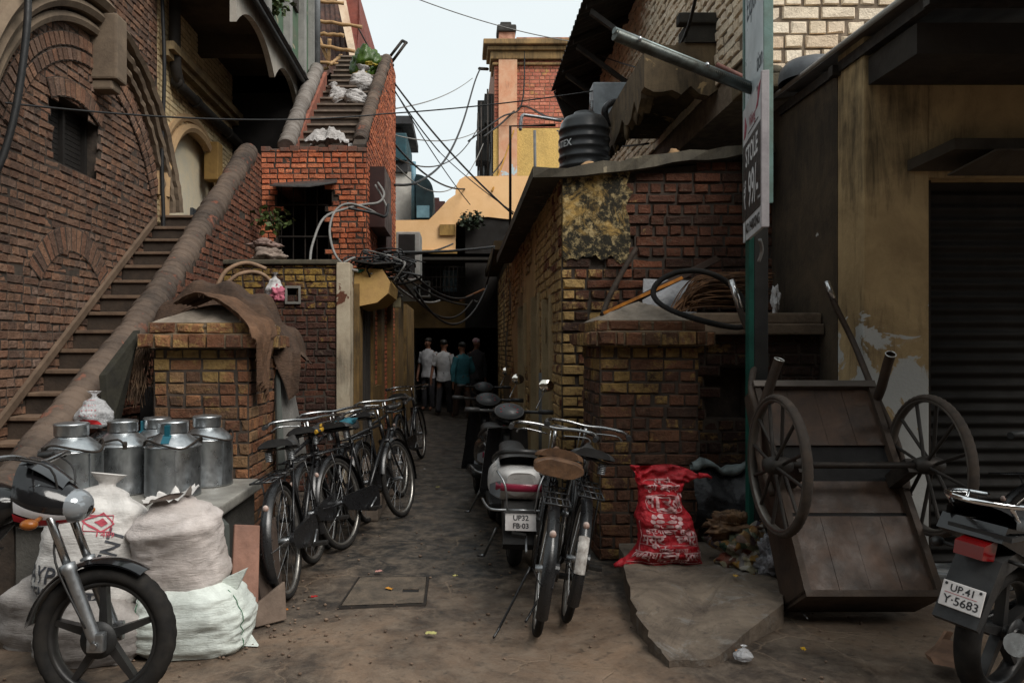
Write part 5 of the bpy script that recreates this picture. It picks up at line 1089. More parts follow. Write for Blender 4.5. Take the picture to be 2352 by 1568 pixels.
for i, (x, y, a, s, lb) in enumerate(cans):
    c = can0 if i == 0 else copy_tree(can0)
    c.location = (x, y, .60); c.rotation_euler = (0, 0, R(a)); c.scale = (s, s, s)
    if lb: c['label'] = lb
    if i not in (0, 4):
        for ch in [q for q in c.children if q.name.startswith('clasp')]: bpy.data.objects.remove(ch)
def fabric(name, c1, c2, wv=180, tr=0.0, rough=.75, wrinkle=.004, stripe=None):
    t = NT(name); col = t.mix(t.ramp(t.noise(t.obj, 4, 7, .7), [(.35, 0.0), (.7, 1.0)]), c1, c2); col = t.mix(.55, col, t.ramp(t.noise(t.obj, 2.4, 8, .75, .6), [(.36, .35), (.6, 1.0)]), 'MULTIPLY')
    if stripe:
        for ax_ in stripe[0]: pass
    w1 = t.n('ShaderNodeTexWave'); w1.inputs['Scale'].default_value = wv; w1.bands_direction = 'Z'; t.l(t.obj, w1.inputs[0]); w2 = t.n('ShaderNodeTexWave'); w2.inputs['Scale'].default_value = wv; w2.bands_direction = 'X'; t.l(t.obj, w2.inputs[0])
    h = t.math('ADD', t.math('MULTIPLY', t.math('ADD', w1.outputs['Fac'], w2.outputs['Fac']), .06), t.math('ADD', t.noise(t.obj, 11, 6, .6, 1.2), t.math('MULTIPLY', t.noise(t.obj, 16, 5, .6, 2.0, (.5, .5, 3.2)), 1.0)))
    t.bump(h, wrinkle * 1.3)
    return t.done(col, rough, 0, .3)
m_sack = fabric('white_woven_sack', lin(224, 221, 217), lin(186, 181, 177)); m_sack2 = fabric('mint_woven_sack', lin(226, 233, 227), lin(196, 203, 196)); m_sackg = fabric('grey_dusty_sack', lin(168, 162, 158), lin(122, 116, 112))
m_hole = M('sack_mouth', lin(92, 78, 70), lin(60, 50, 44), 10, .9)
def sack_fn(W, D, H, mat, prof, seed, wr=.02, p=.7, sag=0.0):
    def fn(u, v):
        a = 2 * PI * u - PI / 2; k = prof(v); ca, sa = math.cos(a), math.sin(a)
        x = W / 2 * k * math.copysign(abs(ca) ** p, ca); y = D / 2 * k * math.copysign(abs(sa) ** p, sa)
        n = fbm((x * 4 + seed, y * 4, v * 3), 1, 3); f = wr * (n * .9 - 1.1 * abs(fbm((x * 7 + seed, y * 7, v * 9), 1, 2)) + .25 * fbm((x * 22 + seed, y * 22, v * 34), 1, 2))
        r_ = 1 + f / max(.08, W / 2 * max(k, .2))
        return mat @ Vector((x * r_, y * r_, H * v - sag * (x / W) ** 2 * H))
    return fn
def smooth(v, pts):
    for (a, x), (b, y) in zip(pts, pts[1:]):
        if v <= b: f = (v - a) / (b - a); f = f * f * (3 - 2 * f); return x + (y - x) * f
    return pts[-1][1]
def on_sack(fn, du, dv):     # map text plane to sack surface (u around, v up), just off the cloth
    def g(x, y, off=.004):
        u, v = .0 + du + x, dv + y; p = fn(u, v); e = .004
        n = (fn(u + e, v) - fn(u - e, v)).cross(fn(u, v + e) - fn(u, v - e)); return p + n.normalized() * off
    return g
# bottom white sack lying on the ground
Mx = Matrix.Translation((-1.36, 3.86, 0)) @ Matrix.Rotation(R(3), 4, 'Z')
pr = lambda v: smooth(v, [(0, .86), (.12, .99), (.5, 1.0), (.8, .86), (.95, .62), (1, .30)])
f3 = sack_fn(.60, .44, .34, Mx, pr, 3, .022, .62)
s3 = thing('sack', 'plump mint white woven sack lying on the ground under the open sack', 'sack', (-1.36, 3.86, 0), 'filled sacks stacked against the platform')
mb = MB(); mb.surf(f3, 72, 30, cu=True); mb.face([f3(i / 72, 1) for i in range(72)]); 
c = [f3(.25, .05), f3(.27, .04)]
mb.prism([f3(.235, .02), f3(.245, .02) + Vector((.075, -.03, .0)), f3(.25, .12)], (0, .02, 0)); mb.prism([f3(.235, .85), f3(.24, .86) + Vector((.06, -.01, .10)), f3(.22, .97)], (0, .03, 0)); mb.build('cloth', m_sack2, s3)
mb = MB(); mb.tube([f3(.19 + .0 * k, .04 + k * .07) + (f3(.19, .04 + k * .07) - Vector((-1.36, 3.9, .15))).normalized() * .003 for k in range(13)], .0022, 5); mb.tube([f3(.84, .04 + k * .07) + (f3(.84, .04 + k * .07) - Vector((-1.36, 3.9, .15))).normalized() * .003 for k in range(13)], .0022, 5); mb.build('seam', MP('green_thread', lin(70, 120, 90), .7), s3)
# open rolled-down sack on top of it
Mx = Matrix.Translation((-1.40, 3.92, .255)) @ Matrix.Rotation(R(-9), 4, 'Y') @ Matrix.Rotation(R(6), 4, 'X')
pr = lambda v: smooth(v, [(0, .80), (.15, 1.0), (.6, .99), (.72, 1.03), (.82, .84), (.93, .5), (1, .33)])
f2 = sack_fn(.46, .40, .50, Mx, pr, 9, .016, .85)
s2 = thing('sack', 'open grey white sack with its mouth rolled down, leaning on the mint white sack', 'sack', (-1.47, 3.92, .25), 'filled sacks stacked against the platform')
mb = MB(); mb.surf(f2, 72, 40, cu=True); mb.build('cloth', m_sackg if False else fabric('dusty_white_sack', lin(208, 199, 195), lin(170, 160, 154)), s2)
mb = MB()
def rim(u, v):
    a = 2 * PI * u; p = f2(u, 1.0); q = Mx @ Vector((0, 0, .50)); d = (p - q); j = fbm((math.cos(a) * 2, math.sin(a) * 2, 5), 1.4)
    return q + d * (1 + .75 * v + .35 * j * v) + Vector((0, 0, (.012 + .05 * j) * v))
mb.surf(rim, 64, 6, cu=True); mb.build('mouth', m_sack, s2)
mb = MB(); mb.surf(lambda u, v: (Mx @ Vector((0, 0, .47))).lerp(f2(u, .985), v), 30, 3, cu=True); mb.build('contents', m_hole, s2)
# cement sack behind with tied top
Mx = Matrix.Translation((-1.90, 3.86, .20)) @ Matrix.Rotation(R(8), 4, 'Z') @ Matrix.Rotation(R(7), 4, 'Y') @ Matrix.Rotation(R(-8), 4, 'X')
pr = lambda v: smooth(v, [(0, .84), (.15, 1.0), (.5, .98), (.72, .84), (.86, .42), (.92, .14), (.96, .24), (1, .34)])
f1 = sack_fn(.54, .34, .66, Mx, pr, 15, .014, .7)
s1 = thing('sack', 'white cement sack printed in dark letters, tied at the top behind the motorcycle cowl', 'sack', (-1.9, 3.86, .2), 'filled sacks stacked against the platform')
mb = MB(); mb.surf(f1, 80, 44, cu=True); mb.build('cloth', m_sack, s1)
per = 1.35; g = on_sack(f1, -.02, .38)
mb = MB(); txt(mb, 'JAYPEE', .115, lambda x, y: g((x - .10) / per, (y - .10) / .66), cut=.02, bold=.0015); txt(mb, 'CEMENT', .085, lambda x, y: g((x - .09) / per, (y - .19) / .66), cut=.02, bold=.0015)
txt(mb, 'CEMENT', .095, lambda x, y: g((-y * .98 + x * .22 + .08) / per, (x * .98 + y * .22 - .03) / .66), cut=.02, bold=.0015); mb.build('printing', MP('faded_ink', lin(58, 60, 66), .8), s1)
mb = MB(); txt(mb, '◈', .10, lambda x, y: g((x + .05) / per, (y + .17) / .66), cut=.02); txt(mb, 'IS 1489', .035, lambda x, y: g((x + .05) / per, (y + .12) / .66), cut=.02)
for q0, q1 in (((-.045, .205), (.045, .215)), ((.045, .215), (.035, .135)), ((.035, .135), (-.035, .13)), ((-.035, .13), (-.045, .205))): mb.tube([g((q0[0] + .05 + (q1[0] - q0[0]) * k / 5) / per, (q0[1] + (q1[1] - q0[1]) * k / 5) / .66) for k in range(6)], .0022, 5)
mb.build('emblem', MP('faded_red_ink', lin(176, 70, 84), .8), s1)
for lb, loc, W_, D_, H_, sd, rot in (('dusty grey sack slumped behind the motorcycle front wheel', (-1.80, 3.72, 0), .52, .34, .27, 22, 10), ('dim grey sack lowest in the stack beside the motorcycle engine', (-2.1, 3.92, 0), .5, .36, .34, 27, -8)):
    fx = sack_fn(W_, D_, H_, Matrix.Translation(loc) @ Matrix.Rotation(R(rot), 4, 'Z'), lambda v: smooth(v, [(0, .85), (.2, 1), (.7, .95), (.95, .6), (1, .35)]), sd, .022, .65)
    mb = MB(); mb.surf(fx, 48, 20, cu=True); mb.face([fx(i / 48, 1) for i in range(48)]); tag(mb.build('sack', m_sackg), lb, 'sack', 'filled sacks stacked against the platform')
def blob(name, c, r, mat, label, cat, seed, jit=.35, n=26, sharp=3.0, group=None, parent=None):
    mb = MB(); c = Vector(c)
    def fn(u, v):
        a = 2 * PI * u; t_ = PI * (v * .996 + .002); d = Vector((math.sin(t_) * math.cos(a), math.sin(t_) * math.sin(a), -math.cos(t_)))
        k = 1 + jit * fbm(d * sharp * .5 + Vector((seed * 3.1, 0, 0)), 1, 4) - jit * .5 * abs(fbm(d * sharp + Vector((0, seed, 0)), 1, 3))
        return Vector((d.x * r[0], d.y * r[1], d.z * r[2])) * k + c
    mb.surf(fn, n * 2, n, cu=True); o = mb.build(name, mat, parent)
    if label: tag(o, label, cat, group)
    return o
t = NT('clear_plastic'); t.p.inputs['Transmission Weight'].default_value = .55; t.bump(t.noise(t.obj, 22, 6, .7, 1), .02); m_plastic = t.done((.80, .80, .82, 1), .25, 0, .6)
m_film = fabric('white_plastic', lin(214, 212, 212), lin(176, 172, 170), 4, rough=.4, wrinkle=.012)
def knot_bag(name, base, w, h, mat, label, seed, parts=()):
    o = thing(name, label, 'plastic bag', base); b = Vector(base)
    def fn(u, v):
        k = smooth(v, [(0, .35), (.10, .8), (.38, 1), (.7, .55), (.84, .14), (.9, .10), (1, .34)]); a = 2 * PI * u; fo = 1 + .12 * math.sin(7 * a + 3 * v) * v + .22 * fbm((math.cos(a), math.sin(a), v * 2 + seed), 1.5)
        return b + Vector((w / 2 * k * math.cos(a) * fo, w * .4 * k * math.sin(a) * fo, h * v))
    mb = MB(); mb.surf(fn, 48, 28, cu=True); mb.build('film', mat, o); return o, fn
tb, fb = knot_bag('carrier_bag', P(210, 965, 4.96) + Vector((.02, 0, -.05)), .25, .24, m_plastic, 'clear knotted plastic bag with red print resting above the milk cans', 3)
mb = MB(); gg = on_sack(fb, .75, .30)
for k, (wd, dy) in enumerate(((.10, .25), (.12, .18), (.14, .11), (.12, .04))): txt(mb, '▪▪ ▪▪▪ ▪', .03, lambda x, y: gg(x / .75, (y + dy) / .55), cut=.02)
mb.build('print', MP('red_print', lin(176, 60, 64), .6), tb)
mb = MB(); mb.surf(lambda u, v: gg(-.13 + .26 * u, -.19 + .13 * v * (1 - abs(2 * u - 1) ** 4) + .03 * math.sin(PI * u), .004), 14, 4); mb.build('red_label', MP('red_label', lin(196, 44, 48), .5), tb)

# planks and boards
m_pink = M('pinkish_plank', lin(150, 112, 96), lin(110, 80, 68), 6, .75, .003); m_gplank = M('green_grey_plank', lin(74, 78, 74), lin(52, 54, 52), 5, .8, .003, sc=(1, 1, .2)); m_dplank = M('dark_plank', lin(70, 58, 50), lin(46, 38, 34), 6, .8, .003, sc=(1, 1, .3))
def plank(b0, b1, t0, t1, th, mat, label, name='plank', group=None):
    b0, b1, t0, t1 = map(Vector, (b0, b1, t0, t1)); n = (b1 - b0).cross(t0 - b0).normalized() * th
    mb = MB(); mb.prism([b0, b1, t1, t0], n); bmesh.ops.bevel(mb.b, geom=mb.b.edges[:], offset=.004, segments=1, affect='EDGES'); return tag(mb.build(name, mat, fix=True), label, 'plank' if name == 'plank' else name.replace('_', ' '), group)
plank((-1.325, 4.30, 0), (-1.25, 4.16, 0), (-1.36, 4.36, .53), (-1.285, 4.22, .53), .03, m_gplank, 'dark green-grey plank standing against the platform corner')
plank((-1.25, 4.08, 0), (-1.12, 4.16, 0), (-1.27, 4.24, .52), (-1.145, 4.30, .50), .03, m_pink, 'pinkish dusty plank leaning on the platform side')
plank((-1.11, 4.22, 0), (-1.04, 4.40, 0), (-1.22, 4.34, .46), (-1.12, 4.52, .50), .025, m_dplank, 'brown board leaning behind the pinkish plank')
plank((-1.12, 4.10, 0), (-.98, 4.22, 0), (-1.13, 4.13, .11), (-1.0, 4.26, .20), .03, M('broken_tile', lin(120, 104, 92), lin(90, 76, 66), 6, .8), 'short broken slab propped against the brown board')
plank(P(642, 1100, 5.9), P(712, 1078, 5.95), P(637, 775, 6.2), P(652, 775, 6.2), .04, M('silver_grey_plank', lin(112, 110, 106), lin(80, 78, 76), 3, .75, .003, sc=(4, 4, .25)), 'tall silvery grey board leaning behind the left gate pillar')
plank(P(634, 1090, 5.75), P(652, 1090, 5.8), P(629, 850, 6.02), P(638, 850, 6.02), .03, m_gplank, 'narrow slat leaning beside the tall silvery board')
plank(P(236, 985, 5.0), P(262, 960, 5.25), P(226, 862, 5.0), P(306, 758, 5.3), .05, M('mossy_board', lin(52, 50, 40), lin(34, 32, 28), 6, .9, .006), 'black mossy broken board propped between the coping and left gate pillar', 'broken_board')
mb = MB(); rg = random.Random(31); hub = P(332, 800, 5.45)
for i in range(140):
    a = rg.uniform(-1.6, 1.2); L_ = rg.uniform(.18, .42); e = hub + Vector((math.sin(a) * .16 * rg.random() - .05, rg.uniform(-.12, .10), -L_)); m_ = hub.lerp(e, .4) + Vector((rg.uniform(-.07, .07), rg.uniform(-.05, .05), .07)); mb.tube(catmull([hub + Vector((rg.uniform(-.03, .03), 0, rg.uniform(-.02, .04))), m_, e], 3), .0025, 4, caps=False)
tag(mb.build('straw_bundle', M('dry_straw', lin(120, 96, 74), lin(70, 56, 46), 10, .9, 0)), 'tangle of dry straw stuffed between the broken board and the brick pillar', 'straw bundle')

# cloth over the left pillar
m_burlap = fabric('brown_burlap', lin(112, 84, 64), lin(72, 54, 42), 120, rough=.95, wrinkle=.008)
mb = MB()
path = catmull([(-2.05, 5.62, 1.80), (-1.86, 5.56, 1.875), (-1.72, 5.5, 1.84), (-1.56, 5.43, 1.74), (-1.425, 5.36, 1.66), (-1.375, 5.32, 1.54), (-1.39, 5.30, 1.40), (-1.385, 5.28, 1.22)], 8)
def cl(u, v):
    i = u * (len(path) - 1); k = min(int(i), len(path) - 2); p = path[k].lerp(path[k + 1], i - k); wd = .30 + .16 * math.sin(PI * min(1, u * 1.1)) - .10 * max(0, u - .7) / .3
    s = (v - .5) * wd; fold = .016 * math.sin(v * 24 + u * 5 + 2 * fbm((u * 2, v * 3, 4), 1)) * (.3 + u) + .012 * fbm((u * 5, v * 6, 1), 1)
    return Vector((p.x + fold * .8 + (.05 if u < .7 else 0) * (v - .5), p.y + s + .05 * u, p.z + fold + .02 + (.03 * math.sin(u * 20 + v * 3) * .2) - (.10 * max(0, u - .75) * 4 * (v - .2) if u > .75 else 0)))
mb.surf(cl, 60, 26); mb.surf(lambda u, v: cl(u, 1 - v) - Vector((.002, 0, .003)), 60, 26)
rg = random.Random(8)
for i in range(130):
    u_, v_ = (rg.random(), rg.choice((0, 1))) if i % 3 else (1, rg.random()); q = cl(u_, v_); mb.tube([q, q + Vector((rg.uniform(-.012, .012), rg.uniform(-.012, .012), -rg.uniform(.012, .04)))], .0013, 3, caps=False)
tag(mb.build('burlap_cloth', m_burlap), 'brown burlap cloth draped over the cap of the left gate pillar', 'cloth')
mb = MB()
def hp_(u, v):
    x = -2.45 + 1.15 * u; y = 5.95 + .75 * v; z = 1.42 + .62 * (math.sin(PI * min(1, .12 + u * .95)) ** .55) * (.6 + .4 * math.sin(PI * (.25 + .6 * v))) + .05 * math.sin(u * 26 + v * 4) * u + .04 * fbm((x * 3, y * 3, 0), 1.5); return Vector((x + .05 * fbm((y * 4, z, 0)), y, z - (.35 * max(0, .12 - v) / .12 * (.3 + .5 * u))))
mb.surf(hp_, 60, 26); mb.surf(lambda u, v: hp_(1 - u, v) - Vector((0, 0, .015)), 30, 12); tag(mb.build('tarpaulin', fabric('dark_tarpaulin', lin(88, 68, 54), lin(50, 40, 34), 60, rough=.9, wrinkle=.01)), 'dark brown tarpaulin heaped behind the left gate pillar', 'tarpaulin')
mb = MB(); mb.tube(catmull([P(498, 660, 6.9), P(520, 622, 6.95), P(565, 604, 7.0), P(612, 618, 7.0)], 6), .02, 8); tag(mb.build('hose', m_bamboo if False else M('pale_hose', lin(150, 122, 98), lin(110, 88, 70), 8, .7)), 'pale bent hose arching highest over the dark tarpaulin', 'hose')
mb = MB(); mb.tube(catmull([P(505, 668, 6.7), P(545, 632, 6.75), P(592, 626, 6.8), P(624, 650, 6.85), P(630, 690, 6.85)], 6), .018, 8); tag(mb.build('hose', MC['pale_hose']), 'pale bent hose curving just above the brown burlap cloth', 'hose')
o, f_ = knot_bag('carrier_bag', P(632, 690, 6.55), .16, .24, m_film, 'white and pink knotted carrier bag hanging beside the sooty outbuilding wall', 8)
blob('pink_bag', P(637, 675, 6.5), (.06, .05, .075), fabric('pink_plastic', lin(196, 108, 128), lin(160, 84, 100), 4, rough=.4, wrinkle=.012), None, None, 5, .5, parent=o)
o = thing('rag_bundle', 'dirty white rag bundle lying on the outbuilding roof beneath the window', 'bundle', P(615, 600, 8.2))
blob('bundle', P(620, 590, 8.25), (.19, .15, .085), fabric('dirty_white_cloth', lin(176, 160, 148), lin(120, 104, 94), 30, rough=.8, wrinkle=.012), None, None, 11, .45, parent=o)
blob('upper_fold', P(608, 562, 8.3), (.17, .13, .06), fabric('grey_pink_cloth', lin(160, 136, 126), lin(120, 98, 90), 30, rough=.8, wrinkle=.012), None, None, 12, .5, parent=o)

# plants
def leaf_plant(name, c, rad, n, mat, label, seed, sz=.06, stems=5):
    o = thing(name, label, 'plant', c); rg = random.Random(seed); c = Vector(c); mb = MB()
    for i in range(n):
        d = Vector((rg.gauss(0, 1), rg.gauss(0, 1), rg.gauss(0, .8))); d = d.normalized() * rg.random() ** .5; p = c + Vector((d.x * rad[0], d.y * rad[1], d.z * rad[2])); u = Vector((rg.gauss(0, 1), rg.gauss(0, 1), rg.gauss(0, .5) - .4)).normalized(); v = u.orthogonal().normalized(); v = Matrix.Rotation(rg.random() * 6.3, 3, u) @ v; w_ = u.cross(v); L_ = sz * rg.uniform(.6, 1.3); W_ = L_ * .42
        mb.face([p, p + u * L_ * .45 + v * W_ + w_ * .1 * L_, p + u * L_, p + u * L_ * .45 - v * W_ + w_ * .1 * L_])
    mb.build('foliage', mat, o); mb = MB()
    for i in range(stems): e = c + Vector((rg.uniform(-1, 1) * rad[0], rg.uniform(-.5, .5) * rad[1], rg.uniform(-.2, .9) * rad[2])); mb.tube([c - Vector((0, 0, rad[2])), c.lerp(e, .5) + Vector((0, 0, .03)), e], .004, 5)
    mb.build('stem', m_brown, o); return o
m_leaf = M('pale_leaf', (.085, .115, .03, 1), (.04, .06, .02, 1), 18, .5, 0); m_leafd = M('dark_leaf', (.022, .034, .016, 1), (.012, .02, .01, 1), 18, .6, 0)
leaf_plant('creeper', P(628, 505, 9.0), (.26, .12, .17), 90, m_leaf, 'small yellow-green creeper before the dark window of the orange brick house', 3, .085)
leaf_plant('creeper', P(1083, 505, 18.3), (.30, .15, .26), 260, m_leafd, 'dark tufted weed growing from the ochre parapet ledge', 5, .10)
leaf_plant('creeper', P(628, 8, 9.6), (.25, .2, .18), 120, m_leaf, 'green weed sprouting from the upper storey above the scalloped fascia', 7, .08)

# upper stair rubbish, bracket, scaffold
m_dirtyfilm = fabric('dirty_white_film', lin(206, 202, 200), lin(160, 154, 150), 6, rough=.5, wrinkle=.014)
def rumple(c, w_, d_, h_, seed, label, cat, mat):
    mb = MB(); c = Vector(c)
    def fn(u, v):
        x, y = (u - .5) * 2, (v - .5) * 2; r_ = math.sqrt(x * x + y * y); n = fbm((x * 1.3 + seed, y * 1.3, seed), 1, 3); rd = abs(fbm((x * 2.2 + seed, y * 2.2, 3), 1, 3))
        return c + Vector((x * w_ * (1 + .35 * n), y * d_ * (1 + .3 * fbm((y + seed, x, 2), 1.5)), max(-.02, h_ * (max(0, 1.15 - r_) * (1 + .9 * n) - .55 * rd + .18))))
    mb.surf(fn, 44, 34); return tag(mb.build('rubbish_bag', mat), label, cat, 'white rubbish bags on the stair top')
rumple(P(757, 330, 9.66), .26, .10, .17, 21, 'crumpled white plastic lying on the orange brick house wall top', 'rubbish bag', m_dirtyfilm)
def tied(px, py, Y, w_, h_, seed, label, tilt):
    b0 = P(px, py, Y); fs = sack_fn(w_, w_ * .8, h_, Matrix.Translation(b0) @ Matrix.Rotation(R(tilt), 4, 'Y') @ Matrix.Rotation(R(-14), 4, 'X'), lambda v: smooth(v, [(0, .7), (.18, 1), (.5, .92), (.72, .5), (.8, .2), (.86, .18), (1, .5)]), seed, .05, .85)
    mb = MB(); mb.surf(fs, 56, 36, cu=True); return tag(mb.build('rubbish_bag', m_dirtyfilm), label, 'rubbish bag', 'white rubbish bags on the stair top')
tied(829, 212, 12.0, .44, .46, 31, 'white rubbish sack highest on the second stair below the green bag', 4); tied(812, 243, 11.4, .40, .34, 37, 'torn white sack with red print lying on the second stair', 20); tied(783, 240, 11.5, .34, .38, 43, 'bulging white sack against the left coping of the second stair', -24)
bp = thing('rubbish_bag', 'green and yellow printed sack perched at the top of the second stair', 'rubbish bag', P(840, 150, 12.6))
blob('sack', P(840, 146, 12.6), (.26, .2, .27), M('green_print', lin(74, 100, 30), lin(40, 60, 24), 5, .35, .006), None, None, 26, .35, parent=bp)
blob('yellow_print', P(843, 150, 12.52), (.14, .1, .05), M('yellow_print', lin(196, 170, 60), lin(120, 110, 40), 14, .4), None, None, 28, .5, parent=bp); blob('neck', P(828, 172, 12.5), (.13, .1, .05), M('yellow_neck', lin(150, 120, 50), None, 9, .5), None, None, 27, .4, parent=bp)
mb = MB()
for a, b in ((P(862, 140, 13.0), P(902, 137, 13.0)), (P(900, 143, 13.0), P(933, 98, 13.0)), (P(893, 134, 13.1), P(924, 94, 13.1)), (P(924, 94, 13.1), P(934, 99, 13.0)), (P(895, 150, 13.0), P(905, 150, 13.0)), (P(866, 150, 13.0), P(862, 132, 13.0))): mb.tube([a, b], .026, 6)
for a, b in ((P(876, 140, 13.0), P(884, 156, 12.9)), (P(893, 140, 13.0), P(884, 156, 12.9))): mb.tube([a, b], .03, 6)
tag(mb.build('angle_bracket', m_iron), 'rusty angle iron bracket jutting skyward from the top of the second stair', 'bracket')
sc = thing('bamboo_scaffold', 'bamboo pole scaffold lashed before the brown sloping roof above the stair', 'scaffold', P(760, 160, 13.5))
rg = random.Random(6)
for (x0, y0), (x1, y1) in (((717, 158), (722, 15)), ((754, 150), (757, 90)), ((705, 45), (832, 62)), ((722, 77), (790, 82)), ((735, 105), (815, 118)), ((706, 143), (812, 150)), ((705, 3), (790, 8)), ((722, 62), (757, 150)), ((757, 150), (785, 128)), ((700, 160), (755, 156))):
    a, b = P(x0, y0, 13.6 + rg.uniform(-.1, .1)), P(x1, y1, 13.6 + rg.uniform(-.1, .1)); n = 9; mb = MB(); mb.tube([a.lerp(b, k / n) + Vector((0, 0, rg.uniform(-.012, .012))) for k in range(n + 1)], [.033 + rg.uniform(-.004, .005) for _ in range(n + 1)], 8); mb.build('pole', m_bamboo, sc)
# ------------------------------------------------------------------ right: sack, rubbish, step, sign, odds and ends
t = NT('red_woven_sack'); cc = t.mix(t.ramp(t.noise(t.obj, 6, 7, .7), [(.35, 0.0), (.7, 1.0)]), lin(196, 30, 44), lin(150, 18, 32)); t.bump(t.math('ADD', t.noise(t.obj, 16, 6, .65, 1.4), t.math('MULTIPLY', t.noise(t.obj, 120, 2), .15)), .02); m_red = t.done(cc, .42, 0, .45)
rs = thing('red_sack', 'bright red printed lentil sack standing on the concrete step against the right gate pillar', 'sack', (1.305, 4.87, .12))
Mx = Matrix.Translation((1.305, 4.87, .125)) @ Matrix.Scale(.93, 4) @ Matrix.Rotation(R(-4), 4, 'Z') @ Matrix.Rotation(R(-5), 4, 'X')
pw = lambda v: smooth(v, [(0, 1.0), (.08, .92), (.25, .84), (.45, .80), (.62, .62), (.75, .64), (.88, .78), (1, .98)]); pd = lambda v: smooth(v, [(0, .5), (.12, 1.0), (.4, .95), (.7, .6), (.88, .25), (1, .04)])
def fr(u, v):
    a = 2 * PI * u - PI / 2; ca, sa = math.cos(a), math.sin(a); k = pw(v); q = .62
    x = .235 * k * math.copysign(abs(ca) ** q, ca); y = .135 * pd(v) * math.copysign(abs(sa) ** .8, sa); n = fbm((x * 6, v * 5, 3 + (0 if sa < 0 else 4)), 1, 4)
    tail = .07 * max(0, 1 - v / .12) * (1 if ca < -.6 else .35 if ca > .6 else 0) * (1 if ca < 0 else -1)
    return Mx @ Vector((x * (1 + .06 * n) - tail + (.025 * math.sin(v * 7) - .01), y * (1 + .1 * n) + .030 * n * (1.2 - v) + .018 * math.sin(v * 24 + 7 * n) * (.4 + v), .68 * v - .045 * abs(ca) * max(0, v - .8) / .2 * (1 + .8 * ca) + .02 * max(0, 1 - v * 8) * n))
mb = MB(); mb.surf(fr, 90, 60, cu=True); mb.build('cloth', m_red, rs)
def gr(x, y, off=.0055):
    u = x / 1.05; v = y / .68; e = .006; p = fr(u, v); n = (fr(u + e, v) - fr(u - e, v)).cross(fr(u, v + e) - fr(u, v - e)); return p + n.normalized() * off
mb = MB()
for s_, sz, y0, x0, sx, b_ in (('श्री', .04, .565, .0, 1, .0005), ('मारुति ब्राण्ड', .050, .520, 0, .95, .0008), ('मारुति', .115, .425, .02, .95, .003), ('ब्राण्ड', .034, .372, .02, 1, .0006), ('सोर्टेक्स क्लीन', .046, .232, .0, .95, .0008), ('मसूर छाँटी', .090, .178, 0, 1.0, .002), ('निर्माता :', .034, .115, .02, 1, .0005), ('राजस्थान पल्सेस', .070, .075, 0, 1.0, .0016), ('कानपुर', .040, .040, .02, 1, .0008)):
    txt(mb, s_, sz, lambda x, y: gr(x + x0, y + y0), cut=.018, sx=sx, bold=b_)
for k in range(48):           # thin printed frame lines
    pass
def pline(pts, r_=.0022):
    mb.tube([gr(x, y, .002) for x, y in pts], r_, 4)
pline([(.13 * math.cos(a) + .02, .415 + .06 * math.sin(a)) for a in [2 * PI * k / 40 for k in range(41)]]); pline([(-.19, .30 - k * .02) for k in range(14)]); pline([(-.19 + k * .03, .02 + .004 * math.sin(k)) for k in range(13)]); pline([(-.19 + k * .03, .142 + .004 * math.sin(k)) for k in range(13)]); pline([(-.12 + k * .02, .555 + .02 * math.sin(k * .4)) for k in range(12)])
for k, (x, y) in enumerate(((-.045, .33), (-.01, .335), (.025, .33), (.055, .318), (-.055, .30), (-.02, .302), (.015, .30), (.05, .29), (-.04, .272), (-.005, .27), (.03, .268))):       # bunch emblem
    def pet(u, v): a = 2 * PI * u; return gr(x + .017 * v * math.cos(a), y + .0135 * v * math.sin(a), .003)
    mb.surf(pet, 10, 1, cu=True)
mb.build('printing', M('sack_print', lin(226, 196, 196), lin(196, 130, 132), 30, .55, 0), rs)
mb = MB(); mb.tube([fr(.20, .995), fr(.23, 1.0) + Vector((.05, 0, .005)), fr(.24, 1.0) + Vector((.075, -.01, -.01))], [.02, .012, .006], 8); mb.tube([fr(.78, .02), fr(.76, .01) + Vector((-.05, -.01, -.015))], [.03, .012], 8); mb.build('corner', m_red, rs)
# rubbish heap beside it
m_multi = NT('printed_rubbish'); t = m_multi; vq = t.n('ShaderNodeTexVoronoi'); vq.inputs['Scale'].default_value = 22; t.l(t.obj, vq.inputs['Vector'])
cc = t.ramp(t.sep(vq.outputs['Color'])[0], [(.0, lin(40, 78, 56)), (.3, lin(196, 182, 150)), (.48, lin(176, 130, 46)), (.62, lin(70, 56, 76)), (.8, lin(206, 200, 186)), (.95, lin(120, 60, 40))])
cc = t.mix(.5, cc, t.ramp(t.noise(t.obj, 14, 7, .8), [(.35, .15), (.65, 1.1)]), 'MULTIPLY'); t.bump(t.noise(t.obj, 18, 7, .75, 1.5), .03); m_multi = t.done(cc, .55, 0, .4)
rot_ = 0
def crumple(name, c, r, mat, label, cat, seed, fr_=6, amp=.45, n=34, group=None, flat_z=None):
    mb = MB(); c = Vector(c)
    def fn(u, v):
        a = 2 * PI * u; t_ = PI * (v * .996 + .002); d = Vector((math.sin(t_) * math.cos(a), math.sin(t_) * math.sin(a), -math.cos(t_)))
        k = 1 + amp * fbm(d * 1.7 + Vector((seed, 0, 0)), 1, 3) - amp * .7 * abs(fbm(d * fr_ * .6 + Vector((0, seed, 0)), 1, 3)); p = Vector((d.x * r[0], d.y * r[1], d.z * r[2])) * k + c
        if flat_z is not None: p.z = max(p.z, flat_z)
        return p
    mb.surf(fn, n * 2, n, cu=True); return tag(mb.build(name, mat), label, cat, group)
crumple('rubbish_bag', (1.80, 4.82, .19), (.23, .17, .17), m_multi, 'crumpled printed sack of many colours beside the red sack', 'rubbish bag', 3, 9, .55)
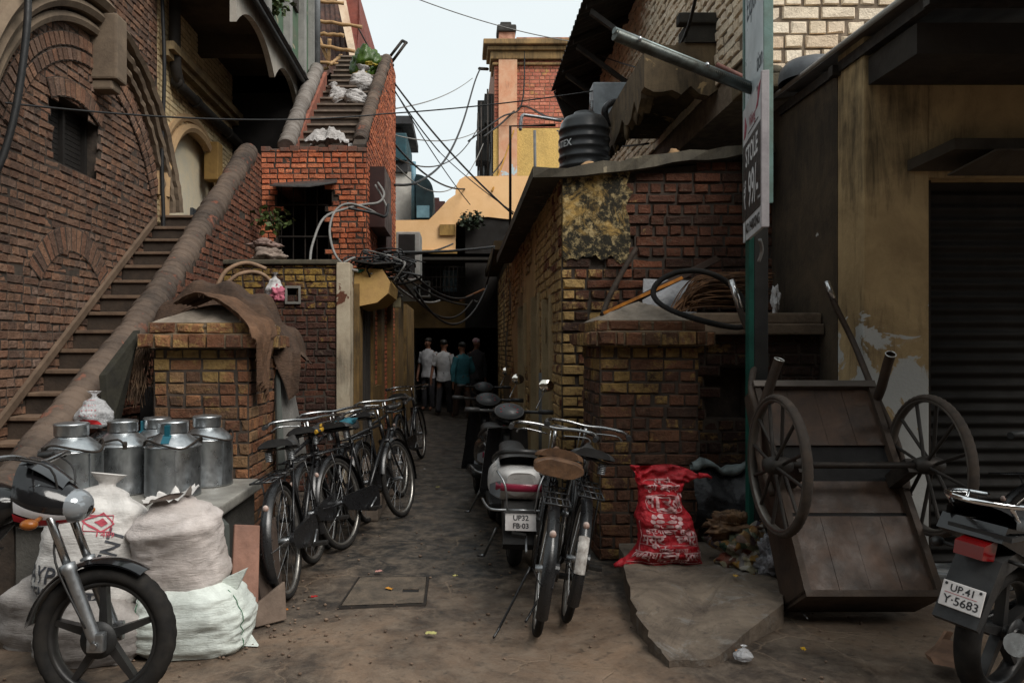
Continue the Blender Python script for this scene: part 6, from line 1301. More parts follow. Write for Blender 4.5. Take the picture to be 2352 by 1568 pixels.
crumple('rubbish_bag', (1.93, 4.66, .20), (.13, .10, .15), M('silver_plastic', lin(170, 168, 172), lin(104, 102, 106), 16, .3, .02, .3), 'crumpled silver plastic bag at the right end of the rubbish heap', 'rubbish bag', 9, 10, .5)
crumple('rubbish_bag', (1.80, 4.92, .36), (.21, .11, .09), M('brown_paper_rubbish', lin(150, 116, 84), lin(70, 54, 44), 14, .6, .02), 'folded brown and grey wrapping on top of the rubbish heap', 'rubbish bag', 14, 9, .6)
mb = MB()
def tf_(u, v):
    x = 1.60 + .60 * u; z = .66 - .40 * v + .03 * math.sin(u * 11) ; return Vector((x, 5.32 - .10 * math.sin(PI * v) - .12 * v + .035 * fbm((u * 5, v * 4, 2), 1), z + .03 * fbm((u * 4, v, 1), 1)))
mb.surf(tf_, 40, 20); mb.surf(lambda u, v: tf_(1 - u, v) + Vector((0, .02, 0)), 20, 10); tpl = tag(mb.build('plastic_sheet', M('black_sheet', lin(46, 46, 48), lin(30, 30, 32), 8, .35, .008)), 'black plastic sheet hung behind the rubbish heap', 'plastic sheet')
mb = MB(); mb.surf(lambda u, v: tf_(u, 0) + Vector((0, -.02 + .045 * math.cos(2 * PI * v), .02 + (.03 + .012 * math.sin(u * 17)) * math.sin(2 * PI * v))), 40, 10, cv=True); mb.build('rolled_edge', M('grey_green_roll', lin(124, 134, 134), lin(84, 92, 92), 12, .5, .008), tpl)
# concrete step sloping to the street
st = thing('concrete_step', 'broken grey concrete step sloping to the street below the red sack', 'step', (1.5, 4.6, 0))
topp = [G(1422, 1292), G(1700, 1290), G(1830, 1330), G(1800, 1430), G(1640, 1526), G(1545, 1532), G(1490, 1490), G(1447, 1415)]
inner = []
zt = [.14, .14, .14, .11, .035, .03, .06, .125]
mb = MB(); N = 8
# subdivided top
cen = Vector((sum(p.x for p in topp) / N, sum(p.y for p in topp) / N, 0)); ringV = []
dense = []
for i in range(N):
    a, b = topp[i], topp[(i + 1) % N]
    for k in range(8): f = k / 8; dense.append((a.lerp(b, f), zt[i] * (1 - f) + zt[(i + 1) % N] * f))
def scale_view(p, z):           # keep the outline: a raised top of a slab whose foot is on the ground
    return Vector((p.x, p.y, z))
rings = []
for s in (1.0, .93, .75, .5, .25):
    ring = []
    for p, z in dense:
        q = cen.lerp(p, s); jj = .012 * fbm((q.x * 7, q.y * 7, 0), 1) + .01 * fbm((q.x * 3, q.y * 3, 5), 1); zz = z + (0 if s == 1 else (.13 - z) * (1 - s) * .6) + jj * (1 if s < 1 else .6)
        ring.append(mb.b.verts.new((q.x + (.02 * fbm((p.x * 9, p.y * 9, 3), 1) if s == 1 else 0), q.y + (.02 * fbm((p.x * 9, p.y * 9, 8), 1) if s == 1 else 0), zz)))
    rings.append(ring)
foot = [mb.b.verts.new((v.co.x * 1.0, v.co.y, -.01)) for v in rings[0]]
allr = [foot] + rings
for A, B in zip(allr, allr[1:]):
    for i in range(len(A)): mb.b.faces.new([A[i], A[(i + 1) % len(A)], B[(i + 1) % len(A)], B[i]])
mb.b.faces.new(rings[-1])
t = NT('worn_step_concrete'); cc = t.mix(t.ramp(t.noise(t.pos, 2.2, 8, .7, .5), [(.36, 0.0), (.62, 1.0)]), (.21, .165, .125, 1), (.085, .066, .052, 1)); cc = t.mix(t.ramp(t.noise(t.pos, 5, 8, .75, .8), [(.54, 0.0), (.68, .6)]), cc, (.25, .25, .24, 1)); cc = t.mix(t.ramp(t.noise(t.pos, 11, 6, .75), [(.56, 0.0), (.7, .8)]), cc, (.06, .05, .042, 1)); t.bump(t.math('ADD', t.noise(t.pos, 40, 6, .7), t.noise(t.pos, 7, 4)), .010)
mb.build('slab', t.done(cc, .85, 0, .25), st, fix=True)

# sign post with two boards
sp = thing('sign_post', 'black and green square post carrying the shop boards between the pillar and handcart', 'sign post', (1.87, 4.85, 0))
mb = MB(); mb.box(1.86, 1.95, 4.84, 4.93, 0, 4.6, bev=.006); mb.build('post', M('black_post', (.02, .02, .021, 1), (.035, .033, .03, 1), 6, .5, .001), sp)
mb = MB(); mb.box(1.825, 1.859, 4.838, 4.90, 0, 2.6, bev=.004); mb.build('green_strip', M('green_strip', lin(24, 84, 72), lin(20, 56, 50), 5, .5, .001), sp)
mb = MB(); mb.tube(catmull([P(1745, 550, 4.7), P(1750, 575, 4.75), P(1742, 602, 4.78)], 4), .012, 6); mb.build('hook', k_steel, sp)
b1 = thing('signboard', 'tall pale blue signboard reading Exporter in worn dark letters, above the price board', 'signboard', (1.85, 4.75, 3))
A0, A1 = Vector((1.795, 4.47, 2.36)), Vector((1.90, 5.05, 2.36)); uu = (A0 - A1).normalized(); W1 = (A0 - A1).length; fm1 = frame(A1, uu, (0, 0, 1))      # local x runs towards the viewer
mb = MB(); mb.box(0, W1, 0, 2.4, -.02, .02, 0, fm1, bev=.004); mb.build('board', M('pale_blue_board', lin(192, 202, 206), lin(170, 180, 184), 3, .4, .001), b1)
mb = MB(); mb.box(W1 - .001, W1 + .014, -.01, 2.4, -.03, .024, 0, fm1, bev=.004); mb.box(-.03, .001, -.01, 2.4, -.03, .03, 0, fm1); mb.build('frame', M('sea_green_frame', lin(120, 152, 148), lin(96, 110, 100), 4, .5, .002), b1)
mb = MB(); txt(mb, 'Exporter', .24, lambda x, y: fm1 @ Vector((x + W1 * .52, y + 1.34, .0215)), sx=.55, bold=.002); txt(mb, '& Importer', .2, lambda x, y: fm1 @ Vector((x + W1 * .5, y + 1.95, .0215)), sx=.55); txt(mb, 'tion', .17, lambda x, y: fm1 @ Vector((x + W1 * .8, y + .88, .0215)), sx=.6, bold=.002); mb.build('lettering', MP('board_ink', lin(66, 76, 84), .6), b1)
b2 = thing('signboard', 'black and white price board reading STOLE 99 and NO PARKING on the sign post', 'signboard', (1.75, 4.6, 2.6))
q0, q1 = P(1752, 500, 4.30), P(1707, 500, 5.0); q0.z = q1.z = 2.19; uu = (q0 - q1).normalized(); W2 = (q0 - q1).length; f2_ = frame(q1, uu, (0, 0, 1)); H2 = .86
k_sgnw = M('sign_white', lin(206, 208, 210), lin(180, 182, 186), 4, .5, 0, dirt=.2); k_sgnb = MP('sign_black', (.012, .012, .013, 1), .45)
mb = MB(); mb.box(0, W2, 0, H2, -.018, .0, 0, f2_); mb.build('board', k_sgnw, b2)
mb = MB(); mb.box(.001, W2 - .001, .13, .62, .0005, .003, 0, f2_); mb.build('black_panel', k_sgnb, b2)
mb = MB(); mb.box(W2 - .001, W2 + .03, -.01, H2 + .01, -.03, .012, 0, f2_, bev=.004); mb.build('edge_batten', M('pink_grey_batten', lin(182, 176, 178), lin(150, 144, 147), 5, .6, .002), b2)
def ft(dx, dy, off): return lambda x, y: f2_ @ Vector((x + dx, y + dy, off))
mb = MB(); txt(mb, 'STOLE', .17, ft(W2 * .49, .515, .0042), sx=.92, bold=.004); txt(mb, '₹', .24, ft(W2 * .14, .275, .0042), sx=.7, bold=.003); txt(mb, '99/-', .31, ft(W2 * .57, .285, .0042), sx=.72, bold=.004); txt(mb, 'onwards', .035, ft(W2 * .88, .19, .0042)); mb.build('white_lettering', MP('sign_letter_white', lin(214, 216, 218), .5), b2)
mb = MB(); txt(mb, 'NO PARKING', .088, ft(W2 * .50, .065, .0016), sx=.98, bold=.003); txt(mb, '"', .12, ft(W2 * .75, .80, .0016)); mb.box(W2 * .3, W2 * .8, .655, .662, .0005, .0016, 0, f2_); mb.build('black_lettering', k_sgnb, b2)
mb = MB(); txt(mb, 'Viking', .10, ft(W2 * .5, .715, .0018), sx=.9, bold=.001)
mb.prism([f2_ @ Vector(p) for p in ((.04, .66, .001), (.10, .665, .001), (.16, .72, .001), (.09, .80, .001), (.07, .74, .001))], f2_.to_3x3() @ Vector((0, 0, .001))); mb.prism([f2_ @ Vector(p) for p in ((.47, .72, .001), (.56, .73, .001), (.63, .80, .001), (.66, .85, .001), (.56, .83, .001), (.55, .77, .001))], f2_.to_3x3() @ Vector((0, 0, .001))); mb.build('red_logo', MP('sign_red', lin(150, 36, 66), .5), b2)
lt = thing('tube_light', 'long weathered tubular street light jutting from the sign post over the shed roof', 'street light', P(1560, 140, 4.8))
a, b = P(1412, 80, 4.5), P(1726, 205, 4.86); mb = MB(); d = (b - a).normalized(); mb.tube([a, a.lerp(b, .02), a.lerp(b, .5), b], [.034, .036, .036, .034], 14); mb.build('housing', M('weathered_alloy', lin(112, 120, 118), lin(66, 62, 54), 8, .4, .002, .5), lt)
mb = MB(); o = Vector((0, .004, .026)); mb.tube([a + o - d * .005, b + o], .021, 10); mb.build('top_channel', M('pale_channel', lin(150, 164, 164), lin(110, 118, 116), 6, .4, 0, .4), lt)
mb = MB(); n = 70
for k in range(n): p = a.lerp(b, (k + .5) / n) + Vector((0, -.034, .006)); mb.tube([p - Vector((0, 0, .008)), p + d * .004 + Vector((0, 0, .008))], .003, 4)
mb.build('louvre', MP('louvre_pale', lin(150, 150, 140), .4, .5), lt)
mb = MB(); mb.ell(P(1625, 150, 4.7), (.016, .012, .02), 8); mb.ell(P(1470, 90, 4.5), (.012, .012, .018), 8); mb.build('clip', k_chrome, lt)
mb = MB(); mb.tube([P(1645, 150, 5.6), P(1735, 192, 5.5)], .022, 8); tag(mb.build('pipe', M('rusty_red_pipe', lin(110, 70, 62), lin(80, 54, 48), 10, .7)), 'rusty red pipe behind the tubular street light', 'pipe')

# things piled on the right wall
mb = MB(); mm = Matrix.Translation(P(1618, 690, 5.48)) @ Matrix.Rotation(R(14), 4, 'Y') @ Matrix.Rotation(R(66), 4, 'X')
def tyf(u, v):
    a = 2 * PI * u; b = 2 * PI * v; rr = .36 + .021 * math.cos(b) - (.002 if int(u * 160) % 2 and math.cos(b) > .2 else 0); return mm @ Vector((rr * math.cos(a), (rr - .11) * math.sin(a), .021 * math.sin(b) - .10 * math.cos(2 * a) * .6 - .08 * math.sin(a)))
mb.surf(tyf, 160, 10, cu=True, cv=True); tag(mb.build('worn_tyre_loop', k_rubber), 'worn bicycle tyre flung over the right gate pillar and wall ledge', 'tyre')
mb = MB(); mb.prism([P(1380, 722, 5.7), P(1392, 728, 5.7), P(1655, 598, 6.25), P(1645, 586, 6.25)], (.02, .09, 0)); wbm = tag(mb.build('wooden_beam', M('charred_beam', lin(64, 44, 32), lin(34, 28, 24), 5, .8, .004), fix=True), 'yellow-edged charred beam slanting up behind the right gate pillar', 'beam')
mb = MB(); mb.prism([P(1385, 716, 5.68), P(1388, 722, 5.68), P(1570, 640, 6.02), P(1566, 634, 6.02)], (0, .012, 0)); mb.build('painted_edge', M('amber_paint', lin(206, 132, 46), lin(130, 80, 36), 9, .6), wbm, fix=True)
mb = MB(); mb.tube(catmull([P(1384, 724, 5.75), P(1400, 680, 5.9), P(1432, 620, 6.2), P(1460, 572, 6.38)], 4), .022, 8); tag(mb.build('stick', m_brown), 'dark crooked stick leaning on the shed front beside the beam', 'stick')
mb = MB(); mb.prism([P(1475, 720, 6.2), P(1600, 720, 6.2), P(1605, 645, 6.42), P(1478, 640, 6.42)], (0, .02, 0)); tag(mb.build('marble_slab', M('cracked_marble', lin(150, 152, 156), lin(84, 84, 88), 5, .35, .002), fix=True), 'pale cracked tile slab standing behind the beam on the yard wall', 'slab')
mb = MB(); rg = random.Random(17)
for i in range(110):
    k = rg.random(); s = P(1560 + rg.uniform(-25, 40), 715, 6.0 + rg.uniform(-.1, .15)); e = P(1690 + rg.uniform(0, 90), 625 + k * 85, 6.0 + rg.uniform(-.1, .2)); m_ = P(1590 + rg.uniform(0, 30) + 10 * k, 640 + k * 60 + rg.uniform(-8, 8), 6.0 + rg.uniform(-.12, .1)); mb.tube(catmull([s, m_, e], 5), .0045, 4, caps=False)
tag(mb.build('palm_broom', M('palm_fibre', lin(120, 84, 54), lin(50, 38, 30), 10, .8, 0)), 'bundle of dry palm twigs lying on the yard wall behind the tyre', 'broom')
blob('carrier_bag', P(1782, 690, 5.7), (.03, .04, .10), m_film, 'small white plastic bag caught behind the sign post', 'plastic bag', 41, .6)
# water tanks, air conditioners, pipes on the roofs
wt = thing('water_tank', 'ribbed black water tank on the shed roof under the corrugated roof edge', 'water tank', (1.36, 8.2, 3.1)); m_tank = M('tank_black', (.022, .024, .026, 1), (.04, .042, .045, 1), 4, .4, .001)
tr = []
for k in range(8): z = .0 + k * .098; tr += [(.265, z), (.265, z + .06), (.276, z + .07), (.276, z + .09)]
mb = MB(); mb.lathe(tr + [(.265, .79), (.25, .85), (.21, .91), (.12, .945), (.11, .97), (0, .975)], 40, Matrix.Translation((1.32, 8.2, 3.06))); mb.build('body', m_tank, wt)
mb = MB(); ca, sa = math.cos, math.sin; txt(mb, 'SINTEX', .10, lambda x, y: Vector((1.32 + .279 * sa(x / .3 - 1.2), 8.2 - .279 * ca(x / .3 - 1.2), 3.06 + .60 + y)), cut=.03, bold=.002); mb.build('lettering', MP('tank_letter', lin(190, 194, 196), .5), wt)
w2 = thing('water_tank', 'grey domed water tank half hidden behind the awning edge', 'water tank', (2.95, 5.9, 3.2)); mb = MB(); mb.lathe([(.23, 0), (.23, .05), (.22, .10), (.18, .15), (.10, .175), (0, .18)], 32, Matrix.Translation((2.70, 5.9, 3.56))); mb.build('body', M('tank_grey', lin(96, 100, 104), lin(70, 72, 76), 5, .5, .001), w2)
def ac_unit(label, x0, x1, y0, y1, z0, z1, col, grille_side, fan=True):
    o = thing('air_conditioner', label, 'air conditioner', ((x0 + x1) / 2, y0, z0)); mb = MB(); mb.box(x0, x1, y0, y1, z0, z1, bev=.02); mb.build('casing', col, o)
    mb = MB(); zc, yc = (z0 + z1) / 2, (y0 + y1) / 2; r_ = min(z1 - z0, (y1 - y0) if grille_side != 'front' else (x1 - x0)) * .40
    if grille_side == 'front': c = Matrix.Translation(((x0 + x1) / 2, y0 - .006, zc)) @ AX
    else: c = Matrix.Translation(((x0 - .006) if grille_side == 'left' else (x1 + .006), yc, zc)) @ Matrix.Rotation(R(90), 4, 'Y')
    if grille_side == 'front' and fan:
        mb.box(x0 + .05, x1 - .09, y0 - .014, y0 - .002, z0 + .06, z1 - .05); mb.build('dark_front', DK, o)
    elif fan:
        for k in range(5): mb.torus(r_ * (.25 + .18 * k), .005, c, 28, 5)
        mb.lathe([(0, .004), (r_ * .2, .004)], 16, c)
        gb = mb.build('fan_grille', k_steel, o); mb = MB(); mb.lathe([(0, 0), (r_ * 1.0, 0)], 28, c); mb.lathe([(r_ * 1.0, .0), (0, .0)], 28, c @ Matrix.Translation((0, 0, -.001))); mb.build('fan_opening', DK, o)
    else:
        for k in range(16): z = z0 + .05 + (z1 - z0 - .1) * k / 15; mb.box(x0 + .04, x1 - .04, y0 - .012, y0 - .002, z - .008, z + .008)
        mb.build('grille', DK, o)
    return o
m_acg = M('ac_grey_casing', lin(150, 158, 164), lin(122, 128, 134), 5, .5, .001); m_acw = M('ac_white_casing', lin(168, 168, 164), lin(130, 130, 126), 5, .5, .001)
ac_unit('grey air conditioner box bracketed below the whitewashed wall', 1.60, 2.05, 9.25, 9.55, P(0, 300, 9.25).z, P(0, 188, 9.25).z, m_acg, 'left')
mb = MB(); mb.tube(catmull([P(1395, 290, 8.6), P(1390, 250, 8.55), P(1415, 235, 8.6), P(1440, 262, 8.7), P(1428, 300, 8.8)], 6), .04, 8); mb.tube(catmull([P(1395, 285, 8.6), P(1370, 340, 8.4), P(1330, 395, 8.3)], 5), .035, 8); tag(mb.build('hose', MC['black_sheet']), 'fat black hose looping from the grey air conditioner towards the water tank', 'hose')
ac_unit('tall white air conditioner box standing out from the alley wall by the cable tangle', -1.17, -.74, 13.6, 14.3, P(0, 645, 13.6).z, P(0, 532, 13.6).z, m_acw, 'front')
ac_unit('small pale air conditioner under the ochre bridge house balcony', P(962, 0, 17.9).x, P(988, 0, 17.9).x, 17.9, 18.3, P(0, 682, 17.9).z, P(0, 645, 17.9).z, m_acw, 'front', False)
mb = MB(); mb.tube([P(1172, 520, 12), P(1172, 290, 12), P(1276, 288, 12)], .022, 8); tag(mb.build('standpipe', m_iron), 'thin black pipe frame standing above the shed eave against the ochre wall', 'pipe')
mb = MB(); mb.tube(catmull([P(1195, 300, 14), P(1199, 268, 14), P(1215, 266, 14), P(1290, 278, 14)], 4), .03, 8); tag(mb.build('pipe', k_steel), 'bent grey steel pipe above the black pipe frame', 'pipe')
mb = MB(); mb.tube([P(1228, 300, 21), P(1230, 485, 21)], .04, 8); tag(mb.build('pipe', MC['old_grey_pipe']), 'vertical grey drain pipe on the corner house ochre wall', 'pipe')

# ------------------------------------------------------------------ cables
def sag(a, b, s, n=24): return [a.lerp(b, k / n) - Vector((0, 0, 4 * s * (k / n) * (1 - k / n))) for k in range(n + 1)]
def cable(pts, r_, label, mat=m_black): mb = MB(); mb.tube(pts, r_, 6); return tag(mb.build('cable', mat), label, 'cable')
cable(sag(P(-20, 233, 5.5), P(880, 262, 9.3), .10) + sag(P(880, 262, 9.3), P(1445, 196, 9.3), .04)[1:], .008, 'long thin black cable strung from the red wall to the grey air conditioner')
cable(sag(P(905, 190, 13.4), P(1178, 492, 12.2), .12), .016, 'black cable running down from the stair top to the foot of the pipe frame')
cable(sag(P(820, 60, 14.6), P(1010, 350, 16), .15), .014, 'black cable dropping from the scaffold to the middle of the sky gap')
cable(sag(P(1010, 350, 16), P(1180, 488, 12.4), .05), .010, 'thin cable continuing the scaffold line down to the ochre parapet')
cable(catmull([P(905, 425, 12.6), P(960, 418, 13), P(1020, 370, 15), P(1060, 290, 18), P(1090, 190, 22), P(1102, 160, 23.5)], 8), .022, 'long black cable curving up from the brick house to the corner house roof pipe')
cable(sag(P(905, 330, 13.5), P(1160, 360, 23.5), .9), .02, 'sagging black cable between the teal cabinet and corner house')
cable(sag(P(905, 310, 13.5), P(1100, 300, 23.5), .2), .012, 'nearly straight thin cable highest across the pale sky gap', m_grey_cable)
cable(sag(P(905, 250, 13.6), P(1085, 180, 23.6), .15), .012, 'thin grey cable slanting up from the stair side to the corner house', m_grey_cable)
cable(sag(P(905, 360, 13.6), P(1100, 290, 23.6), .6), .014, 'thin cable sagging below the crossing wires beside the corner house')
cable(sag(P(905, 205, 13.4), P(1080, 470, 17.5), .1), .010, 'fine dark cable crossing down to the ochre parapet corner')
cable(sag(P(910, 380, 13.6), P(1110, 330, 23), .9), .012, 'faint low cable hanging deepest in the sky gap', m_grey_cable)
cable(sag(P(938, -10, 12), P(1310, 95, 14), .08), .009, 'thin cable crossing the sky high above the chimney', m_grey_cable)
cable(sag(P(1310, 95, 14), P(1500, 165, 8.5), .05), .009, 'thin cable running past the corrugated roof to the whitewashed wall')
cable(sag(P(1180, 300, 20), P(1130, 440, 18.4), .05), .022, 'yellow cable slanting over the curved ochre parapet', M('yellow_cable', lin(176, 126, 40), None, 8, .6))
cable(catmull([P(1600, -10, 6.4), P(1560, 110, 7.2), P(1460, 250, 8.8), P(1400, 330, 8.8)], 6), .016, 'black cable hanging down the whitewashed brick wall')
cable(sag(P(1280, 300, 13.5), P(1490, 330, 8.6), .12), .012, 'thin cable sagging above the water tank to the balcony')
cable(catmull([P(1110, 315, 23), P(1150, 285, 23.4), P(1200, 245, 23.7), P(1260, 270, 20), P(1330, 272, 15)], 6), .03, 'bundle of black cable looping across the corner house front')
cable(catmull([P(1075, 325, 23), P(1150, 270, 23.5), P(1198, 240, 23.8), P(1205, 100, 23.85)], 6), .025, 'black cable climbing the corner house pilaster')
cable(catmull([P(868, 420, 9.6), P(882, 445, 9.4), P(870, 465, 9.3), P(835, 470, 9.2), P(800, 478, 9.1), P(745, 500, 8.9), P(718, 560, 8.7), P(712, 600, 8.5)], 6), .016, 'thick grey cable arching from the meter box over the brick house window', m_grey_cable)
cable(catmull([P(862, 425, 9.6), P(890, 480, 9.5), P(880, 498, 9.4), P(845, 480, 9.2), P(800, 468, 9.1), P(770, 485, 9.0), P(757, 530, 8.8), P(770, 585, 8.5), P(800, 615, 8.2), P(822, 622, 8.15)], 6), .015, 'pale grey cable looping down to the pale corner post', m_grey_cable)
cable(catmull([P(800, 478, 9.1), P(860, 490, 9.2), P(885, 497, 9.3), P(892, 470, 9.5)], 6), .018, 'black cable loop tied to the grey cable beside the brick house corner')
rg = random.Random(44)
for i in range(16):
    a0 = rg.random() * 6.3; c0 = Vector((880 + rg.uniform(-40, 30), 612 + rg.uniform(-18, 16), 0)); pts = []
    for k in range(7): a = a0 + k * rg.uniform(.6, 1.1); pts.append(P(c0.x + rg.uniform(30, 75) * math.cos(a), c0.y + rg.uniform(12, 36) * math.sin(a) - 5, 8.5 + rg.uniform(-.25, .35)))
    o = cable(catmull(pts, 6), rg.choice((.008, .010, .013)), 'loop of cable in the tangle hanging over the black tin roof', rg.choice((m_black, m_black, m_grey_cable))); o['group'] = 'cable loops in the tangle over the tin roof'
cable(sag(P(880, 580, 8.6), P(1135, 566, 12.3), .03), .018, 'straight black cable from the tangle to the shed eave')
cable(sag(P(905, 585, 8.7), P(1040, 560, 12), .05), .014, 'second cable sagging just under the straight cable to the eave')
for i, (a, b, s, lb) in enumerate((((905, 620, 8.7), (1075, 700, 15), .1, 'black cable slanting down into the alley from the tangle'), ((920, 640, 8.8), (1085, 690, 15), .4, 'slack black cable hanging lowest over the alley mouth'), ((930, 610, 8.8), (1100, 668, 14), .25, 'cable bundle crossing the alley below the ochre parapet'), ((950, 660, 9.2), (1120, 655, 13), .55, 'drooping cable joining both alley walls'), ((1135, 570, 12.4), (1090, 690, 14.5), .3, 'cable curving from the shed eave down the alley wall'), ((880, 625, 8.5), (1010, 690, 13), .15, 'grey cable running into the alley beside the lantern'))):
    cable(sag(P(*a), P(*b), s), .016, lb, m_grey_cable if i == 5 else m_black)
cable([P(1058, 690, 14), P(1078, 680, 13.6), P(1112, 664, 13)], .02, 'short frayed pale cable end by the alley cables', M('frayed_pale', lin(190, 140, 100), None, 9, .7))
blob('green_film', P(822, 622, 8.3), (.06, .05, .02), M('green_film', lin(30, 120, 100), None, 8, .4), 'scrap of green film in the cable tangle', 'scrap', 9, .5)
ln = thing('lantern', 'small wall lantern under the tin roof on the alley wall', 'lamp', P(912, 690, 9.6)); mb = MB(); c = P(912, 692, 9.6); mb.box(c.x - .05, c.x + .05, c.y - .05, c.y + .05, c.z - .08, c.z + .06, bev=.01); mb.build('glass', M('dusty_glass', lin(150, 140, 112), None, 8, .3), ln); mb = MB(); mb.lathe([(.08, 0), (.03, .06), (.01, .1)], 12, Matrix.Translation((c.x, c.y, c.z + .06))); mb.tube([c + Vector((0, 0, .15)), c + Vector((-.25, 0, .18))], .012, 6); mb.build('cap', m_iron, ln)

# ------------------------------------------------------------------ people in the alley
m_skin = M('brown_skin', lin(112, 76, 58), lin(90, 60, 46), 8, .6, 0, dirt=.1); m_hair = M('black_hair', (.012, .011, .010, 1), None, 20, .6, .002)
def person(label, x, y, rz, h, shirt, trousers, pose):
    t_ = thing('person', label, 'person', (x, y, 0)); t_.rotation_euler = (0, 0, R(rz)); k = h / 1.7
    def skin(name, verts, edges, mat, lv=2, root=0):
        me = bpy.data.meshes.new(name); me.from_pydata([Vector(v[:3]) * k for v in verts], edges, []); o = bpy.data.objects.new(name, me); COL.objects.link(o); o.parent = t_
        md = o.modifiers.new('skin', 'SKIN'); md.use_smooth_shade = True; L = me.skin_vertices[0].data
        for i, v in enumerate(verts): L[i].radius = (v[3] * k, v[4] * k); L[i].use_root = i == root
        sb = o.modifiers.new('sub', 'SUBSURF'); sb.levels = sb.render_levels = lv; me.materials.append(mat)
        dg = bpy.context.evaluated_depsgraph_get(); m2 = bpy.data.meshes.new_from_object(o.evaluated_get(dg)); o.modifiers.clear(); o.data = m2; bpy.data.meshes.remove(me)
        for p_ in m2.polygons: p_.use_smooth = True
        return o
    st_ = pose.get('stride', 0); al, ar = pose.get('al', (.27, .0, .80)), pose.get('ar', (-.27, .0, .80)); el = pose.get('el', (.26, -.02, 1.10)); er = pose.get('er', (-.26, -.02, 1.10))
    # body: one continuous figure (pelvis, spine, neck, head, arms, legs)
    V = [(0, 0, .92, .11, .085), (0, 0, 1.12, .10, .075), (0, 0, 1.34, .125, .08), (0, .01, 1.46, .06, .06), (0, .02, 1.53, .052, .055), (0, .035, 1.59, .082, .098), (0, .025, 1.665, .072, .088),
         (.17, 0, 1.38, .055, .055), el + (.042, .042), al + (.03, .03), (-.17, 0, 1.38, .055, .055), er + (.042, .042), ar + (.03, .03),
         (.09, 0, .84, .085, .085), (.10, .02 + st_ * .5, .48, .06, .06), (.10, st_, .09, .04, .045), (.11, st_ + .14, .035, .038, .028), (-.09, 0, .84, .085, .085), (-.10, .02 - st_ * .4, .48, .06, .06), (-.10, -st_, .09, .04, .045), (-.11, -st_ + .14, .035, .038, .028)]
    for hnd, (ax, ay, az) in ((9, al), (12, ar)): pass
    E = [(0, 1), (1, 2), (2, 3), (3, 4), (4, 5), (5, 6), (2, 7), (7, 8), (8, 9), (2, 10), (10, 11), (11, 12), (0, 13), (13, 14), (14, 15), (15, 16), (0, 17), (17, 18), (18, 19), (19, 20)]
    for (ax, ay, az), i0 in ((al, 9), (ar, 12)):     # palm, four fingers, thumb
        s = 1 if ax > 0 else -1; b = len(V); V.append((ax, ay + .01, az - .07, .03, .018)); E.append((i0, b))
        for f in range(4): V.append((ax + s * (.004), ay - .028 + f * .019, az - .12 - (.012 if f in (1, 2) else 0), .009, .009)); V.append((ax - s * .008, ay - .028 + f * .021, az - .155 - (.014 if f in (1, 2) else 0), .008, .008)); E += [(b, b + 1 + f * 2), (b + 1 + f * 2, b + 2 + f * 2)]
        V.append((ax - s * .01, ay + .05, az - .08, .010, .010)); V.append((ax - s * .015, ay + .06, az - .11, .008, .008)); E += [(b, b + 9), (b + 9, b + 10)]
    bo = skin('body', V, E, m_skin)
    mb = MB()          # face and hair
    mb.ell(Vector((0, .135, 1.585)) * k, (.014 * k, .022 * k, .02 * k), 8)
    for s in (-1, 1): mb.ell(Vector((s * .082, .03, 1.60)) * k, (.012 * k, .02 * k, .032 * k), 8)
    mb.ell(Vector((0, .118, 1.545)) * k, (.026 * k, .012 * k, .009 * k), 8); setattr(mb.build('face', m_skin, t_), 'matrix_parent_inverse', Matrix.Identity(4))
    mb = MB()
    for s in (-1, 1): mb.ell(Vector((s * .032, .120, 1.612)) * k, (.012 * k, .008 * k, .007 * k), 8)
    setattr(mb.build('eye', m_ink if False else k_ink, t_), 'matrix_parent_inverse', Matrix.Identity(4))
    mb = MB(); mb.ell(Vector((0, .004, 1.680)) * k, (.087 * k, .100 * k, .070 * k), 14, jit=.08); setattr(mb.build('hair', pose.get('hair', m_hair), t_), 'matrix_parent_inverse', Matrix.Identity(4))
    own = lambda mb, nm, mt_: setattr(mb.build(nm, mt_, t_), 'matrix_parent_inverse', Matrix.Identity(4))
    sd = x * 3.7 + y
    def torso(u, v):
        a = 2 * PI * u; w_ = smooth(v, [(0, .188), (.3, .165), (.62, .19), (.80, .205), (.90, .175), (.97, .072), (1, .064)]); d = smooth(v, [(0, .132), (.3, .115), (.62, .135), (.82, .118), (.92, .092), (1, .06)]); f = 1 + .07 * fbm((math.cos(a) * 2 + sd, math.sin(a) * 2, v * 4), 1.4, 3) * (1.3 - v)
        return Vector((w_ * math.cos(a) * f, d * math.sin(a) * f + .01 * v, .79 + .69 * v + .015 * math.sin(3 * a + sd) * (1 - v))) * k
    mb = MB(); mb.surf(torso, 36, 26, cu=True)
    for s, e_, h_ in ((1, el, al), (-1, er, ar)):
        sh_ = Vector((s * .15, 0, 1.375)); e_ = Vector(e_[:3]); h_ = Vector(h_[:3]); ends = [sh_, sh_.lerp(e_, .5), e_] + ([e_.lerp(h_, .5), e_.lerp(h_, .92)] if pose.get('long') else []); rr = [.092, .074, .066] + ([.052, .045] if pose.get('long') else [])
        if not pose.get('long'): ends[2] = sh_.lerp(e_, .85)
        pts = catmull(ends, 5); mb.tube([q * k for q in pts], [(smooth(i / (len(pts) - 1), [(j / (len(rr) - 1), r_) for j, r_ in enumerate(rr)]) + .006 * fbm((i * .6, s, sd), 1)) * k for i in range(len(pts))], 12)
    own(mb, 'shirt', shirt)
    mb = MB(); mb.surf(lambda u, v: Vector(((.168 - .01 * v) * math.cos(2 * PI * u), (.118 - .008 * v) * math.sin(2 * PI * u), .76 + .22 * v)) * k, 28, 6, cu=True)
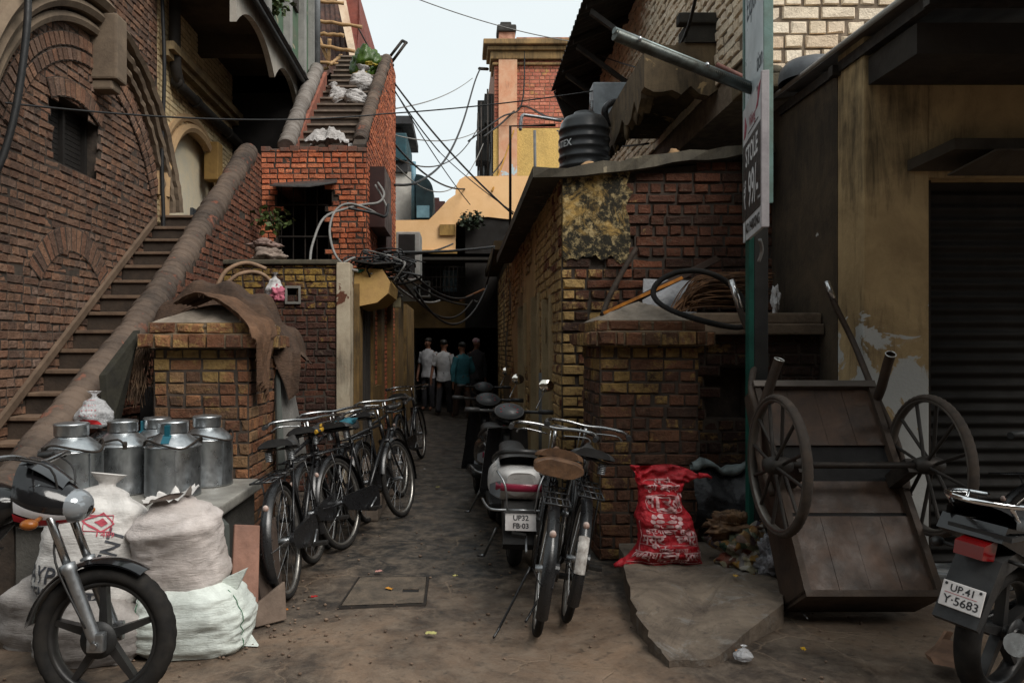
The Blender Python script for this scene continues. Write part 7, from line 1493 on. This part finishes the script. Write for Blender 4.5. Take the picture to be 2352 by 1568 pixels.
    for s, kn, an in ((1, (.10, .02 + st_ * .5, .48), (.10, st_, .07)), (-1, (-.10, .02 - st_ * .4, .48), (-.10, -st_, .07))):
        pts = catmull([(s * .082, 0, .86), (s * .09, .01, .70), kn, an], 5); mb.tube([q * k for q in pts], [(.098 - .034 * i / (len(pts) - 1) + .007 * fbm((i * .7, s, sd), 1)) * k for i in range(len(pts))], 12)
    own(mb, 'trousers', trousers)
    return t_
cl_ = lambda n, c: fabric(n, c, tuple(x * .75 for x in c[:3]) + (1,), 60, rough=.85, wrinkle=.01)
m_trd = cl_('dark_trousers', lin(52, 50, 54)); 
person('person in a loose pale grey shirt standing at the back left of the alley group', -.80, 18.4, 150, 1.72, cl_('grey_shirt', lin(186, 186, 190)), m_trd, {'al': (.24, .1, .86), 'ar': (-.30, .0, .82), 'hair': M('balding_hair', (.03, .026, .023, 1), None, 12, .6)})
person('person in a grey striped t-shirt walking away down the alley', -.40, 17.2, -15, 1.66, cl_('striped_shirt', lin(176, 176, 178)), m_trd, {'stride': .14, 'al': (.30, .16, .86), 'ar': (-.28, -.1, .84), 'slv': .8})
person('person in a teal long-sleeved shirt walking in the middle of the alley', .02, 16.4, 30, 1.60, cl_('teal_shirt', lin(54, 112, 122)), cl_('brown_trousers', lin(84, 64, 54)), {'stride': -.15, 'long': True, 'al': (.24, .22, .95), 'ar': (-.27, -.05, .82)})
person('person wearing a red and white cap beside the scooter at the alley end', .34, 17.9, 215, 1.70, cl_('dark_shirt', lin(62, 58, 60)), m_trd, {'hair': M('pale_cap', lin(196, 196, 200), lin(150, 60, 70), 9, .7), 'long': True})

# ------------------------------------------------------------------ ground litter, drain cover
dc = thing('drain_cover', 'square concrete drain cover with a lifting slot set into the alley mouth', 'drain cover', (-.3, 4.75, 0))
pq = [G(776, 1397), G(978, 1390), G(985, 1326), G(823, 1327)]; cn = sum((Vector(p) for p in pq), Vector()) / 4
mb = MB(); a = [p + Vector((0, 0, .010)) for p in pq]; i1 = [cn.lerp(p, .955) + Vector((0, 0, .010)) for p in pq]; i2 = [cn.lerp(p, .955) + Vector((0, 0, -.02)) for p in pq]; ot = [cn.lerp(p, 1.02) + Vector((0, 0, -.01)) for p in pq]
for k in range(4):
    l = (k + 1) % 4
    for A, B in ((ot, a), (a, i1), (i1, i2)): mb.face([A[k], A[l], B[l], B[k]])
mb.build('frame', m_iron, dc, fix=True)
mb = MB(); sl0 = [cn + Vector((x, y, 0)) for x, y in ((.09, -.045), (.19, -.045), (.19, .02), (.09, .02))]; zz = Vector((0, 0, .012)); s_ = [cn.lerp(p, .935) + zz for p in pq]; h_ = [p + zz for p in sl0]
for k in range(4): l = (k + 1) % 4; mb.face([s_[k], s_[l], h_[l], h_[k]]); mb.face([h_[k], h_[l], h_[l] - zz * 2, h_[k] - zz * 2])
mb.build('slab', M('cover_concrete', (.15, .115, .085, 1), (.06, .05, .04, 1), 9, .85, .008), dc, fix=True); mb = MB(); mb.face([p + Vector((0, 0, .006)) for p in sl0]); mb.build('slot', DK, dc)
lit = [(894, 1358, lin(214, 150, 60), 'small orange sweet wrapper lying on the drain cover', .03), (722, 1377, lin(190, 44, 44), 'scrap of red paper on the ground beside the bicycle wheel', .025), (990, 1462, lin(206, 200, 130), 'pale yellow paper strip lying on the open ground', .035), (1045, 1328, lin(200, 190, 120), 'cream paper scrap to the right of the drain cover', .022), (1005, 1122, lin(190, 180, 90), 'yellow leaf scrap in the middle of the alley path', .03), (975, 1080, lin(206, 206, 206), 'white paper fleck on the path near the bicycles', .022), (549, 1447, lin(176, 80, 40), 'orange foil scrap beside the mint sack corner', .03), (640, 1420, lin(190, 96, 50), 'orange paper scrap by the broken slab', .03), (655, 1408, lin(196, 120, 50), 'second orange peel scrap beside the broken slab', .022), (1845, 1498, lin(206, 160, 40), 'yellow scrap on the ground under the handcart', .022), (1690, 1385, lin(190, 150, 60), 'dried orange peel on the concrete step', .022), (1542, 1315, lin(60, 50, 44), 'dark stone chip on the concrete step', .022), (1695, 1505, lin(200, 130, 70), 'orange wrapper stuck to the broken step edge', .025), (870, 1318, lin(206, 150, 140), 'pink paper scrap at the drain cover edge', .03)]
for i, (px, py, c, lb, s) in enumerate(lit):
    p = G(px, py); p.z = .16 if 'concrete step' in lb else .018; rg = random.Random(i); mb = MB(); an = rg.random() * 3
    def lf(u, v): x, y = (u - .5) * s * 1.6, (v - .5) * s * .9; return p + Vector((x * math.cos(an) - y * math.sin(an), x * math.sin(an) + y * math.cos(an), .010 * fbm((u * 4 + i, v * 4, i), 1) + .004))
    mb.surf(lf, 6, 5); mb.surf(lambda u, v: lf(1 - u, v) - Vector((0, 0, .001)), 6, 5); tag(mb.build('litter', M('litter_%02d' % i, c, None, 20, .6, 0)), lb, 'litter')
mb = MB(); rg = random.Random(77)
for i in range(420):
    x, y = rg.uniform(-2.2, 2.6), rg.uniform(3.3, 7.0)
    if i % 3 == 0: x, y = rg.gauss(-1.0, .35), rg.gauss(4.2, .35)
    s = rg.uniform(.003, .011) * (1.3 if i % 11 == 0 else 1); mb.ell((x, y, .004 + .009 * fbm((x, y, 0), 1.7, 3)), (s, s * rg.uniform(.6, 1), s * .6), 6, jit=.4, seed=i)
gr_ = mb.build('gravel', M('gravel_grit', lin(140, 118, 100), lin(80, 66, 58), 3, .9, 0)); gr_['kind'] = 'stuff'; gr_['label'] = 'grit and small stones scattered over the ground'
o, f_ = knot_bag('plastic_cup', G(1708, 1522) + Vector((0, 0, .01)), .09, .075, m_plastic, 'crumpled clear plastic cup on the ground by the broken step', 17); o['category'] = 'plastic cup'
mb = MB(); mb.prism([P(2130, 1512, 3.55), P(2175, 1478, 3.6), P(2232, 1498, 3.55), P(2232, 1540, 3.4), P(2145, 1524, 3.45)], (0, .02, .02)); mb.prism([P(2140, 1505, 3.6), P(2175, 1450, 3.62), P(2190, 1452, 3.62), P(2165, 1500, 3.6)], (0, .02, 0)); tag(mb.build('broken_plank', M('splintered_wood', lin(150, 116, 94), lin(90, 70, 58), 7, .8, .005), fix=True), 'splintered pale plank piece lying behind the right motorcycle wheel', 'plank')
mb = MB(); mb.tube(catmull([P(1855, 1420, 4.0), P(1838, 1400, 4.3)] + [P(1820 - k * 3, 1385 - k * 8, 4.4 + k * .04) for k in range(8)], 3), .003, 5); tag(mb.build('chain', k_steel), 'thin steel chain hanging beside the handcart nose', 'chain')
import OpenImageIO as oiio, sys, numpy as np
b=oiio.ImageBuf(sys.argv[1] if len(sys.argv)>1 else '/workdir/render_main.png'); a=b.get_pixels(oiio.FLOAT)[...,:3]*255
s=1024/2352
pts={'sky':(980,100),'ybridge':(1120,440),'ytower':(1300,340),'orangehouse':(760,370),'redwallL':(60,480),'redwallL2':(60,820),'cream':(420,420),'coping':(430,560),'pillarL':(450,920),'pillarR':(1480,1000),'shedfront':(1340,700),'shedred':(1560,470),'ground1':(1000,1500),'ground2':(1020,1150),'groundL':(700,1400),'whitebrick':(1640,60),'shoppillar':(2050,500),'shutter':(2250,900),'alleydark':(1030,850),'awning':(2250,100),'stairside':(540,480)}
for k,(x,y) in pts.items():
    x=int(x*s);y=int(y*s);print(k,np.round(a[y-4:y+5,x-4:x+5].mean((0,1))).astype(int))
